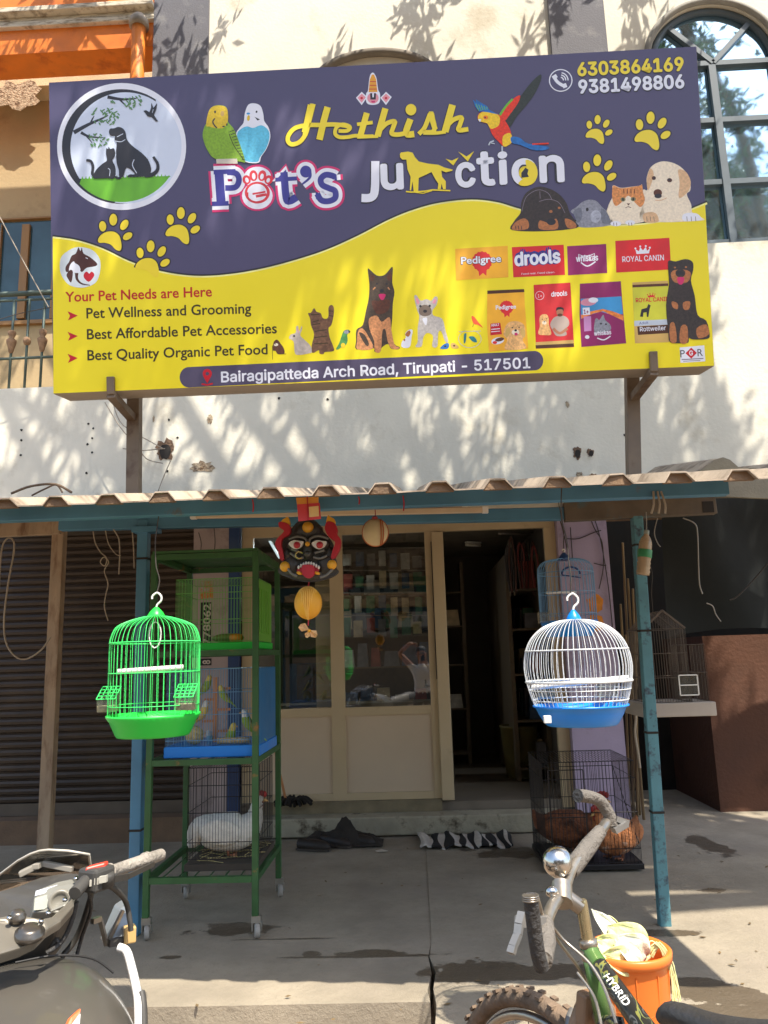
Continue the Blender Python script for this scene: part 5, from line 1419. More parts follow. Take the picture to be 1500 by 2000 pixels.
# ---- birds
def loft(mb, pts, n=10, flat=1.0):
    """body along a spine: (x, y, z, r) stations, oval section"""
    P_ = crv([p[:3] for p in pts], 4); rs = [q.x for q in crv([(p[3],0,0) for p in pts], 4)]
    mb.tube(P_, [max(.0008, r) for r in rs], n)
def budgie(px, py, Y, s, head, body, label, face=1, lean=.5, on=None):
    q = at(px, py, Y); s *= .74
    f = Vector((face*.9, -.35, 0)).normalized(); u = Vector((0,0,1))
    o = thing('budgerigar', q-u*.045*s, label, 'bird', 'budgerigars in the blue cage')
    L = lambda a, b: q+f*a*s+u*b*s
    mb = MB()
    pt = [(-.10,-.095,.002),(-.06,-.055,.008),(-.025,-.025,.022),(.0,.005,.026),(.012,.032,.021),(.016,.05,.018),(.02,.062,.016),(.022,.073,.008)]
    st = [tuple(L(a,b))+(r*s,) for a, b, r in pt]
    # colours: tail and body below, head above, in one skin
    P_ = crv([p[:3] for p in st], 4); rs = [max(.0008, v.x) for v in crv([(p[3],0,0) for p in st], 4)]
    mb.tube(P_, rs, 10)
    n = 10
    for i in range(len(mb.f)):
        pass
    ob = mb.build('body', [body, head], o, fix=False)
    for pl in ob.data.polygons:
        if (pl.center+o.location-Vector(L(0,.036))).dot(u) > 0: pl.material_index = 1
    mb = MB(); mb.lathe([(.006*s,0),(.004*s,.008*s),(.0,.014*s)], L(.035,.058), 6, axis=f-u*.5); mb.build('beak', M('beak_horn', S(190,150,90), rough=.5), o)
    mb = MB()
    for sd in (-1, 1):
        side = f.cross(u)*sd
        mb.ell(L(-.02,-.008)+side*.019*s, .012*s, .012*s, .042*s, 8, 6, rot=Matrix.Rotation(.55*face, 3, 'Y'))
    mb.build('wings', M('budgie_wing', S(150,150,90), rough=.7, var=.5, scale=90), o)
    return o
m_h1 = M('bird_yellow', S(222,200,96), rough=.8, var=.15, scale=60); m_h2 = M('bird_green', S(146,178,60), rough=.8, var=.2, scale=60); m_h3 = M('bird_white', S(226,226,220), rough=.8, var=.1, scale=60); m_h4 = M('bird_skyblue', S(140,186,206), rough=.8, var=.15, scale=60)
ptz = lambda py: py
budgie(404, 1340, yy+.03, 1.2, m_h1, m_h2, 'green and yellow budgerigar on the uppermost perch of the blue cage', 1)
budgie(436, 1358, yy-.03, 1.1, m_h1, m_h2, 'small green budgerigar right of the perch pole in the blue cage', -1)
budgie(397, 1392, yy-.02, 1.3, m_h3, m_h1, 'pale yellow budgerigar left of the perch pole in the blue cage', 1)
budgie(484, 1413, yy-.08, 1.5, m_h3, m_h2, 'white headed green budgerigar at the right end of the blue cage', -1)
budgie(450, 1440, yy-.06, 1.5, m_h1, m_h2, 'yellow green budgerigar on the floor of the blue cage', 1)
budgie(412, 1446, yy+.1, 1.1, m_h3, m_h4, 'white and sky blue budgerigar low at the back of the blue cage', -1)
mb = MB(); q = at(380, 1458, yy-.1); mb.ell((q.x,q.y,zl+.052), .055, .055, .052, 16, 10, jit=.05); o = mb.build('straw_ball', M('straw', S(196,180,122), rough=.95, var=.35, scale=50, bump=.8), fix=False); tag(o, 'round straw nest ball on the floor of the blue birdcage', 'nest ball')
mb = MB(); q = at(455, 1466, yy-.12); mb.tube([(q.x-.09,q.y,zl+.018),(q.x+.1,q.y-.01,zl+.018)], .018, 8); tag(mb.build('corn_cob', M('corn', S(216,184,130), rough=.8, var=.3, scale=80, bump=.6)), 'pale corn cob lying on the floor of the blue birdcage', 'corn cob')

# black wire crate with the white hen, on the bottom of the rack
kx0, kx1 = fX0+.19, fX1-.02
kz0, kz1 = rz[3]+.02, rz[2]-.045
T = thing('wire_crate', ((kx0+kx1)/2, RY0+.1, kz0), 'black wire crate with a white hen on the lowest rack shelf', 'crate')
mb = MB(); wire_box(mb, kx0, kx1, RY0+.1, RY0+.62, kz0+.06, kz1, 24, 20, (.0,.18,.5,.8,1), r=.0014); mb.build('bars', m_dwire, T, fix=False)
mb = MB(); mb.box(kx0-.01, kx1+.01, RY0+.09, RY0+.63, kz0, kz0+.035); mb.build('tray', M('crate_tray', S(70,62,52), rough=.8, var=.3), T)
def hen(name, q, f, s, mat, label, m_comb, group=None, wing=None, tail_up=.2, head=True):
    f = Vector(f).normalized(); u = Vector((0,0,1)); side = f.cross(u)
    o = thing(name, q, label, 'hen', group)
    L = lambda a, b, c=0: q+f*a*s+u*b*s+side*c*s
    mb = MB()
    loft(mb, [tuple(L(a,b))+(r*s,) for a, b, r in ((-.20,.10+tail_up,.004),(-.18,.08+tail_up*.8,.03),(-.14,.13,.062),(-.06,.115,.09),(.03,.11,.098),(.10,.125,.082),(.14,.17,.05),(.15,.215,.034),(.16,.245,.03),(.172,.262,.022),(.19,.262,.004))], 14)
    mb.build('body', mat, o, fix=False)
    mb = MB(); mb.lathe([(.011*s,0),(.006*s,.016*s),(0,.028*s)], L(.19,.258), 6, axis=f-u*.3); mb.build('beak', M('beak_horn', (0,0,0)), o)
    mb = MB()
    for i in range(4): mb.ell(L(.15+.015*i,.285+.008*math.sin(i)), .012*s, .006*s, .016*s, 6, 5)
    mb.ell(L(.182,.235), .008*s, .008*s, .016*s, 6, 5); mb.build('comb', m_comb, o)
    for sd in (-1, 1):
        mb = MB(); an = math.atan2(f.y, f.x)
        mb.ell(L(-.03,.125,.088*sd), .11*s, .02*s, .065*s, 12, 7, rot=Matrix.Rotation(an, 3, 'Z') @ Matrix.Rotation(.2, 3, 'Y')); mb.build('wing', wing or mat, o)
        mb = MB(); mb.tube([L(.0,.05,.035*sd), L(.01,.0,.04*sd)], .008*s, 6)
        for t in (-.5, 0, .5): mb.tube([L(.01,.003,.04*sd), L(.05,.001,.04*sd+t*.05)], .005*s, 5)
        mb.build('leg', M('hen_leg', S(150,96,66), rough=.7), o)
    return o
m_comb = M('comb_red', S(150, 40, 36), rough=.6)
m_wf = M('white_feathers', S(226, 222, 210), rough=.85, var=.1, scale=30, bump=.5, bscale=70, c2=S(190,150,110), mask=(.62,.75), mscale=6)
q = at(443, 1684, RY0+.30); q.z = kz0+.04
hen('hen', q, (1,.2,0), 1.12, m_wf, 'white hen sitting in the crate under the blue cage', m_comb, tail_up=-.02)
mb = MB()
rnd = random.Random(8)
for i in range(70):
    a = Vector((rnd.uniform(kx0+.02,kx1-.02), rnd.uniform(RY0+.11,RY0+.6), kz0+.037+rnd.random()*.01)); d = Vector((rnd.gauss(0,1), rnd.gauss(0,1), rnd.gauss(0,.1))).normalized()*.05
    mb.bar(a-d, a+d, .004, .002)
o = mb.build('straw_litter', M('straw', (0,0,0)), fix=False); tag(o, kind='stuff')

# black dog crate at right with two brown hens
p0, p1 = gr(1068, 1703), gr(1256, 1708)
Yc = (p0.y+p1.y)/2; qx0, qx1 = p0.x, at(1256,1708,Yc).x; qz1 = zq(1180,1487,Yc)
T = thing('wire_crate', ((qx0+qx1)/2, Yc, 0), 'tall black folding wire crate with brown hens before the lilac pillar', 'crate')
mb = MB(); wire_box(mb, qx0, qx1, Yc, Yc+.62, .05, qz1, 26, 20, (.02,.15,.5,.83,1), r=.0017); mb.build('bars', m_dwire, T, fix=False)
mb = MB(); mb.box(qx0-.012, qx1+.012, Yc-.012, Yc+.63, .02, .055); bevel(mb.build('tray', m_dwire, T), .004)
mb = MB()
for x in (qx0+.04, qx0+.28): mb.bar((x, Yc-.006, .1), (x, Yc-.006, qz1-.05), .007, .007)
for z in (.1, qz1*.5, qz1-.05): mb.bar((qx0+.04, Yc-.006, z), (qx0+.28, Yc-.006, z), .006, .006)
mb.build('door', m_dwire, T)
mb = MB(); mb.tube([(qx1-.005,Yc+.02,qz1*.25),(qx1-.005,Yc+.58,qz1*.85)], .003, 5); mb.build('brace', m_dwire, T)
m_bf = M('brown_feathers', S(128, 78, 50), rough=.9, var=.4, scale=26, bump=.6, bscale=70, c2=S(70,48,36), mask=(.5,.65), mscale=9)
m_rf = M('rust_feathers', S(176, 112, 68), rough=.9, var=.35, scale=26, bump=.6, bscale=70, c2=S(220,200,178), mask=(.56,.66), mscale=7)
q = at(1118, 1640, Yc+.36); q.z = .06
hen('hen', q, (.9,-.3,0), 1.35, m_bf, 'dark brown hen at the back of the right hand crate', m_comb, wing=m_bf, tail_up=.1)
q = at(1208, 1680, Yc+.16); q.z = .06
hen('hen', q, (-.75,-.6,0), 1.2, m_rf, 'rusty and white hen at the front of the right hand crate', m_comb, wing=m_rf, tail_up=.1)
mb = MB(); q = at(1125, 1648, Yc+.1); mb.lathe([(0,0),(.06,0),(.075,.04),(.07,.04),(.056,.006),(0,.006)], (q.x,q.y,.057), 20); tag(mb.build('water_bowl', M('steel_bowl', S(170,180,184), rough=.25, metal=.9)), 'steel water bowl inside the brown hens crate', 'bowl')

# house shaped wire cage at far right
Yh = 4.75
m_hw = M('brown_cage_wire', S(96, 84, 72), rough=.5, metal=.3, var=.1)
hx0, hx1 = at(1262,1300,Yh).x, at(1345,1300,Yh).x
hz0, hz1, hz2 = zq(1300,1372,Yh), zq(1300,1228,Yh), zq(1298,1192,Yh); hd = .36
T = thing('birdcage', ((hx0+hx1)/2, Yh, zq(1310,1400,Yh)), 'house shaped brown wire birdcage with grey tray right of the teal post', 'birdcage')
mb = MB(); wire_box(mb, hx0, hx1, Yh, Yh+hd, hz0, hz1, 16, 18, (.0,.33,.66,1), r=.0013, top=False)
xm = (hx0+hx1)/2
for i in range(19):
    y = Yh+hd*i/18; mb.tube([(hx0,y,hz1),(xm,y,hz2),(hx1,y,hz1)], .0013, 4, caps=False)
for i in range(1, 16):
    x = hx0+(hx1-hx0)*i/16; zt_ = hz1+(hz2-hz1)*(1-abs(x-xm)/(xm-hx0))
    for y in (Yh, Yh+hd): mb.tube([(x,y,hz1),(x,y,zt_)], .0012, 4, caps=False)
mb.build('bars', m_hw, T, fix=False)
for sx, x in ((1, hx1), (-1, hx0)):
    mb = MB(); a = Vector((xm, Yh+hd/2, hz2)); b = Vector((x, Yh+hd/2, hz1)); mb.bar(a, b, .028 if 0 else hd*.06, .004); mb.bar(Vector((xm,Yh,hz2)), Vector((x,Yh,hz1)), .012, .012, (0,1,0)); mb.build('roof_bar', m_hw, T)
mb = MB(); mb.box(hx0-.05, hx1+.13, Yh-.02, Yh+hd+.02, zq(1310,1400,Yh), hz0-.002); bevel(mb.build('tray', M('grey_tray', S(168,158,146), rough=.6, var=.1), T), .006)
mb = MB(); wire_box(mb, hx1+.01, hx1+.12, Yh+.04, Yh+.3, hz0, zq(1370,1258,Yh), 6, 12, (.0,.5,1), r=.0012); mb.build('side_nest_bars', m_hw, T, fix=False)
mb = MB(); q0, q1 = at(1329,1358,Yh-.01), at(1361,1318,Yh-.01)
for a, b in (((q0.x,q0.z),(q1.x,q0.z)),((q1.x,q0.z),(q1.x,q1.z)),((q1.x,q1.z),(q0.x,q1.z)),((q0.x,q1.z),(q0.x,q0.z)),((q0.x,(q0.z+q1.z)/2),(q1.x,(q0.z+q1.z)/2))):
    mb.bar((a[0],Yh-.012,a[1]), (b[0],Yh-.012,b[1]), .006, .006, (0,1,0))
mb.build('feeder_door', m_white, T)
mb = MB(); mb.box(q0.x+.003,q1.x-.003,Yh-.01,Yh+.04,q0.z+.003,q1.z-.003); mb.build('feeder', m_clear, T)
hang(xm, Yh+hd/2, hz2, cz(Yh)-.05, 'hanging_wire', 'thin wire holding the house shaped cage under the canopy', wob=.015)
# ================================================================== things hung under the canopy
YM = 3.42
# guardian mask, a black snarling face with horns and a hanging tongue (zoom 500,960 x3.75)
TM = Zm(500, 960, 3.75)
MK = thing('guardian_mask', at(604, 1140, YM), 'black snarling guardian mask with red horns hung over the shop window', 'mask')
m_mb = M('mask_black', S(62, 60, 56), rough=.45, var=.2, scale=14, bump=.5, bscale=30)
m_mr = M('mask_red', S(178, 38, 48), rough=.4, var=.15); m_mo = M('mask_orange', S(224, 160, 40), rough=.5, var=.15); m_mw = M('mask_white', S(222, 216, 206), rough=.5, var=.05)
def mpt(x, y, d): return at(*TM(x, y), YM-d)
def mshape(name, pts, m, d0, d1, smooth=4, parent=MK):
    pts = [(p.x, p.y) for p in crv([(a, b, 0) for a, b in pts], smooth, True)] if smooth else pts
    mb = MB(); mb.prism([mpt(x, y, d0) for x, y in pts], (0, -(d1-d0), 0))
    return bevel(mb.build(name, m, parent), .003)
def mell(name, cx, cy, rx, ry, d, dd, m, rot=0):
    c = mpt(cx, cy, d); k = YM/FPX/3.75
    mb = MB(); mb.ell(c, rx*k, dd, ry*k, 18, 10, rot=Matrix.Rotation(rot, 3, 'Y')); return mb.build(name, m, MK)
face = [(300,240),(345,215),(380,205),(430,215),(470,250),(500,300),(545,350),(570,400),(560,480),(590,560),(608,590),(570,625),(500,650),(440,662),(370,664),(290,650),(220,625),(172,600),(180,560),(225,520),(200,440),(195,390),(230,330)]
mshape('face', face, m_mb, 0, .03)
k = YM/FPX/3.75
mb = MB()
for cx, cy, rx, ry, d in ((300,395,85,50,.025),(465,390,85,50,.025),(380,440,40,75,.03),(260,540,80,80,.02),(520,530,75,85,.02),(385,290,110,70,.018),(380,610,130,50,.018),(230,470,50,60,.015),(545,460,45,60,.015)):
    mb.ell(mpt(cx,cy,d), rx*k, .03, ry*k, 16, 10)
mb.build('relief', m_mb, MK)
for pts in ([(240,350),(300,330),(360,345),(372,375)],[(390,375),(400,345),(455,325),(530,345)],[(250,450),(310,490),(350,480)],[(420,480),(470,490),(520,470)],[(230,560),(260,600),(300,620)],[(470,630),(520,610),(560,570)],[(260,420),(330,450)],[(430,450),(500,430)]):
    mb = MB(); mb.tube(crv([mpt(x,y,.055) for x,y in pts], 4), .006, 6); mb.build('wrinkle', M('mask_grey', S(112,110,104), rough=.4, var=.1), MK, fix=False)
for sx, pts in ((-1, [(215,300),(180,270),(178,235),(215,235),(255,255),(262,300),(245,330),(205,350),(195,400),(205,440),(215,500),(190,510),(170,440),(150,395),(165,355)]),(1, [(540,340),(515,300),(512,265),(530,230),(580,240),(602,285),(598,320),(625,360),(620,420),(590,480),(570,500),(555,490),(570,430),(585,380)])):
    mshape('horn', pts, m_mr, .02, .06, 3)
mshape('horn_tip', [(190,238),(222,235),(255,252),(248,205),(236,195),(222,205),(205,215)], m_mo, .022, .058, 3); mshape('horn_tip', [(520,240),(540,225),(582,240),(580,212),(550,195),(535,182),(525,205)], m_mo, .022, .058, 3)
for cx in (298, 465):
    mshape('eye', [(cx-55,385),(cx-20,362),(cx+20,365),(cx+55,372),(cx+40,405),(cx+5,425),(cx-30,415)], m_mw, .045, .066, 3)
    mell('iris', cx+2, 392, 26, 26, .064, .012, m_mr)
for cx, cy, r in ((380,262,42),(212,550,38),(556,536,36)): mell('boss', cx, cy, r, r, .045, .025, m_mo)
mell('forehead_bead', 377, 384, 18, 18, .065, .012, m_mo)
mb = MB(); mb.tube([mpt(318+28*math.cos(a), 465+24*math.sin(a), .07) for a in [R(50+280*i/18) for i in range(19)]], .004, 6); mb.build('nose_ring', M('brass', S(190,170,110), rough=.3, metal=.8), MK, fix=False)
mb = MB(); mb.ell(mpt(380,460,.06), 34*k, .025, 26*k, 12, 8); mb.build('nose', m_mb, MK)
mshape('mouth', [(302,590),(325,545),(380,535),(440,545),(465,580),(430,610),(340,612)], m_mr, .045, .058, 3)
mshape('tongue', [(345,545),(385,540),(425,548),(432,600),(410,630),(380,636),(355,622),(340,590)], m_mr, .056, .075, 3)
mb = MB()
for i in range(9):
    t = i/8; x = 312+t*148; y = 545-30*math.sin(PI*t)
    mb.ell(mpt(x, y+10, .062), 9*k, .008, 15*k, 8, 6)
mb.build('teeth', m_mw, MK)
for cx in (318, 448): mell('fang', cx, 598, 22, 12, .06, .012, m_mo, .3)
# yellow thread ball and bow below it
YB = YM-.02
q = at(602, 1178, YB); TB = thing('thread_ball', q, 'yellow thread bound ball hanging under the black mask', 'ornament')
mb = MB(); mb.ell(q, .062, .055, .072, 22, 14); mb.build('ball', m_mo, TB)
mb = MB()
for i in range(12):
    a0 = -1.2+2.4*i/11
    mb.tube([q+Vector((.063*math.sin(t)*math.sin(a0*(.6+.4*math.cos(t))), -.057*math.sin(t)*math.cos(a0)-.001, .073*math.cos(t))) for t in [PI*j/14 for j in range(15)]], .0022, 4)
mb.build('threads', M('thread_pale', S(240,190,90), rough=.7), TB, fix=False)
mb = MB(); mb.tube([q+Vector((0,0,.07)), at(604,1136,YM-.01)], .003, 5); mb.tube([q-Vector((0,0,.07)), at(602,1222,YB)], .003, 5); mb.build('cord', m_mr, TB, fix=False)
q = at(604, 1232, YB); T = thing('fabric_bow', q, 'small cream fabric bow hanging at the bottom of the ornament string', 'bow')
mb = MB()
for (x0, y0, x1, y1) in ((604,1230,585,1222),(604,1230,618,1243),(604,1232,598,1245)):
    a, b = at(x0,y0,YB), at(x1,y1,YB); d = b-a; s_ = Vector((-d.z,0,d.x))*.42
    mb.add([a, a+d*.6+s_, b+s_*.5+Vector((0,-.01,0)), b-s_*.4+Vector((0,.01,0)), a+d*.6-s_], [(0,1,2),(0,2,3),(0,3,4)])
mb.build('loops', M('cream_cloth', S(222,176,120), rough=.8, var=.3, scale=60), T, fix=False)
mb = MB(); mb.ell(q, .008, .008, .008, 8, 6); mb.build('knot', m_mo, T)
# red and orange paper charm tied to the beam above the mask
YP = 3.10
T = thing('paper_charm', at(604, 1018, YP), 'red and orange paper charm packet tied on the blue beam', 'charm')
def ppoly(name, pts, Y, m, th=.004):
    mb = MB(); mb.prism([at(x,y,Y) for x,y in pts], (0,th,0)); return mb.build(name, m, T)
ppoly('packet', [(580,985),(624,982),(627,1013),(583,1018)], YP, M('paper_red', S(206,66,70), rough=.7, var=.1)); ppoly('flap', [(578,972),(622,970),(622,982),(580,985)], YP+.001, M('paper_orange', S(220,150,60), rough=.7, var=.1))
ppoly('label_patch', [(603,990),(622,988),(623,1008),(604,1010)], YP-.003, M('paper_cream', S(232,196,130), rough=.7), .002); 
mb = MB(); mb.bar(at(600,968,YP-.004), at(602,1016,YP-.004), .004, .003, (0,1,0)); mb.build('ribbon', m_mr, T)
# round gourd-like drum
q = at(733, 1040, YM); T = thing('hand_drum', q, 'small round skin drum hanging beside the mask', 'drum')
mb = MB(); mb.ell(q, .058, .03, .062, 22, 14); mb.build('drum_skin', M('drum_skin', S(196,178,138), rough=.6, var=.15, scale=10), T)
mb = MB(); mb.tube([q+Vector((.0585*math.cos(a),0,.0625*math.sin(a))) for a in [2*PI*i/32 for i in range(32)]], .003, 6, closed=True)
mb.tube([q+Vector((.02+.008*math.cos(a),-.031*math.cos(a),.06*math.sin(a))) for a in [-PI/2+PI*i/12 for i in range(13)]], .0025, 5); mb.tube([q+Vector((.026+.012*math.cos(a),-.028*math.cos(a),.058*math.sin(a))) for a in [-PI/2+PI*i/12 for i in range(13)]], .0025, 5); mb.build('lacing', M('drum_lacing', S(170,90,50), rough=.7), T, fix=False)
mb = MB(); mb.tube(crv([q+Vector((0,0,.062)), q+Vector((.003,0,.09)), q+Vector((0,0,.13))],3), .0025, 5); mb.ell(q+Vector((0,-.01,.066)), .014,.01,.008,8,6); mb.build('cord', M('drum_cord', S(150,60,60), rough=.8), T, fix=False)
# white lamp battens fixed along the beam
m_bat = M('cream_batten', S(206, 186, 158), rough=.5, var=.08)
YT = 4.44
for (x0, y0, x1, y1, h, lab) in ((372,1000,912,986,9,'upper cream lamp batten under the blue beam'),(374,1008,952,996,11,'lower and longer cream lamp batten under the blue beam')):
    a, b = at(x0,y0,YT), at(x1,y1,YT); T = thing('lamp_batten', (a+b)/2, lab, 'lamp')
    mb = MB(); mb.bar(a, b, .03, h/FPX*YT); bevel(mb.build('housing', m_bat, T), .004)
    d = (b-a).normalized()
    for p_ in (a, b):
        s_ = 1 if p_ is a else -1
        mb = MB(); mb.bar(p_-d*.004*s_, p_+d*.03*s_, .034, h/FPX*YT*1.12); mb.build('end_cap', m_white, T)
# plastic bottle hung on the teal post
Yb2 = 4.36
q = at(1258, 1086, Yb2); T = thing('plastic_bottle', at(1256,1120,Yb2), 'dusty plastic bottle with green wrapper hanging by the teal post', 'bottle')
s = Yb2/FPX
ax = (at(1262,1040,Yb2)-at(1255,1122,Yb2)).normalized(); b0 = at(1255.5,1123,Yb2)
pr = [(0,0),(.036,.002)]+[(.037+(.001 if i % 2 else -.0025), .008+.012*i) for i in range(10)]+[(.036,.13),(.0365,.135),(.0365,.165),(.0355,.17),(.036,.176),(.034,.19),(.024,.215),(.014,.228),(.0135,.235)]
mb = MB(); mb.lathe(pr, b0, 18, axis=ax, caps=False); mb.build('bottle_body', M('dusty_plastic', S(172,150,120), rough=.25, var=.12, scale=12), T)
mb = MB(); mb.lathe([(.0395,.098),(.040,.1),(.040,.142),(.0395,.144)], b0, 18, axis=ax, caps=False); mb.build('wrapper', M('green_wrapper', S(60,140,92), rough=.4, var=.2, scale=9), T)
mb = MB(); mb.lathe([(.0145,.234),(.0155,.236),(.0155,.256),(.012,.258),(0,.258)], b0, 14, axis=ax); mb.build('bottle_cap', M('cap_grey', S(150,160,150), rough=.5), T)
mb = MB(); mb.tube([b0+ax*.256, at(1262,1000,Yb2)], .003, 5); mb.build('cord', m_iwire, T, fix=False)

# cables dangling from the beam ends and the canopy
def cable(name, pts, Y, r, label, m=None, group=None, sm=5, cat='cable'):
    mb = MB(); mb.tube(crv([at(p[0], p[1], Y+(p[2] if len(p) > 2 else 0)) for p in pts], sm), r, 5)
    return tag(mb.build(name, m or m_string, fix=False), label, cat, group)
m_cab = M('grey_cable', S(160, 148, 130), rough=.6, var=.1)
cable('cable', [(-2,1150),(3,1075),(14,1052),(26,1056),(27,1080),(16,1140),(8,1210),(12,1255),(30,1282),(52,1287),(80,1270),(98,1245)], 4.9, .006, 'long looped grey cable hanging at the far left edge', m_cab)
cable('cable', [(182,1038),(186,1060),(196,1078),(208,1090),(205,1105),(196,1098),(203,1088),(212,1098),(204,1115),(211,1140),(207,1160),(204,1185),(211,1212)], 4.5, .0035, 'knotted thin cable dangling from the left beam', m_cab)
cable('cable', [(222,1034),(232,1052),(234,1080),(233,1108),(232,1122)], 4.5, .004, 'short straight cable dangling beside the knotted one', m_cab)
cable('cable', [(258,1034),(261,1070),(262,1110)], 4.5, .004, 'pale cable stub nearest the blue post', m_cab)
cable('cable', [(206,1036),(212,1062),(226,1082),(236,1085)], 4.5, .003, 'fine curled cable between the knotted and straight ones', m_cab)
cable('cable', [(1334,1012),(1356,1022),(1362,1040),(1364,1100),(1366,1140),(1372,1160)], 4.4, .004, 'frayed cable dangling before the dark tarpaulin', m_iwire)
cable('cable', [(1380,1178),(1392,1184),(1398,1200),(1408,1214)], 4.6, .0035, 'short bent wire on the dark tarpaulin', m_iwire)
cable('cable', [(1500,1100),(1470,1135),(1440,1165),(1425,1172)], 5.8, .006, 'black cable slanting across the tarpaulin at right')
cable('cable', [(1284,1012),(1278,1040),(1284,1060),(1290,1068)], 4.4, .003, 'twisted wire right of the hanging bottle', m_iwire)
for i, pts in enumerate(([(1092,1010),(1098,1030),(1104,1055),(1112,1090)],[(1150,1000),(1160,1030),(1176,1060),(1178,1110),(1170,1150)],[(1106,1052),(1130,1052),(1160,1040),(1174,1036)],[(1160,1100),(1176,1104),(1184,1104)],[(1158,1005),(1172,1050),(1186,1130),(1194,1200),(1196,1226)],[(1114,1030),(1116,1060),(1118,1090)])):
    cable('wall_wire', pts, WY-.08, .0045, ['thin wire down the left edge of the lilac pillar', 'thin wire curving down the middle of the lilac pillar', 'thin wire looped across the top of the lilac pillar', 'short wire across the lilac pillar edge', 'longest wire down the right edge of the lilac pillar', 'straight wire behind the dull blue cage'][i])
for i, pts in enumerate(([(388,1040),(393,1062),(390,1090)],[(418,1030),(420,1060),(416,1100)],[(384,1112),(396,1106),(408,1118),(420,1108)])):
    cable('wall_wire', pts, WY-.05, .004, ['left thin wire on the pinkish pillar', 'right thin wire on the pinkish pillar', 'crossed thin wire loop low on the pinkish pillar'][i])
cable('overhead_wire', [(-5,415),(40,500),(95,600)], 6.6, .005, 'pale wire slanting past the balcony window', m_cab)
cable('overhead_wire', [(-5,625),(40,612),(100,600)], 6.5, .004, 'thin dark wire across the balcony railing')
for i, pts in enumerate(([(205,786),(232,830),(252,855)],[(222,792),(240,830),(300,866),(318,876)],[(240,876),(275,880),(322,876)],[(262,860),(285,895),(318,905)],[(333,900),(318,935),(308,962)])):
    cable('loose_wire', pts, WY-.25+.05*i, .005, ['wire running from the sign to its left support', 'wire from the sign into the wall hole', 'wire sagging behind the left support to the hole', 'lowest wire loop under the wall hole', 'pale wire dropping from the hole to the canopy'][i], m_cab)
cable('branch', [(22,964),(60,950),(108,946),(140,962)], 3.9, .007, 'dry bent twig lying on the left end of the canopy', m_bark, cat='twig')
cable('branch', [(62,968),(88,955),(110,947),(122,962)], 3.95, .005, 'forked dry twig crossing the bent one on the canopy', m_bark, cat='twig')
for i, (x, y0, y1) in enumerate(((493,975,1000),(700,970,985),(787,968,998))):
    a = at(x, y0, BYF-.04); b = at(x+1, y1, BYF-.04); mb = MB(); mb.tube(crv([a, a.lerp(b,.5)+Vector((.003,0,0)), b], 3), .003, 5)
    tag(mb.build('red_thread', m_mr, fix=False), ['red thread tied on the beam left of the paper charm', 'short red thread on the beam above the drum', 'long red thread on the beam right of the drum'][i], 'thread')
for i, x in enumerate((1276, 1284, 1291)):
    a = at(x, 960, BYF-.03); b = at(x-4+6*i, 1003, BYF-.04); mb = MB(); mb.tube(crv([a, a.lerp(b,.6)+Vector((.004,-.01,0)), b], 3), .0045, 5)
    tag(mb.build('binding_wire', m_cab, fix=False), 'loose end of pale binding wire on the right end of the beam', 'wire', 'binding wires on the beam')

# painted number on the left pillar, read from below upwards
PT = MB(); 
def wall_text(s, p_top, p_bot, Y, capw, m, bold=.02):
    V, F = glyphs(s, bold, 0, 'd'); x0, x1, y0, y1 = bounds(V)
    a, b = at(*p_bot, Y), at(*p_top, Y)
    L = (b.z-a.z)/(x1-x0); W_ = capw/(y1-y0)
    me = MB(); me.add([(a.x-(y-y0)*W_, Y, a.z+(x-x0)*L) for x, y in V], F)
    return me.build('painted_number', m, colL, fix=False)
m_pk = M('painted_black', S(36,34,34), rough=.7)
m_pw = M('painted_white', S(206,196,182), rough=.7)
for (y0, y1, s) in ((1176,1262,'778062'),(1286,1300,'8')):
    a, b = at(391, y1, WY-.0215), at(413, y0, WY-.0215)
    mb = MB(); mb.box(a.x, b.x, WY-.023, WY-.0205, a.z, b.z); mb.build('number_plate', m_pk, colL)
    wall_text(s, (411, y0+3), (411, y1-3), WY-.0245, (b.x-a.x)*.72, m_pw)
a, b = at(392,1170,WY), at(418,1135,WY)
mb = MB(); mb.box(a.x, b.x, WY-.0225, WY-.0205, a.z, b.z); mb.build('orange_paint_patch', M('painted_orange', S(206,120,50), rough=.8, c2=S(176,160,156), mask=(.45,.6), mscale=16), colL)
for (x0,y0,x1,y1,sd) in ((1146,1160,1180,1196,3),(1150,1198,1182,1236,4)):
    c = at((x0+x1)/2,(y0+y1)/2,WY-.06); mb = MB(); mb.prism(blot(c.x,c.z,(x1-x0)/2/FPX*WY,(y1-y0)/2/FPX*WY,WY-.0605,sd,16,.25),(0,-.002,0)); mb.build('orange_paint_patch', M('painted_orange2', S(222,140,50), rough=.8, var=.2, scale=20), colR)

# ================================================================== on the forecourt
# bamboo poles and brooms leaning in the corner right of the pillar
m_bam = M('bamboo', S(126, 104, 70), rough=.7, var=.3, scale=8, stretch=(1,1,.15))
stk = [(1216,1060,1238,1560),(1226,1130,1250,1590),(1212,1180,1230,1500),(1236,1150,1245,1600),(1222,1240,1258,1605),(1244,1100,1236,1600)]
for i, (x0,y0,x1,y1) in enumerate(stk):
    b = gr(x1, max(y1, 1596)); b.z = .02; a = at(x0, y0, 6.75); mb = MB(); mb.tube(crv([b, b.lerp(a,.5)+Vector((.01,0,0)), a], 4), [.014-.0005*k_ for k_ in range(9)], 6)
    tag(mb.build('bamboo_pole', m_bam, fix=False), 'thin bamboo pole leaning in the corner right of the lilac pillar', 'pole', 'bamboo poles in the corner')
cable('rope', [(1236,1365),(1242,1400),(1240,1430),(1246,1470),(1250,1500)], 5.6, .009, 'pale rope hank hanging by the teal post', m_cab, cat='rope')
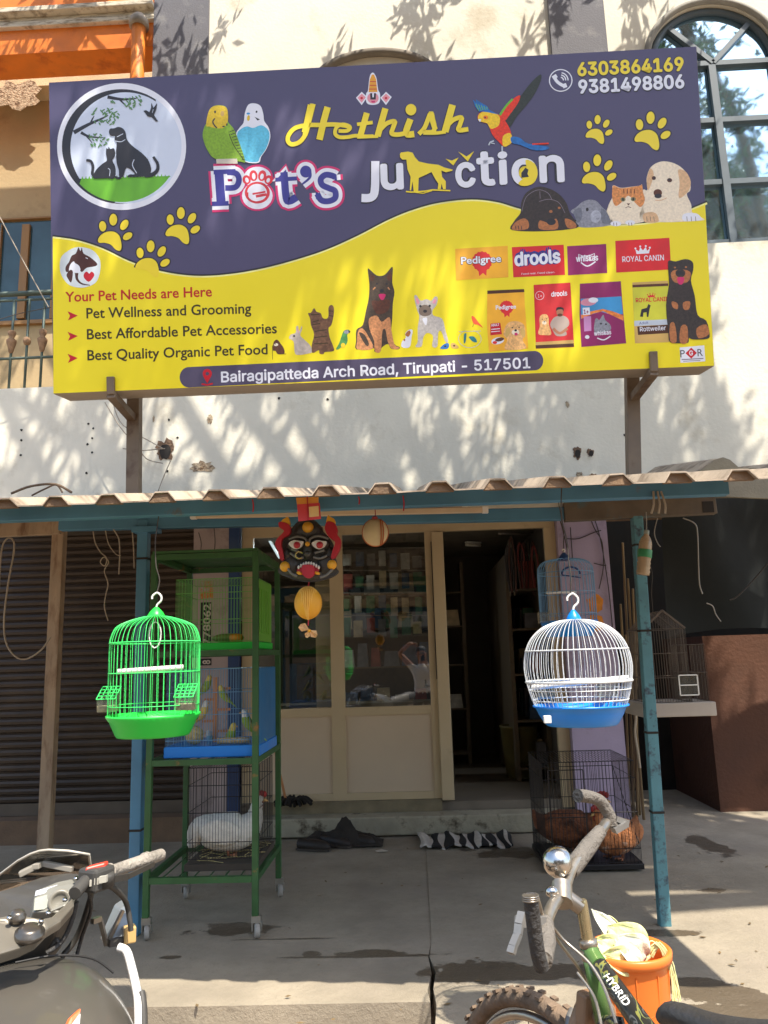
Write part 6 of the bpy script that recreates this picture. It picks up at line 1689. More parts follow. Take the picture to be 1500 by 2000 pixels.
# door mat with black and white stripes
MT = thing('door_mat', gr(915, 1635), 'crumpled black and white striped cloth mat before the door step', 'mat')
mA, mB_, mC, mD = gr(820,1662), gr(1006,1658), gr(990,1632), gr(818,1636)
mb = MB(); V = []; nx, ny = 36, 10
rnd = random.Random(2)
for j in range(ny+1):
    for i in range(nx+1):
        u, v = i/nx, j/ny
        p = mA.lerp(mB_, u).lerp(mD.lerp(mC, u), v)
        V.append((p.x+.012*math.sin(v*5+i), p.y, .03+.014*math.sin(u*19+v*2)+.01*math.sin(u*41)))
mb.add(V, [(j*(nx+1)+i, j*(nx+1)+i+1, (j+1)*(nx+1)+i+1, (j+1)*(nx+1)+i) for j in range(ny) for i in range(nx)], True)
me_ = mb.build('cloth', [M('mat_black', S(34,32,32), rough=.95, var=.2), M('mat_white', S(196,188,176), rough=.95, var=.12, scale=20)], MT, fix=False)
for pl in me_.data.polygons:
    i = pl.index % nx
    pl.material_index = 1 if (i < 5 or i in (8,9,13,14,15,18,19,22,23,26,30,31,34)) else 0
sm_ = me_.modifiers.new('thick', 'SOLIDIFY'); sm_.thickness = .012
# dark shoes and cloth heap left of it
m_shoe = M('dark_leather', S(44, 36, 30), rough=.6, var=.25, scale=10)
for i, (px, py, ang, lab) in enumerate(((612,1662,.3,'dark slipper at the left end of the shoe heap'),(655,1654,-.4,'dark shoe in the middle of the heap by the step'),(700,1652,.2,'dark shoe at the right end of the shoe heap'))):
    q = gr(px, py); T = thing('shoe', q, lab, 'shoe')
    d = Vector((math.cos(ang), -.35+math.sin(ang)*.4, 0)).normalized(); L = lambda a, b: q+d*a+Vector((0,0,b))
    mb = MB(); loft(mb, [tuple(L(a,b))+(r,) for a, b, r in ((-.13,.05,.01),(-.12,.05,.038),(-.05,.045,.042),(.03,.04,.045),(.1,.033,.038),(.14,.028,.012))], 10); mb.build('upper', m_shoe, T, fix=False)
    mb = MB(); s_ = d.cross(Vector((0,0,1)))
    mb.prism([L(a,.006)+s_*b for a, b in ((-.135,-.03),(-.05,-.035),(.06,-.045),(.14,-.025),(.15,.0),(.14,.03),(.05,.045),(-.05,.035),(-.135,.03))], (0,0,.014)); mb.build('sole', M('shoe_sole', S(70,62,54), rough=.8), T)
V = []; mb = MB(); q = gr(668, 1650); n = 18
for j in range(n+1):
    for i in range(n+1):
        u, v = i/n*2-1, j/n*2-1; r = max(0, 1-u*u)*max(0, 1-v*v)
        V.append((q.x+u*.33, q.y+v*.13, .012+r*(.12+.05*math.sin(u*7+1)+.04*math.sin(v*6+u*11))))
mb.add(V, [(j*(n+1)+i, j*(n+1)+i+1, (j+1)*(n+1)+i+1, (j+1)*(n+1)+i) for j in range(n) for i in range(n)], True)
tag(mb.build('cloth_heap', M('dark_cloth', S(48,42,36), rough=.95, var=.3, scale=14, bump=.4), fix=False), 'dark brown cloth heaped on the shoes against the step', 'cloth')
mb = MB(); q = gr(745, 1664); mb.prism([(q.x-.05,q.y+.02,.004),(q.x,q.y+.03,.012),(q.x+.05,q.y,.006),(q.x+.02,q.y-.03,.01),(q.x-.03,q.y-.02,.004)], (0,0,.002)); tag(mb.build('paper_scrap', M('paper_white', S(196,186,170), rough=.8)), 'small crumpled white paper scrap on the concrete', 'paper scrap')
# mop leaning on the shop front
T = thing('mop', gr(580, 1602), 'mop with wooden stick and dark head leaning by the rack', 'mop')
q = at(580, 1574, SY+.04); q.z = zs
mb = MB(); mb.tube([at(558,1562,SY+.06), at(540,1480,SY-.1), at(532,1420,SY-.2)], .011, 7); mb.build('handle', m_wood, T, fix=False)
mb = MB(); q = at(572,1572,SY+.08)
for i in range(60):
    a = rnd.uniform(-1,1); b_ = rnd.uniform(-1,1); p0_ = q+Vector((a*.05,b_*.03,.04)); p1_ = q+Vector((a*.16,b_*.06,-.015+.05*rnd.random())); mb.tube(crv([p0_, p0_.lerp(p1_,.5)+Vector((0,0,.03)), p1_], 3), .012, 5)
mb.build('mop_head', M('mop_dark', S(36,32,28), rough=1, var=.3), T, fix=False)

# ================================================================== inside the shop
m_shelf = M('shop_shelf', S(110, 96, 76), rough=.7, var=.15)
packs = [M('packet_%s' % n_, S(*c_), rough=.4, var=.25, scale=12) for n_, c_ in (('grey',(200,196,184)),('red',(150,70,60)),('green',(70,120,84)),('buff',(200,178,140)),('dark',(110,110,112)),('blue',(66,92,120)))]
def shelf(name, x0, x1, y0, y1, levels, label, seed):
    T = thing(name, ((x0+x1)/2, y0, DZ0-.03), label, 'shelf'); rnd = random.Random(seed)
    for z in levels:
        mb = MB(); mb.box(x0, x1, y0, y1, z-.02, z); mb.build('shelf_board', m_shelf, T)
    for x in (x0, x1):
        mb = MB(); mb.box(x-.02, x+.02, y0+.001, y1-.001, DZ0-.025, levels[-1]+.35); mb.build('side_panel', m_shelf, T)
    n = 0
    for z in levels:
        along = (x1-x0) > (y1-y0)
        t = (x0 if along else y0)+.06
        while t < (x1 if along else y1)-.2:
            w = rnd.uniform(.1,.2); h = rnd.uniform(.14,.3); d = rnd.uniform(.08,.16)
            P_ = thing('packet', (0,0,0), ['glossy pet food packet', 'boxed pet supply', 'upright feed bag'][n % 3]+' on the '+label.split(' with')[0], 'packet', 'packets on the shop shelves')
            if along: c = Vector((t+w/2, y0+d/2+.02, z)); ax, ay = w/2, d/2
            else: c = Vector((x0+d/2+.02 if seed == 2 else x1-d/2-.02, t+w/2, z)); ax, ay = d/2, w/2
            bpy.data.objects.remove(P_)
            mb = MB(); k_ = .82
            mb.add([(c.x-ax,c.y-ay,z+.001),(c.x+ax,c.y-ay,z+.001),(c.x+ax,c.y+ay,z+.001),(c.x-ax,c.y+ay,z+.001),(c.x-ax*k_,c.y-ay*.7,z+h),(c.x+ax*k_,c.y-ay*.7,z+h),(c.x+ax*k_,c.y+ay*.7,z+h),(c.x-ax*k_,c.y+ay*.7,z+h)],[(0,1,5,4),(1,2,6,5),(2,3,7,6),(3,0,4,7),(4,5,6,7)])
            o = mb.build('packet', rnd.choice(packs)); tag(o, 'dim pet supply packet standing on the '+label.split(' with')[0], 'packet', 'packets on the '+label.split(' with')[0])
            t += w+rnd.uniform(.01,.06); n += 1
    return T
zf = DZ0
shelf('shop_shelf', at(655,1200,9.2).x, at(905,1200,9.2).x, 9.2, 9.55, [zf+.1, zf+.6, zf+1.1, zf+1.55, zf+1.95], 'dim back wall shelf with packets behind the shop glass', 1)
shelf('shop_shelf', IX1-.34, IX1-.02, 7.9, 9.9, [zf+.1, zf+.55, zf+1.0, zf+1.45, zf+1.85], 'shelf along the right wall with packets inside the open door', 3)
shelf('shop_shelf', IX0+.02, IX0+.34, 7.6, 9.6, [zf+.1, zf+.6, zf+1.1, zf+1.6], 'shelf along the left wall with packets inside the shop', 2)
mb = MB(); q = at(610,1385,7.9); mb.box(q.x-.5, q.x+1.4, 8.1, 8.5, DZ0-.03, DZ0+.75); bevel(mb.build('counter', M('counter_board', S(120,106,80), rough=.6, var=.15)), .01); tag(bpy.context.scene.objects['counter'], 'low wooden counter inside the shop behind the glass', 'counter')
TL = thing('tube_lamp', at(540,1075,8.2), 'lit white tube lamp on the left inner shop wall', 'lamp')
a = at(524,1052,8.2); b = at(546,1090,8.2)
mb = MB(); mb.tube([a, b], .012, 8); mb.build('tube', emit('lit_tube', (.78,.92,1), .6), TL)
mb = MB(); mb.bar(a+Vector((0,.03,.0)), b+Vector((0,.03,0)), .05, .03); mb.build('lamp_holder', m_white, TL)
ld = bpy.data.lights.new('tube_light', 'AREA'); ld.shape = 'RECTANGLE'; ld.size = .9; ld.size_y = .05; ld.energy = 24; ld.color = (.86,.94,1)
lo = bpy.data.objects.new('tube_light', ld); col.objects.link(lo); lo.parent = TL; lo.location = (.25,0,.25); lo.rotation_euler = (0, R(30), R(90))
TL = thing('tube_lamp', at(915,1026,8.6), 'unlit slim tube lamp under the shop ceiling by the door', 'lamp')
a = at(908,1027,8.6); b = at(936,1022,8.7); a.z = min(a.z, zt-.06); b.z = min(b.z, zt-.06)
mb = MB(); mb.tube([a, b], .016, 8); mb.build('tube', M('tube_glass', S(226,222,206), rough=.3), TL)
mb = MB(); mb.bar(a+Vector((0,0,.03)), b+Vector((0,0,.03)), .04, .02); mb.build('lamp_holder', m_white, TL)
# hanging leads and harnesses high in the doorway
mm = [M('strap_%d' % i, S(*c_), rough=.7) for i, c_ in enumerate(((90,60,48),(120,112,96),(70,64,60),(130,60,52)))]
for i in range(14):
    x = 990+rnd.uniform(0,62); y0 = 1045+rnd.uniform(0,30); Y = 7.5+rnd.uniform(0,.9); a = at(x, y0, Y); L_ = rnd.uniform(.25,.6)
    mb = MB(); mb.tube(crv([a+Vector((-.02,0,-L_)), a+Vector((-.03,0,-L_*.4)), a, a+Vector((.03,0,-L_*.4)), a+Vector((.02,0,-L_))], 4), .009, 5)
    tag(mb.build('pet_lead', mm[i % 4], fix=False), 'looped pet lead hanging high inside the open doorway', 'pet lead', 'leads hanging in the doorway')
mb = MB(); a = at(975,1046,7.4); b = at(1062,1046,8.6); mb.tube([a+Vector((0,0,.02)), b+Vector((0,0,.02))], .01, 6); tag(mb.build('lead_rail', m_iwire), 'thin metal rail carrying the leads inside the doorway', 'rail')
T = thing('storage_bin', at(1020,1540,8.2), 'olive plastic bin standing inside the dark doorway', 'bin')
q = at(1018,1500,8.2); mb = MB(); mb.lathe([(.15,DZ0-.028),(.19,DZ0+.45),(.2,DZ0+.46),(.2,DZ0+.48),(.18,DZ0+.48),(.145,DZ0)], (q.x,8.2,0), 20, caps=False); mb.build('bin_body', M('bin_olive', S(110,100,56), rough=.6), T)

# rows of pale blister packs hung behind the middle pane
rnd = random.Random(12)
for r_ in range(4):
    for i in range(7):
        a = at(678+23*i+rnd.uniform(-2,2), 1092+44*r_+rnd.uniform(-5,5), 8.7)
        mb = MB(); w_, h_ = rnd.uniform(.036,.054), rnd.uniform(.06,.108)
        mb.obox(a, (w_,0,0), (0,.012,0), (0,0,h_)); mb.obox(a+Vector((0,-.02,-.02)), (w_*.7,0,0), (0,.008,0), (0,0,h_*.55))
        tag(mb.build('blister_pack', rnd.choice((packs[0], packs[0], packs[3], packs[4], packs[2], packs[1], packs[5]))), 'pale blister pack hung in rows behind the middle shop pane', 'blister pack', 'blister packs behind the middle pane')
    mb = MB(); a = at(664,1092+44*r_-22,8.74); b = at(850,1092+44*r_-22,8.74); mb.bar(a, b, .012, .012); tag(mb.build('display_rail', m_iwire), ['topmost', 'second', 'third', 'lowest'][r_]+' thin rail of the blister packs behind the glass', 'rail')
# ================================================================== bucket with vegetable leaves
m_bk = M('orange_plastic', S(226, 118, 46), rough=.4, var=.06, scale=5)
YK = 2.88
rc = at(1228, 1852, YK); rz_ = rc.z
BK = thing('bucket', (rc.x, rc.y, .018), 'orange plastic bucket full of pale leaves beside the bicycle', 'bucket')
r1, r0 = .130, .098
mb = MB()
prof = [(r0, .02), (r0+.004, .03), (r0+.014, .13), (r0+.02, .22), (r1-.008, rz_-.045), (r1-.004, rz_-.03), (r1+.008, rz_-.026), (r1+.010, rz_), (r1+.002, rz_+.006), (r1-.008, rz_), (r1-.014, rz_-.03), (r0+.012, .2), (r0-.002, .03), (0, .028)]
mb.lathe(prof, (rc.x, rc.y, 0), 40); mb.build('pail', m_bk, BK)
mb = MB()
def br(z): return r0+.004+(r1-.012-r0)*(z-.03)/(rz_-.075)
for z in [.07+.055*i for i in range(5)]:
    mb.tube([(rc.x+(br(z)+.002)*math.cos(2*PI*k/40), rc.y+(br(z)+.002)*math.sin(2*PI*k/40), z+.006*math.sin(5*2*PI*k/40)) for k in range(40)], .003, 4, closed=True)
for k in range(10):
    a = 2*PI*k/10+.2; mb.tube([(rc.x+(br(z)+.002)*math.cos(a), rc.y+(br(z)+.002)*math.sin(a), z) for z in (.035, .15, rz_-.05)], .003, 4)
mb.build('basket_ribs', m_bk, BK, fix=False)
m_husk = M('pale_husk', S(222, 220, 160), rough=.6, var=.18, scale=14, c2=S(168,184,96), mask=(.5,.65), mscale=9, bump=.4, bscale=30, stretch=(1,1,.3))
m_husk2 = M('white_cabbage', S(232, 232, 206), rough=.55, var=.12, scale=14, c2=S(190,204,130), mask=(.52,.7), mscale=10, bump=.4, bscale=30)
def husk(name, base, tip, w, bend, label, m, cup=.35):
    base, tip = Vector(base), Vector(tip); ax = tip-base; L = ax.length; d = ax/L
    s_ = d.cross(Vector((.2,-1,.3))).normalized(); nrm = s_.cross(d)
    mb = MB(); V = []; n, k = 12, 8
    for i in range(n+1):
        t = i/n; ww = w*math.sin(PI*min(1, .12+t*.88))**.7*(1-.25*t)
        for j in range(k+1):
            u = j/k*2-1
            V.append(base+d*L*t+s_*ww*u+nrm*(bend*math.sin(PI*t)+cup*ww*(u*u)+.006*math.sin(u*9+t*7)))
    mb.add(V, [(i*(k+1)+j, i*(k+1)+j+1, (i+1)*(k+1)+j+1, (i+1)*(k+1)+j) for i in range(n) for j in range(k)], True)
    o = mb.build(name, m, fix=False); sm = o.modifiers.new('t', 'SOLIDIFY'); sm.thickness = .003
    return tag(o, label, 'leaf')
q = lambda px, py, dy=0: at(px, py, YK+dy)
husk('husk', q(1216,1856), q(1156,1776), .034, .02, 'tall white husk leaf standing up from the bucket', m_husk2)
husk('husk', q(1255,1868,-.03), q(1186,1808,-.02), .07, .035, 'broad olive leaf folded over the back of the bucket', m_husk)
husk('husk', q(1215,1872,-.06), q(1158,1835,-.05), .055, .02, 'pale leaf hanging over the left bucket rim', m_husk)
husk('husk', q(1260,1876,-.05), q(1198,1830,-.06), .06, .035, 'creamy white leaf lying in the middle of the bucket', m_husk2)
husk('husk', q(1245,1884,-.08), q(1175,1864,-.08), .05, .02, 'yellowish leaf at the front of the bucket', m_husk)
for i in range(6):
    husk('husk', q(1170+16*i,1880+rnd.uniform(-6,6),-.05+.03*(i%3)), q(1180+14*i,1852+rnd.uniform(-8,8),.02*(i%3)), .026, .02, 'one of the small pale leaf scraps heaped in the bucket', m_husk if i % 2 else m_husk2)['group'] = 'leaf scraps in the bucket'
mb = MB()
for i in range(14):
    a = q(1268+rnd.uniform(-6,8), 1868+rnd.uniform(-6,6), -.02); 
    mb.tube(crv([a, a+Vector((.03,-.01,.03+.02*rnd.random())), a+Vector((.05+.02*rnd.random(),-.02,-.02)), a+Vector((.055+.02*rnd.random(),-.03,-.10-.05*rnd.random()))], 3), .0018, 4)
for pts in ([(1176,1825),(1184,1790),(1205,1800),(1228,1840)],[(1262,1870),(1270,1838),(1288,1852),(1302,1888)]):
    mb.tube(crv([q(*p) for p in pts], 4), .002, 4)
tag(mb.build('husk_fibres', m_husk, fix=False), 'thin dry fibres trailing over the right bucket rim', 'fibres')

# ================================================================== bicycle
BI = thing('bicycle', (.34, 1.25, -.12), 'dusty green and black mountain bicycle with chrome bell parked facing the shop', 'bicycle')
m_bar = M('dusty_steel', S(168, 160, 148), rough=.35, metal=.85, var=.2, scale=14, c2=S(140,126,108), mask=(.5,.7), mscale=10)
m_grip = M('grey_grip', S(104, 98, 90), rough=.75, var=.15, scale=24, bump=.5, bscale=120)
m_blackr = M('black_rubber', S(58, 56, 54), rough=.6, var=.2, scale=30, bump=.5, bscale=90)
m_tyre = M('dusty_tyre', S(112, 94, 76), rough=.95, var=.25, scale=20, bump=.4, c2=S(60,54,48), mask=(.55,.7), mscale=8)
m_silver = M('silver_paint', S(132, 130, 126), rough=.4, metal=.5, var=.1)
# frame paint: green at the head, black with yellow streaks further down
fm = bpy.data.materials.new('frame_paint'); fm.use_nodes = True
nt = fm.node_tree; b = nt.nodes['Principled BSDF']; b.inputs['Roughness'].default_value = .3
tc = nt.nodes.new('ShaderNodeTexCoord'); mp = nt.nodes.new('ShaderNodeMapping'); mp.inputs['Scale'].default_value = (14, 5, 14)
nz = nt.nodes.new('ShaderNodeTexNoise'); nz.inputs['Scale'].default_value = 2.2; nz.inputs['Detail'].default_value = 2; nz.inputs['Distortion'].default_value = 1.2
cr = nt.nodes.new('ShaderNodeValToRGB'); cr.color_ramp.interpolation = 'CONSTANT'
cr.color_ramp.elements[0].color = S(36,36,34)+(1,); cr.color_ramp.elements[1].position = .57; cr.color_ramp.elements[1].color = S(120,118,60)+(1,)
e_ = cr.color_ramp.elements.new(.60); e_.color = S(96,112,72)+(1,); e_ = cr.color_ramp.elements.new(.62); e_.color = S(36,36,34)+(1,); e_ = cr.color_ramp.elements.new(.40); e_.color = S(90,90,86)+(1,); e_ = cr.color_ramp.elements.new(.44); e_.color = S(36,36,34)+(1,)
nt.links.new(tc.outputs['Object'], mp.inputs[0]); nt.links.new(mp.outputs[0], nz.inputs['Vector']); nt.links.new(nz.outputs['Fac'], cr.inputs[0]); nt.links.new(cr.outputs[0], b.inputs['Base Color'])
m_green = M('green_enamel', S(88, 122, 66), rough=.3, var=.1)
A_ = lambda px, py, Y: at(px, py, Y)
C0 = A_(1098,1746,1.52); Nn = A_(1056,1884,1.28); Ff = A_(1187,1604,1.80)
mb = MB(); mb.tube(crv([Ff, A_(1160,1640,1.72), A_(1120,1690,1.62), A_(1106,1725,1.55), C0, A_(1080,1768,1.48), A_(1068,1800,1.43), A_(1068,1840,1.36), Nn], 5), .0108, 10); mb.build('handlebar', m_bar, BI, fix=False)
mb = MB(); mb.tube([A_(1172,1624,1.755), A_(1150,1652,1.70), A_(1122,1690,1.635), A_(1113,1704,1.61)], [.014,.0175,.0175,.015], 12)
g1 = mb.build('grip', m_grip, BI, fix=False)
mb = MB(); mb.tube([A_(1066,1802,1.42), A_(1068,1840,1.36), A_(1062,1876,1.30)], [.0135,.015,.014], 12); mb.build('grip', m_grip, BI, fix=False)
mb = MB(); mb.tube(crv([A_(1195,1612,1.80), A_(1190,1592,1.80), A_(1172,1565,1.79), A_(1150,1556,1.77), A_(1130,1554,1.75)], 5), .0135, 10); mb.build('bar_end', m_grip, BI, fix=False)
mb = MB(); mb.tube([A_(1130,1554,1.75), A_(1128,1554,1.748)], .0145, 10); mb.build('bar_end_plug', m_blackr, BI)
mb = MB(); mb.tube(crv([A_(1058,1890,1.27), A_(1050,1860,1.26), A_(1043,1810,1.25), A_(1036,1750,1.24)], 5), .0112, 12)
be = mb.build('bar_end', m_blackr, BI, fix=False)
mb = MB()
for t in (0, .35, .7): mb.tube([A_(1036-.1*t,1748+7*t*1.6,1.24), A_(1036.3-.1*t,1751+7*t*1.6,1.24)], .0128, 14)
mb.build('end_cap', m_bar, be)
# stem and steerer
mb = MB(); mb.tube([A_(1096,1744,1.52), A_(1134,1772,1.52)], .014, 10); mb.tube([A_(1097,1728,1.535), A_(1098,1764,1.505)], .019, 12); mb.build('stem', m_bar, BI, fix=False)
mb = MB(); mb.tube([A_(1135,1757,1.52), A_(1136,1764,1.52), A_(1148,1838,1.52)], [.0095,.0108,.0108], 12); mb.build('steerer', M('brass_steel', S(186,172,136), rough=.3, metal=.85, var=.15, scale=12), BI, fix=False)
mb = MB(); a, b_ = A_(1147,1832,1.52), A_(1151,1852,1.52); d_ = (b_-a)
mb.lathe([(.012,0),(.0165,.003),(.017,.012),(.014,.016),(.0175,.02),(.0175,.034),(.014,.038)], a, 18, axis=d_); mb.build('headset', m_bar, BI)
hd = b_; hd2 = hd+d_.normalized()*.13
mb = MB(); mb.tube([hd-d_*.1, hd2], .0155, 12); mb.build('head_tube', m_green, BI)
RC = Vector((.42, .74, .22)); BB = Vector((.40, 1.16, .17)); ST = A_(1330,2020,1.0)
dt0, dt1 = A_(1160,1862,1.50), A_(1282,2040,1.30)
mb = MB(); mb.tube([hd+d_*.3, A_(1172,1888,1.475)], .0152, 12); mb.build('tube_sleeve', m_green, BI, fix=False)
mb = MB(); mb.tube([A_(1172,1888,1.475), A_(1225,1962,1.40), dt1], [.0155,.0165,.018], 14); dtube = mb.build('top_tube', fm, BI, fix=False)
mb = MB(); mb.tube([hd2-d_*.3, A_(1200,1990,1.42), BB], .015, 12); mb.tube([dt1, Vector((ST.x,ST.y,ST.z-.16)), BB], .017, 10); mb.tube([BB, RC], .011, 8); mb.tube([dt1, RC], .010, 8); mb.build('lower_frame', fm, BI, fix=False)
# lettering on the frame tube
V, F = glyphs('HYBRID', .02, .1, 'd'); x0, x1, y0, y1 = bounds(V)
p0_, p1_ = A_(1176,1897,1.475), A_(1232,1985,1.385); dd = (p1_-p0_); vw = (Vector((0,0,EYE))-p0_).normalized(); up_ = vw.cross(dd).normalized(); nn = dd.cross(up_).normalized()
if nn.dot(vw) < 0: nn = -nn
mb = MB(); vs = []
for x, y in V:
    t = (x-x0)/(x1-x0); c = A_(1172,1888,1.475).lerp(dt1, .2+.42*t); an = (y/(y1-y0)-.5)*.7
    vs.append(c+(nn*math.cos(an)+up_*math.sin(an))*(.0163+.002*t))
mb.add(vs, F); mb.build('frame_lettering', m_white, dtube, fix=False)
# bell
bc_ = A_(1088,1683,1.56); ax_ = Vector((-.75,-.55,.35)).normalized()
mb = MB(); mb.lathe([(.0275,-.008),(.029,-.004),(.0285,.0),(.026,.010),(.02,.019),(.011,.025),(0,.027)], bc_, 24, axis=ax_); bell = mb.build('bell', m_chrome, BI)
mb = MB(); mb.lathe([(.0,-.022),(.02,-.02),(.0255,-.012),(.0265,-.008)], bc_, 24, axis=ax_); mb.bar(bc_-ax_*.018, A_(1112,1702,1.60), .018, .012); mb.build('bell_base', m_bar, bell)
mb = MB(); mb.ell(A_(1092,1703,1.55), .006, .006, .01, 8, 6); mb.ell(A_(1078,1742,1.50), .012, .01, .01, 10, 7); mb.build('bell_striker', m_chrome, bell)
# brake lever and cables
mb = MB(); mb.bar(A_(1058,1798,1.40), A_(1014,1800,1.36), .02, .014); mb.build('lever_mount', m_silver, BI)
mb = MB(); pts = [A_(1020,1782,1.36), A_(1014,1805,1.35), A_(1012,1824,1.345), A_(1002,1848,1.335), A_(998,1862,1.33)]
for a, b_ in zip(pts, pts[1:]): mb.bar(a, b_, .013, .008)
mb.build('brake_lever', m_silver, BI)
mb = MB(); mb.bar(A_(1198,1622,1.79), A_(1222,1608,1.8), .02, .012); mb.bar(A_(1200,1598,1.8), A_(1224,1606,1.81), .02, .012); mb.build('brake_lever', m_silver, BI)
for pts in ([(1050,1752,1.4),(1066,1800,1.44),(1092,1840,1.48),(1130,1890,1.52),(1152,1930,1.55)],[(1072,1800,1.45),(1100,1835,1.47),(1150,1880,1.44),(1180,1930,1.40),(1204,2000,1.34)],[(1128,1900,1.5),(1160,1946,1.46),(1176,2010,1.4)]):
    mb = MB(); mb.tube(crv([A_(*p) for p in pts], 5), .0028, 5); mb.build('brake_cable', m_bar, BI, fix=False)
# wheels
def wheel(c, heading, r, tilt=0.):
    f = Vector(heading).normalized(); u = Vector((0,0,1)); s_ = f.cross(u).normalized(); u = (u+s_*tilt).normalized(); s_ = f.cross(u).normalized()
    def ringp(rad, n, off=0): return [c+f*rad*math.cos(2*PI*i/n)+u*rad*math.sin(2*PI*i/n)+s_*off for i in range(n)]
    mb = MB(); mb.tube(ringp(r-.019, 64), .019, 10, closed=True)
    for i in range(56):
        a = 2*PI*i/56
        for o_ in (-.013, .013):
            a2 = a+(.05 if o_ > 0 else 0); e = f*math.cos(a2)+u*math.sin(a2); t = -f*math.sin(a2)+u*math.cos(a2)
            mb.obox(c+e*(r-.002)+s_*o_, s_*.006, t*.007, e*.003)
    ty = mb.build('tyre', m_tyre, BI)
    mb = MB(); mb.tube(ringp(r-.052, 64), .010, 8, closed=True); mb.build('rim', m_bar, ty, fix=False)
    mb = MB()
    for i in range(32):
        a = 2*PI*i/32; e = f*math.cos(a)+u*math.sin(a); h = f*math.cos(a+.8*(-1)**i)+u*math.sin(a+.8*(-1)**i)
        mb.tube([c+h*.02+s_*.03*(1 if i % 4 < 2 else -1), c+e*(r-.055)], .0012, 4, caps=False)
    mb.tube([c-s_*.05, c+s_*.05], .012, 8); mb.build('spokes', m_bar, ty, fix=False)
wt = A_(1062,1945,1.76); hdg = Vector((-.52,.85,0))
FC = Vector((wt.x+.0, wt.y, wt.z-.34))
wheel(FC, hdg, .34)
wheel(RC+Vector((0,0,0)), (-.1,.99,0), .34)
mb = MB(); sd_ = hdg.cross(Vector((0,0,1))).normalized(); cr_ = A_(1150,1950,1.60)
mb.tube(crv([hd2, cr_, cr_+sd_*.05+Vector((0,.0,-.06)), FC+sd_*.055], 4), .013, 8); mb.tube(crv([hd2, cr_, cr_-sd_*.05+Vector((0,0,-.06)), FC-sd_*.055], 4), .013, 8); mb.build('fork', M('rusty_fork', S(140,112,86), rough=.6, metal=.3, var=.3, scale=16), BI, fix=False)
mb = MB(); c_ = A_(1150,1968,1.56); mb.obox(c_, Vector((.018,.008,0)), Vector((-.007,.014,0)), Vector((.004,.0,.028))); bevel(mb.build('fork_crown', M('brown_crown', S(136,104,76), rough=.6, var=.25, scale=14), BI), .006)
mb = MB(); mb.tube(crv([A_(1118,1975,1.62), A_(1112,1990,1.6), A_(1112,2020,1.58)],3), .008, 6); mb.build('brake_arm', m_silver, BI, fix=False)
# saddle and pedals
sp_ = A_(1296,1972,1.10); sd2 = (Vector((sp_.x+.14, sp_.y-.24, sp_.z+.02))-sp_)
mb = MB(); loft(mb, [tuple(sp_+sd2*t+Vector((0,0,z)))+(r,) for t, z, r in ((-.02,-.012,.008),(.06,0,.014),(.3,0,.018),(.6,0,.035),(.85,.0,.06),(1.05,.0,.04),(1.1,-.01,.01))], 12)
s_o = mb.build('saddle', M('grey_vinyl', S(52,50,48), rough=.5, var=.1, bump=.2), BI, fix=False)
mb = MB(); mb.tube([sp_+sd2*.6+Vector((0,0,-.03)), BB], .014, 8); mb.build('seat_post', m_bar, BI)
mb = MB(); mb.lathe([(.0,-.006),(.085,-.006),(.09,0),(.085,.006),(0,.006)], BB+Vector((.07,0,0)), 24, axis=(1,.1,0)); mb.tube([BB-Vector((.09,0,0)), BB-Vector((.09,-.1,-.14))], .01, 6); mb.tube([BB+Vector((.09,0,0)), BB+Vector((.09,-.1,-.14))], .01, 6); mb.build('crank', m_bar, BI)
for sg in (-1, 1):
    mb = MB(); c_ = BB+Vector((sg*.13, -sg*.1*0+ (.1 if sg < 0 else -.1), .14 if sg < 0 else -.14)); mb.box(c_.x-.045, c_.x+.045, c_.y-.03, c_.y+.03, c_.z-.01, c_.z+.01); mb.build('pedal', m_blackr, BI)

# ================================================================== motorcycle
MO = thing('motorcycle', (-.68, 1.45, -.12), 'dark grey motorcycle with smoked windscreen and white striped tank parked at the left', 'motorcycle')
mh = Vector((-.6,.8,0)); mr_ = Vector((.8,.6,0)); mo = Vector((-.70,1.42,0)); Zv = Vector((0,0,1))
def ml(s, r, z): return mo+mh*s+mr_*r+Zv*z
m_tank = M('dark_grey_tank', S(84, 80, 73), rough=.3, metal=0.1, var=.08, scale=3, coat=.4, c2=S(92,86,76), mask=(.55,.8), mscale=3)
m_blkp = M('black_plastic', S(62, 60, 56), rough=.6, var=.15, scale=10, c2=S(104,98,88), mask=(.55,.75), mscale=6)
m_wp = M('white_panel', S(222, 220, 214), rough=.3, var=.04, coat=.5)
m_org2 = M('orange_stripe', S(220, 96, 40), rough=.35, var=.05)
# tank: rounded sections along the machine
st_ = [(-.42,.11,.80,.58),(-.30,.15,.855,.56),(-.15,.185,.90,.54),(.0,.205,.92,.53),(.12,.20,.918,.54),(.22,.17,.895,.56),(.29,.10,.85,.6)]
mb = MB(); V = []; n = 24
for s_, w_, zt_, zb_ in st_:
    zc_, hz = (zt_+zb_)/2, (zt_-zb_)/2
    for k in range(n):
        a = 2*PI*k/n; ca, sa = math.cos(a), math.sin(a)
        V.append(ml(s_, w_*math.copysign(abs(ca)**.62, ca), zc_+hz*math.copysign(abs(sa)**.7, sa)))
F = [(i*n+k, i*n+(k+1) % n, (i+1)*n+(k+1) % n, (i+1)*n+k) for i in range(len(st_)-1) for k in range(n)]
mb.add(V, F, True); mb.add(V[:n], [tuple(range(n))]); mb.add(V[-n:], [tuple(range(n))])
tank = mb.build('fuel_tank', m_tank, MO); sb = tank.modifiers.new('sub', 'SUBSURF'); sb.levels = 1; sb.render_levels = 2
mb = MB(); mb.lathe([(.0,.012),(.03,.012),(.036,.008),(.04,0)], ml(-.31,0,.852), 24); mb.build('fuel_cap', m_bar, tank)
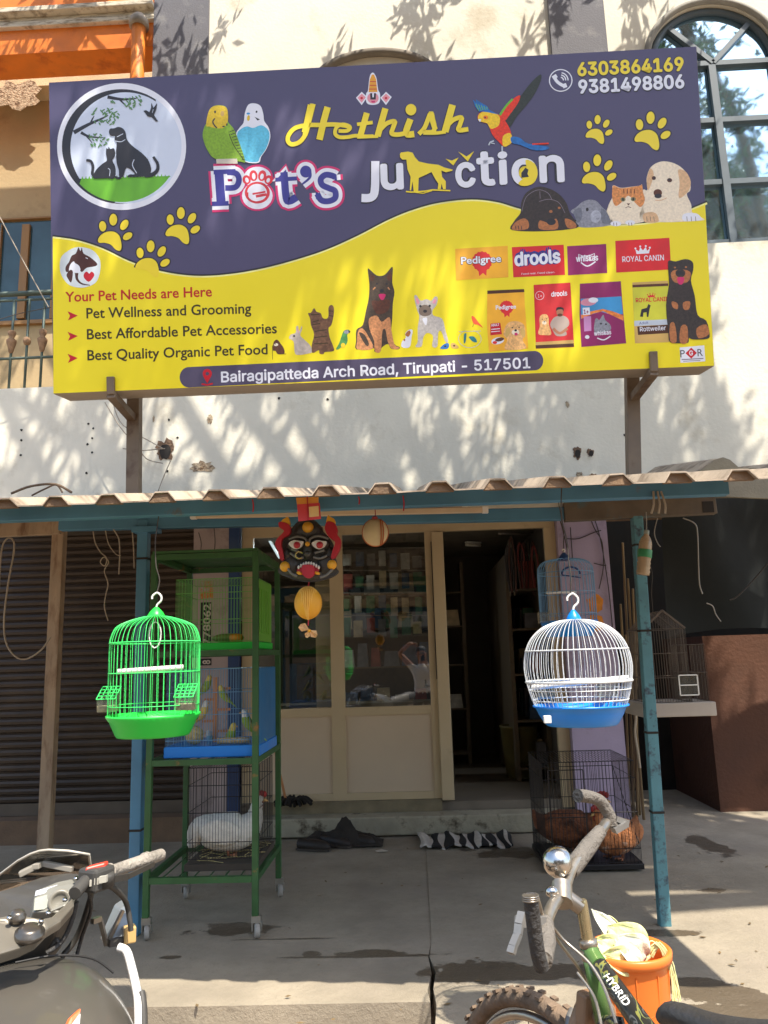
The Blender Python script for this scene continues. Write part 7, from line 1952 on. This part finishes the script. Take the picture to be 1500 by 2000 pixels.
# white shroud along the right side with an orange flash
def shroud(name, pts, th, m, par=MO):
    mb = MB(); mb.prism([A_(*p) for p in pts], Vector((-.02,-.008,-.01))*th); return bevel(mb.build(name, m, par), .004)
mb = MB(); mb.tube(crv([A_(232,1850,1.665), A_(247,1858,1.66), A_(257,1890,1.64), A_(265,1925,1.615), A_(270,1960,1.59), A_(271,2040,1.53)], 5), .0085, 8)
sh = mb.build('tank_shroud', m_wp, MO, fix=False)
mb = MB(); mb.tube(crv([A_(276,1938,1.605), A_(280,1970,1.585), A_(281,2040,1.53)], 5), .0075, 8); mb.build('shroud_insert', m_blkp, sh, fix=False)
shroud('orange_flash', [(128,2010,1.235),(140,1985,1.25),(159,1967,1.262),(158,1976,1.257),(143,1996,1.245),(136,2012,1.235)], .25, m_org2, MO)
shroud('white_flash', [(138,2012,1.236),(145,1997,1.246),(159,1977,1.258),(156,2012,1.238)], .25, m_wp, MO)
# seat, tail, engine, wheels
mb = MB(); loft(mb, [tuple(ml(s_,0,z))+(r,) for s_, z, r in ((-.36,.70,.08),(-.5,.72,.11),(-.7,.74,.11),(-.95,.80,.09),(-1.1,.84,.04))], 14); mb.build('seat', m_blkp, MO, fix=False)
mb = MB(); mb.obox(ml(-.02,0,.3), mh*.2, mr_*.13, Zv*.2); bevel(mb.build('engine', M('engine_grey', S(120,116,110), rough=.5, metal=.6, var=.2), MO), .03)
def mwheel(c, r):
    ring = lambda rad, n: [c+mh*rad*math.cos(2*PI*i/n)+Zv*rad*math.sin(2*PI*i/n) for i in range(n)]
    mb = MB(); mb.tube(ring(r-.045, 48), .045, 12, closed=True); ty = mb.build('tyre', m_tyre, MO, fix=False)
    mb = MB(); mb.tube(ring(r-.09, 48), .014, 8, closed=True)
    for i in range(5):
        a = 2*PI*i/5; mb.bar(c, c+(mh*math.cos(a)+Zv*math.sin(a))*(r-.09), .03, .02, mr_)
    mb.tube([c-mr_*.06, c+mr_*.06], .04, 12); mb.build('rim', m_blkp, ty)
fwc = ml(.80,0,.17); rwc = ml(-.55,0,.17)
mwheel(fwc, .29); mwheel(rwc, .29)
mb = MB()
for r in (-.09, .09): mb.tube([ml(.42,r,.86), fwc+mr_*r], .022, 10)
mb.build('fork', m_bar, MO, fix=False)
mb = MB(); P_ = [fwc+mh*.32*math.cos(a)+Zv*.32*math.sin(a) for a in [R(20+130*i/12) for i in range(13)]]
mb.tube(P_, .05, 8); mb.build('front_mudguard', m_blkp, MO, fix=False)
# head cowl and cluster
mb = MB(); V = []; outl = [(-10,1742,1.72),(36,1730,1.76),(80,1712,1.80),(130,1704,1.80),(158,1706,1.76),(162,1722,1.70),(150,1760,1.62),(120,1800,1.58),(60,1830,1.54),(-10,1850,1.5)]
top = [A_(*p) for p in outl]; bot = [p+mh*.10-Zv*.12 for p in top]
mb.prism(top, mh*.12-Zv*.12); bevel(mb.build('cowl', m_blkp, MO), .008)
cl = [(68,1748,1.60),(72,1738,1.615),(112,1722,1.64),(142,1716,1.64),(148,1724,1.62),(142,1752,1.585),(128,1768,1.565),(100,1780,1.555),(64,1782,1.555)]
mb = MB(); mb.prism([A_(*p) for p in cl], mh*.03-Zv*.03); clo = bevel(mb.build('instrument_cluster', M('cluster_grey', S(120,118,108), rough=.4, var=.1), MO), .004)
def decal(name, pts, m, par, d=.004):
    mb = MB(); v = [A_(p[0], p[1], p[2]-d) for p in pts]; mb.prism(v, (0,.002,-.001)); return mb.build(name, m, par)
decal('indicator_strip', [(68,1750,1.598),(70,1740,1.61),(112,1728,1.628),(115,1737,1.62)], M('strip_pale', S(168,172,178), rough=.4), clo)
decal('display', [(66,1778,1.556),(68,1754,1.592),(104,1744,1.607),(108,1762,1.582),(86,1776,1.562)], M('display_grey', S(150,152,140), rough=.25), clo)
cg = A_(117,1761,1.575)
mb = MB(); ax2 = (Vector((0,0,EYE))-cg).normalized(); mb.lathe([(.0,.004),(.014,.004),(.016,.009),(.021,.009),(.022,.0),(.022,-.008)], cg, 24, axis=ax2); mb.build('rev_counter', M('dial_grey', S(128,124,112), rough=.4), clo)
# small windscreen
ws = [(-30,1730,1.86),(0,1708,1.84),(36,1681,1.80),(60,1668,1.785),(78,1662,1.78),(95,1660,1.775),(134,1662,1.775),(174,1669,1.78),(178,1700,1.84),(150,1712,1.88),(70,1722,1.92),(0,1748,1.92)]
mb = MB(); mb.prism([A_(*p) for p in ws], mh*.004); mb.build('windscreen', glass('smoked_screen', tint=(.82,.80,.75), base=.05, blend=.25, dirt=.05), MO)
mb = MB(); mb.tube([A_(p[0], p[1], p[2]) for p in ws[:9]], .003, 5); mb.build('screen_edge', M('screen_edge', S(170,164,150), rough=.3), MO, fix=False)
for (a_, b_, w_) in (((38,1708,1.78),(66,1694,1.79),.02),((66,1692,1.79),(80,1690,1.79),.02),((84,1686,1.8),(142,1698,1.79),.012)):
    mb = MB(); mb.bar(A_(*a_), A_(*b_), w_, .012); bevel(mb.build('screen_bracket', M('bracket_grey', S(140,134,122), rough=.5), MO), .002)
m_dks = M('dark_steel', S(112,106,98), rough=.35, metal=.8, var=.2)
# top clamp plate with ignition lock
pl_ = [(-20,1795,1.42),(14,1788,1.44),(42,1786,1.45),(82,1794,1.45),(100,1790,1.47),(142,1752,1.56),(146,1768,1.55),(118,1800,1.48),(92,1816,1.445),(70,1838,1.415),(40,1852,1.40),(-20,1870,1.36)]
mb = MB(); mb.prism([A_(*p) for p in pl_], mh*.01-Zv*.018); bevel(mb.build('top_clamp', M('clamp_grey', S(118,112,100), rough=.4, metal=.4, var=.15), MO), .004)
for (px, py, Y, r, m__, nm) in ((58,1824,1.42,.019,m_dks,'ignition_lock'),(34,1792,1.435,.011,m_dks,'steering_nut')):
    c_ = A_(px, py, Y); mb = MB(); mb.lathe([(r*1.3,-.004),(r*1.3,.004),(r,.006),(r,.010),(r*.55,.012),(0,.012)], c_, 20, axis=(Zv-mh*.3)); mb.build(nm, m__, MO)
# right handlebar, grip, switches, lever
mb = MB(); mb.tube([A_(146,1745,1.56), A_(166,1722,1.60), A_(206,1706,1.645)], .0125, 10); mb.build('handlebar', m_blkp, MO, fix=False)
g0, g1 = A_(212,1704,1.655), A_(318,1668,1.79); dg_ = (g1-g0)
mb = MB(); mb.tube([g0, g0+dg_*.04, g0+dg_*.05, g0+dg_*.62, g0+dg_*.63, g0+dg_*.66, g0+dg_*.67, g0+dg_*.70, g0+dg_*.71, g1-dg_*.02, g1], [.017,.017,.0122,.013,.0155,.0155,.013,.016,.0132,.0122,.0095], 14); mb.build('grip', M('dusty_grip', S(148,140,128), rough=.7, var=.12, bump=.4, bscale=110), MO, fix=False)
mb = MB(); a, b_ = A_(168,1722,1.60), A_(208,1708,1.65); mb.bar(a, b_, .05, .045); sw = bevel(mb.build('switch_block', m_blkp, MO), .007)
mb = MB(); mb.obox(A_(189,1697,1.62), (.016,.01,.002), (0,.009,0), (0,.002,.009)); bevel(mb.build('kill_switch', M('switch_red', S(220,64,44), rough=.4), sw), .003)
mb = MB()
for i in range(3): mb.obox(A_(184+9*i,1723-3*i,1.60), (.006,.004,.0), (0,.004,0), (0,0,.006))
mb.build('switch_buttons', M('button_pale', S(170,166,154), rough=.5), sw)
mb = MB(); mb.tube(crv([A_(206,1726,1.63), A_(222,1735,1.66), A_(240,1752,1.70), A_(249,1772,1.72), A_(254,1800,1.72), A_(256,1818,1.72)], 5), .0055, 7); mb.build('brake_hose', m_blkp, MO, fix=False)
# right wing of the fairing with turn signal
fw = [(206,1846,1.74),(236,1776,1.78),(252,1766,1.80),(258,1790,1.80),(262,1822,1.78),(256,1840,1.77)]
mb = MB(); mb.prism([A_(*p) for p in fw], mh*.05); bevel(mb.build('fairing_wing', M('fairing_silver', S(130,136,140), rough=.35, metal=.3, var=.1), MO), .004)
mb = MB(); mb.bar(A_(208,1846,1.735), A_(240,1778,1.775), .006, .008); mb.bar(A_(180,1800,1.70), A_(196,1794,1.72), .01, .01); mb.bar(A_(196,1796,1.72), A_(208,1846,1.735), .008, .008); mb.build('cowl_stay', m_bar, MO)
mb = MB(); mb.bar(A_(212,1842,1.73), A_(248,1836,1.76), .014, .014); tsn = mb.build('signal_stalk', m_blkp, MO)
mb = MB(); mb.obox(A_(253,1824,1.76), (.011,.006,0), (-.006,.012,0), (0,0,.016)); bevel(mb.build('signal_lens', M('amber_lens', S(206,170,110), rough=.25, var=.15), tsn), .003)
mb = MB(); mb.obox(ml(.5,0,.66), mh*.1, mr_*.14, Zv*.10); bevel(mb.build('headlamp_shell', m_blkp, MO), .03)
mb = MB(); mb.tube(crv([A_(120,1870,1.7), A_(150,1830,1.72), A_(175,1760,1.68), A_(178,1735,1.64)],4), .006, 6); mb.tube(crv([A_(95,1860,1.6), A_(110,1835,1.6), A_(116,1846,1.6)],4), .005, 6); mb.build('control_cable', m_blkp, MO, fix=False)

mb = MB()
for (px, py, Y) in ((150,1722,1.62),(96,1790,1.48),(128,1764,1.555),(20,1800,1.42),(82,1806,1.45)):
    mb.lathe([(.0,.004),(.004,.004),(.005,.0)], A_(px,py,Y)+Vector((0,-.004,.006)), 8, axis=(Zv-mh*.4))
mb.build('bolts', m_chrome, MO)
mb = MB(); mb.tube(crv([A_(150,1760,1.60), A_(140,1800,1.60), A_(120,1840,1.6), A_(90,1862,1.58)], 5), .0045, 6); mb.tube(crv([A_(172,1735,1.62), A_(178,1775,1.66), A_(160,1830,1.70), A_(150,1866,1.70)], 5), .0038, 6); mb.build('throttle_cable', m_blackr, MO, fix=False)
mb = MB(); mb.bar(A_(196,1722,1.62), A_(250,1712,1.665), .006, .012); mb.bar(A_(250,1712,1.665), A_(300,1688,1.74), .005, .010); mb.build('brake_lever', M('lever_dark', S(70,68,64), rough=.4, metal=.6), MO)
mb = MB(); mb.lathe([(.0,.012),(.018,.012),(.02,.008),(.02,-.012),(0,-.012)], A_(204,1716,1.625), 14, axis=(Zv-mh*.2)); mb.build('brake_reservoir', m_blkp, MO)
mb = MB(); mb.tube(crv([A_(30,1880,1.50), A_(110,1866,1.53), A_(180,1872,1.58), A_(222,1900,1.60)], 5), .0022, 5); mb.build('tank_seam', M('seam_dark', S(40,38,36), rough=.6), MO, fix=False)
# ================================================================== the photographer, seen mirrored in the shop glass
PS = thing('person', (.12, -.42, -.12), 'person in pale shirt holding up a phone with one arm raised, mirrored in the glass', 'person')
def skinned(chains, root):
    """chains: lists of (x, y, z, r); points that coincide are welded"""
    vs = []; rs = []; es = []; key = {}
    for ch in chains:
        prev = None
        for (x, y, z, r) in ch:
            k = (round(x,3), round(y,3), round(z,3))
            if k not in key: key[k] = len(vs); vs.append((x,y,z)); rs.append(r)
            i = key[k]
            if prev is not None and prev != i: es.append((prev, i))
            prev = i
    me = bpy.data.meshes.new('tmp_skin'); me.from_pydata(vs, es, [])
    o = bpy.data.objects.new('tmp_skin', me); col.objects.link(o)
    o.modifiers.new('skin', 'SKIN'); s = o.modifiers.new('sub', 'SUBSURF'); s.levels = 2; s.render_levels = 2
    lay = me.skin_vertices[0].data if me.skin_vertices else None
    if lay is None:
        bpy.context.view_layer.objects.active = o
        bpy.ops.mesh.customdata_skin_add(); lay = me.skin_vertices[0].data
    for i, r in enumerate(rs): lay[i].radius = (r, r); lay[i].use_root = (i == root)
    dg = bpy.context.evaluated_depsgraph_get(); dg.update()
    out = bpy.data.meshes.new_from_object(o.evaluated_get(dg))
    bpy.data.objects.remove(o); bpy.data.meshes.remove(me)
    return out
gz = -.12
X0, Y0 = .12, -.42
def hand(wx, wy, wz, dx, dy, dz):
    """palm plus five unequal bent fingers from the wrist along (dx,dy,dz)"""
    d = Vector((dx,dy,dz)).normalized(); s_ = d.cross(Vector((0,1,0))).normalized(); w = Vector((wx,wy,wz)); pc = w+d*.05
    out = [[(wx,wy,wz,.026), (*pc,.03)]]
    for k, L in zip((-1.4,-.45,.5,1.4), (.062,.075,.07,.055)):
        b0 = pc+d*.035+s_*.018*k; m_ = b0+d*L*.55+Vector((0,.012,0)); t = m_+d*L*.3+Vector((0,.035,0))
        out.append([(*pc,.03), (*b0,.010), (*m_,.009), (*t,.007)])
    t0 = pc-s_*.03-d*.01; out.append([(*pc,.03), (*t0,.012), (*(t0-s_*.02+d*.03+Vector((0,.02,0))),.009)])
    return out
hip = (X0, Y0, gz+.92, .14); ch = (X0, Y0+.02, gz+1.28, .155); nk = (X0, Y0+.02, gz+1.47, .058)
chains = [[hip, (X0,Y0,gz+1.08,.135), ch, (X0,Y0+.02,gz+1.40,.11), nk, (X0,Y0+.03,gz+1.53,.06), (X0,Y0+.045,gz+1.60,.092), (X0,Y0+.04,gz+1.68,.09), (X0,Y0+.03,gz+1.725,.05)]]
for sg in (-1, 1):
    chains.append([hip, (X0+sg*.10,Y0,gz+.84,.10), (X0+sg*.12,Y0+.02,gz+.48,.062), (X0+sg*.125,Y0-.02,gz+.10,.042), (X0+sg*.13,Y0+.03,gz+.045,.044), (X0+sg*.14,Y0+.17,gz+.03,.032)])
sh_l = (X0+.19, Y0+.02, gz+1.41, .064); sh_r = (X0-.19, Y0+.02, gz+1.41, .064)
chains.append([ch, sh_l, (X0+.25,Y0+.14,gz+1.20,.045), (X0+.06,Y0+.31,gz+1.50,.033)]+[])
chains += hand(X0+.06, Y0+.31, gz+1.50, -.3, .1, .6)
chains.append([ch, sh_r, (X0-.40,Y0+.06,gz+1.66,.045), (X0-.20,Y0+.12,gz+1.83,.033)])
chains += hand(X0-.20, Y0+.12, gz+1.83, .75, .1, -.25)
bm_ = skinned(chains, 0)
ob = bpy.data.objects.new('body', bm_); col.objects.link(ob); ob.parent = PS
for v in bm_.vertices: v.co -= PS.location
m_sk = M('skin', S(150, 104, 78), rough=.55, var=.06); m_sh = M('shirt_pale', S(206, 200, 190), rough=.9, var=.06, bump=.2, bscale=20); m_tr = M('trousers_dark', S(56, 58, 66), rough=.9, var=.1); m_sho = M('sandal_brown', S(80,58,44), rough=.7)
for m__ in (m_sk, m_sh, m_tr, m_sho): bm_.materials.append(m__)
for pl in bm_.polygons:
    pl.use_smooth = True
    z = pl.center.z; x = pl.center.x; r = abs(x)
    if z < .075: pl.material_index = 3
    elif z < .95: pl.material_index = 2
    elif z < 1.455 and r < .25: pl.material_index = 1
    else: pl.material_index = 0
mb = MB(); hc_ = Vector((X0, Y0+.03, gz+1.66)); mb.ell(hc_+Vector((0,-.02,.03)), .098, .10, .088, 16, 10); mb.build('hair', M('hair_black', S(28,24,22), rough=.7, var=.3, scale=40), PS)
mb = MB()
for sg in (-1, 1): mb.ell(Vector((X0+sg*.034, Y0+.122, gz+1.625)), .013, .008, .008, 8, 6)
mb.build('eyes', M('eye_dark', S(40,32,28), rough=.3), PS)
mb = MB(); mb.ell(Vector((X0, Y0+.142, gz+1.595)), .013, .018, .024, 8, 6); mb.build('nose', m_sk, PS)
mb = MB(); mb.ell(Vector((X0, Y0+.128, gz+1.555)), .026, .008, .007, 8, 6); mb.build('mouth', M('lips', S(120,70,62), rough=.5), PS)
mb = MB()
for sg in (-1, 1): mb.ell(Vector((X0+sg*.094, Y0+.035, gz+1.615)), .012, .02, .032, 8, 6)
mb.build('ears', m_sk, PS)
c_ = Vector((X0+.02, Y0+.335, gz+1.57))
mb = MB(); mb.box(c_.x-.037, c_.x+.037, c_.y, c_.y+.009, c_.z-.06, c_.z+.09); ph = bevel(mb.build('phone', M('phone_dark', S(30,32,36), rough=.25)), .004); tag(ph, 'dark phone held up in the hand of the mirrored person', 'phone')

# dry leaves, grit and scraps blown over the forecourt
rnd = random.Random(77); mb = MB()
for i in range(170):
    x = rnd.uniform(-3.2, 2.8); y = rnd.uniform(3.0, 6.4)
    s_ = rnd.uniform(.006, .022); a = rnd.uniform(0, 2*PI); z = .008+rnd.random()*.004
    p_ = Vector((x, y, z)); d = Vector((math.cos(a), math.sin(a), rnd.uniform(-.1,.2)))*s_; w_ = Vector((-d.y, d.x, rnd.uniform(0,.004)))*.45
    mb.add([p_-d, p_+w_, p_+d, p_-w_], [(0,1,2,3)])
o = mb.build('leaf_litter', M('dry_leaf', S(112, 92, 60), rough=.9, var=.5, scale=3), fix=False); tag(o, kind='stuff')
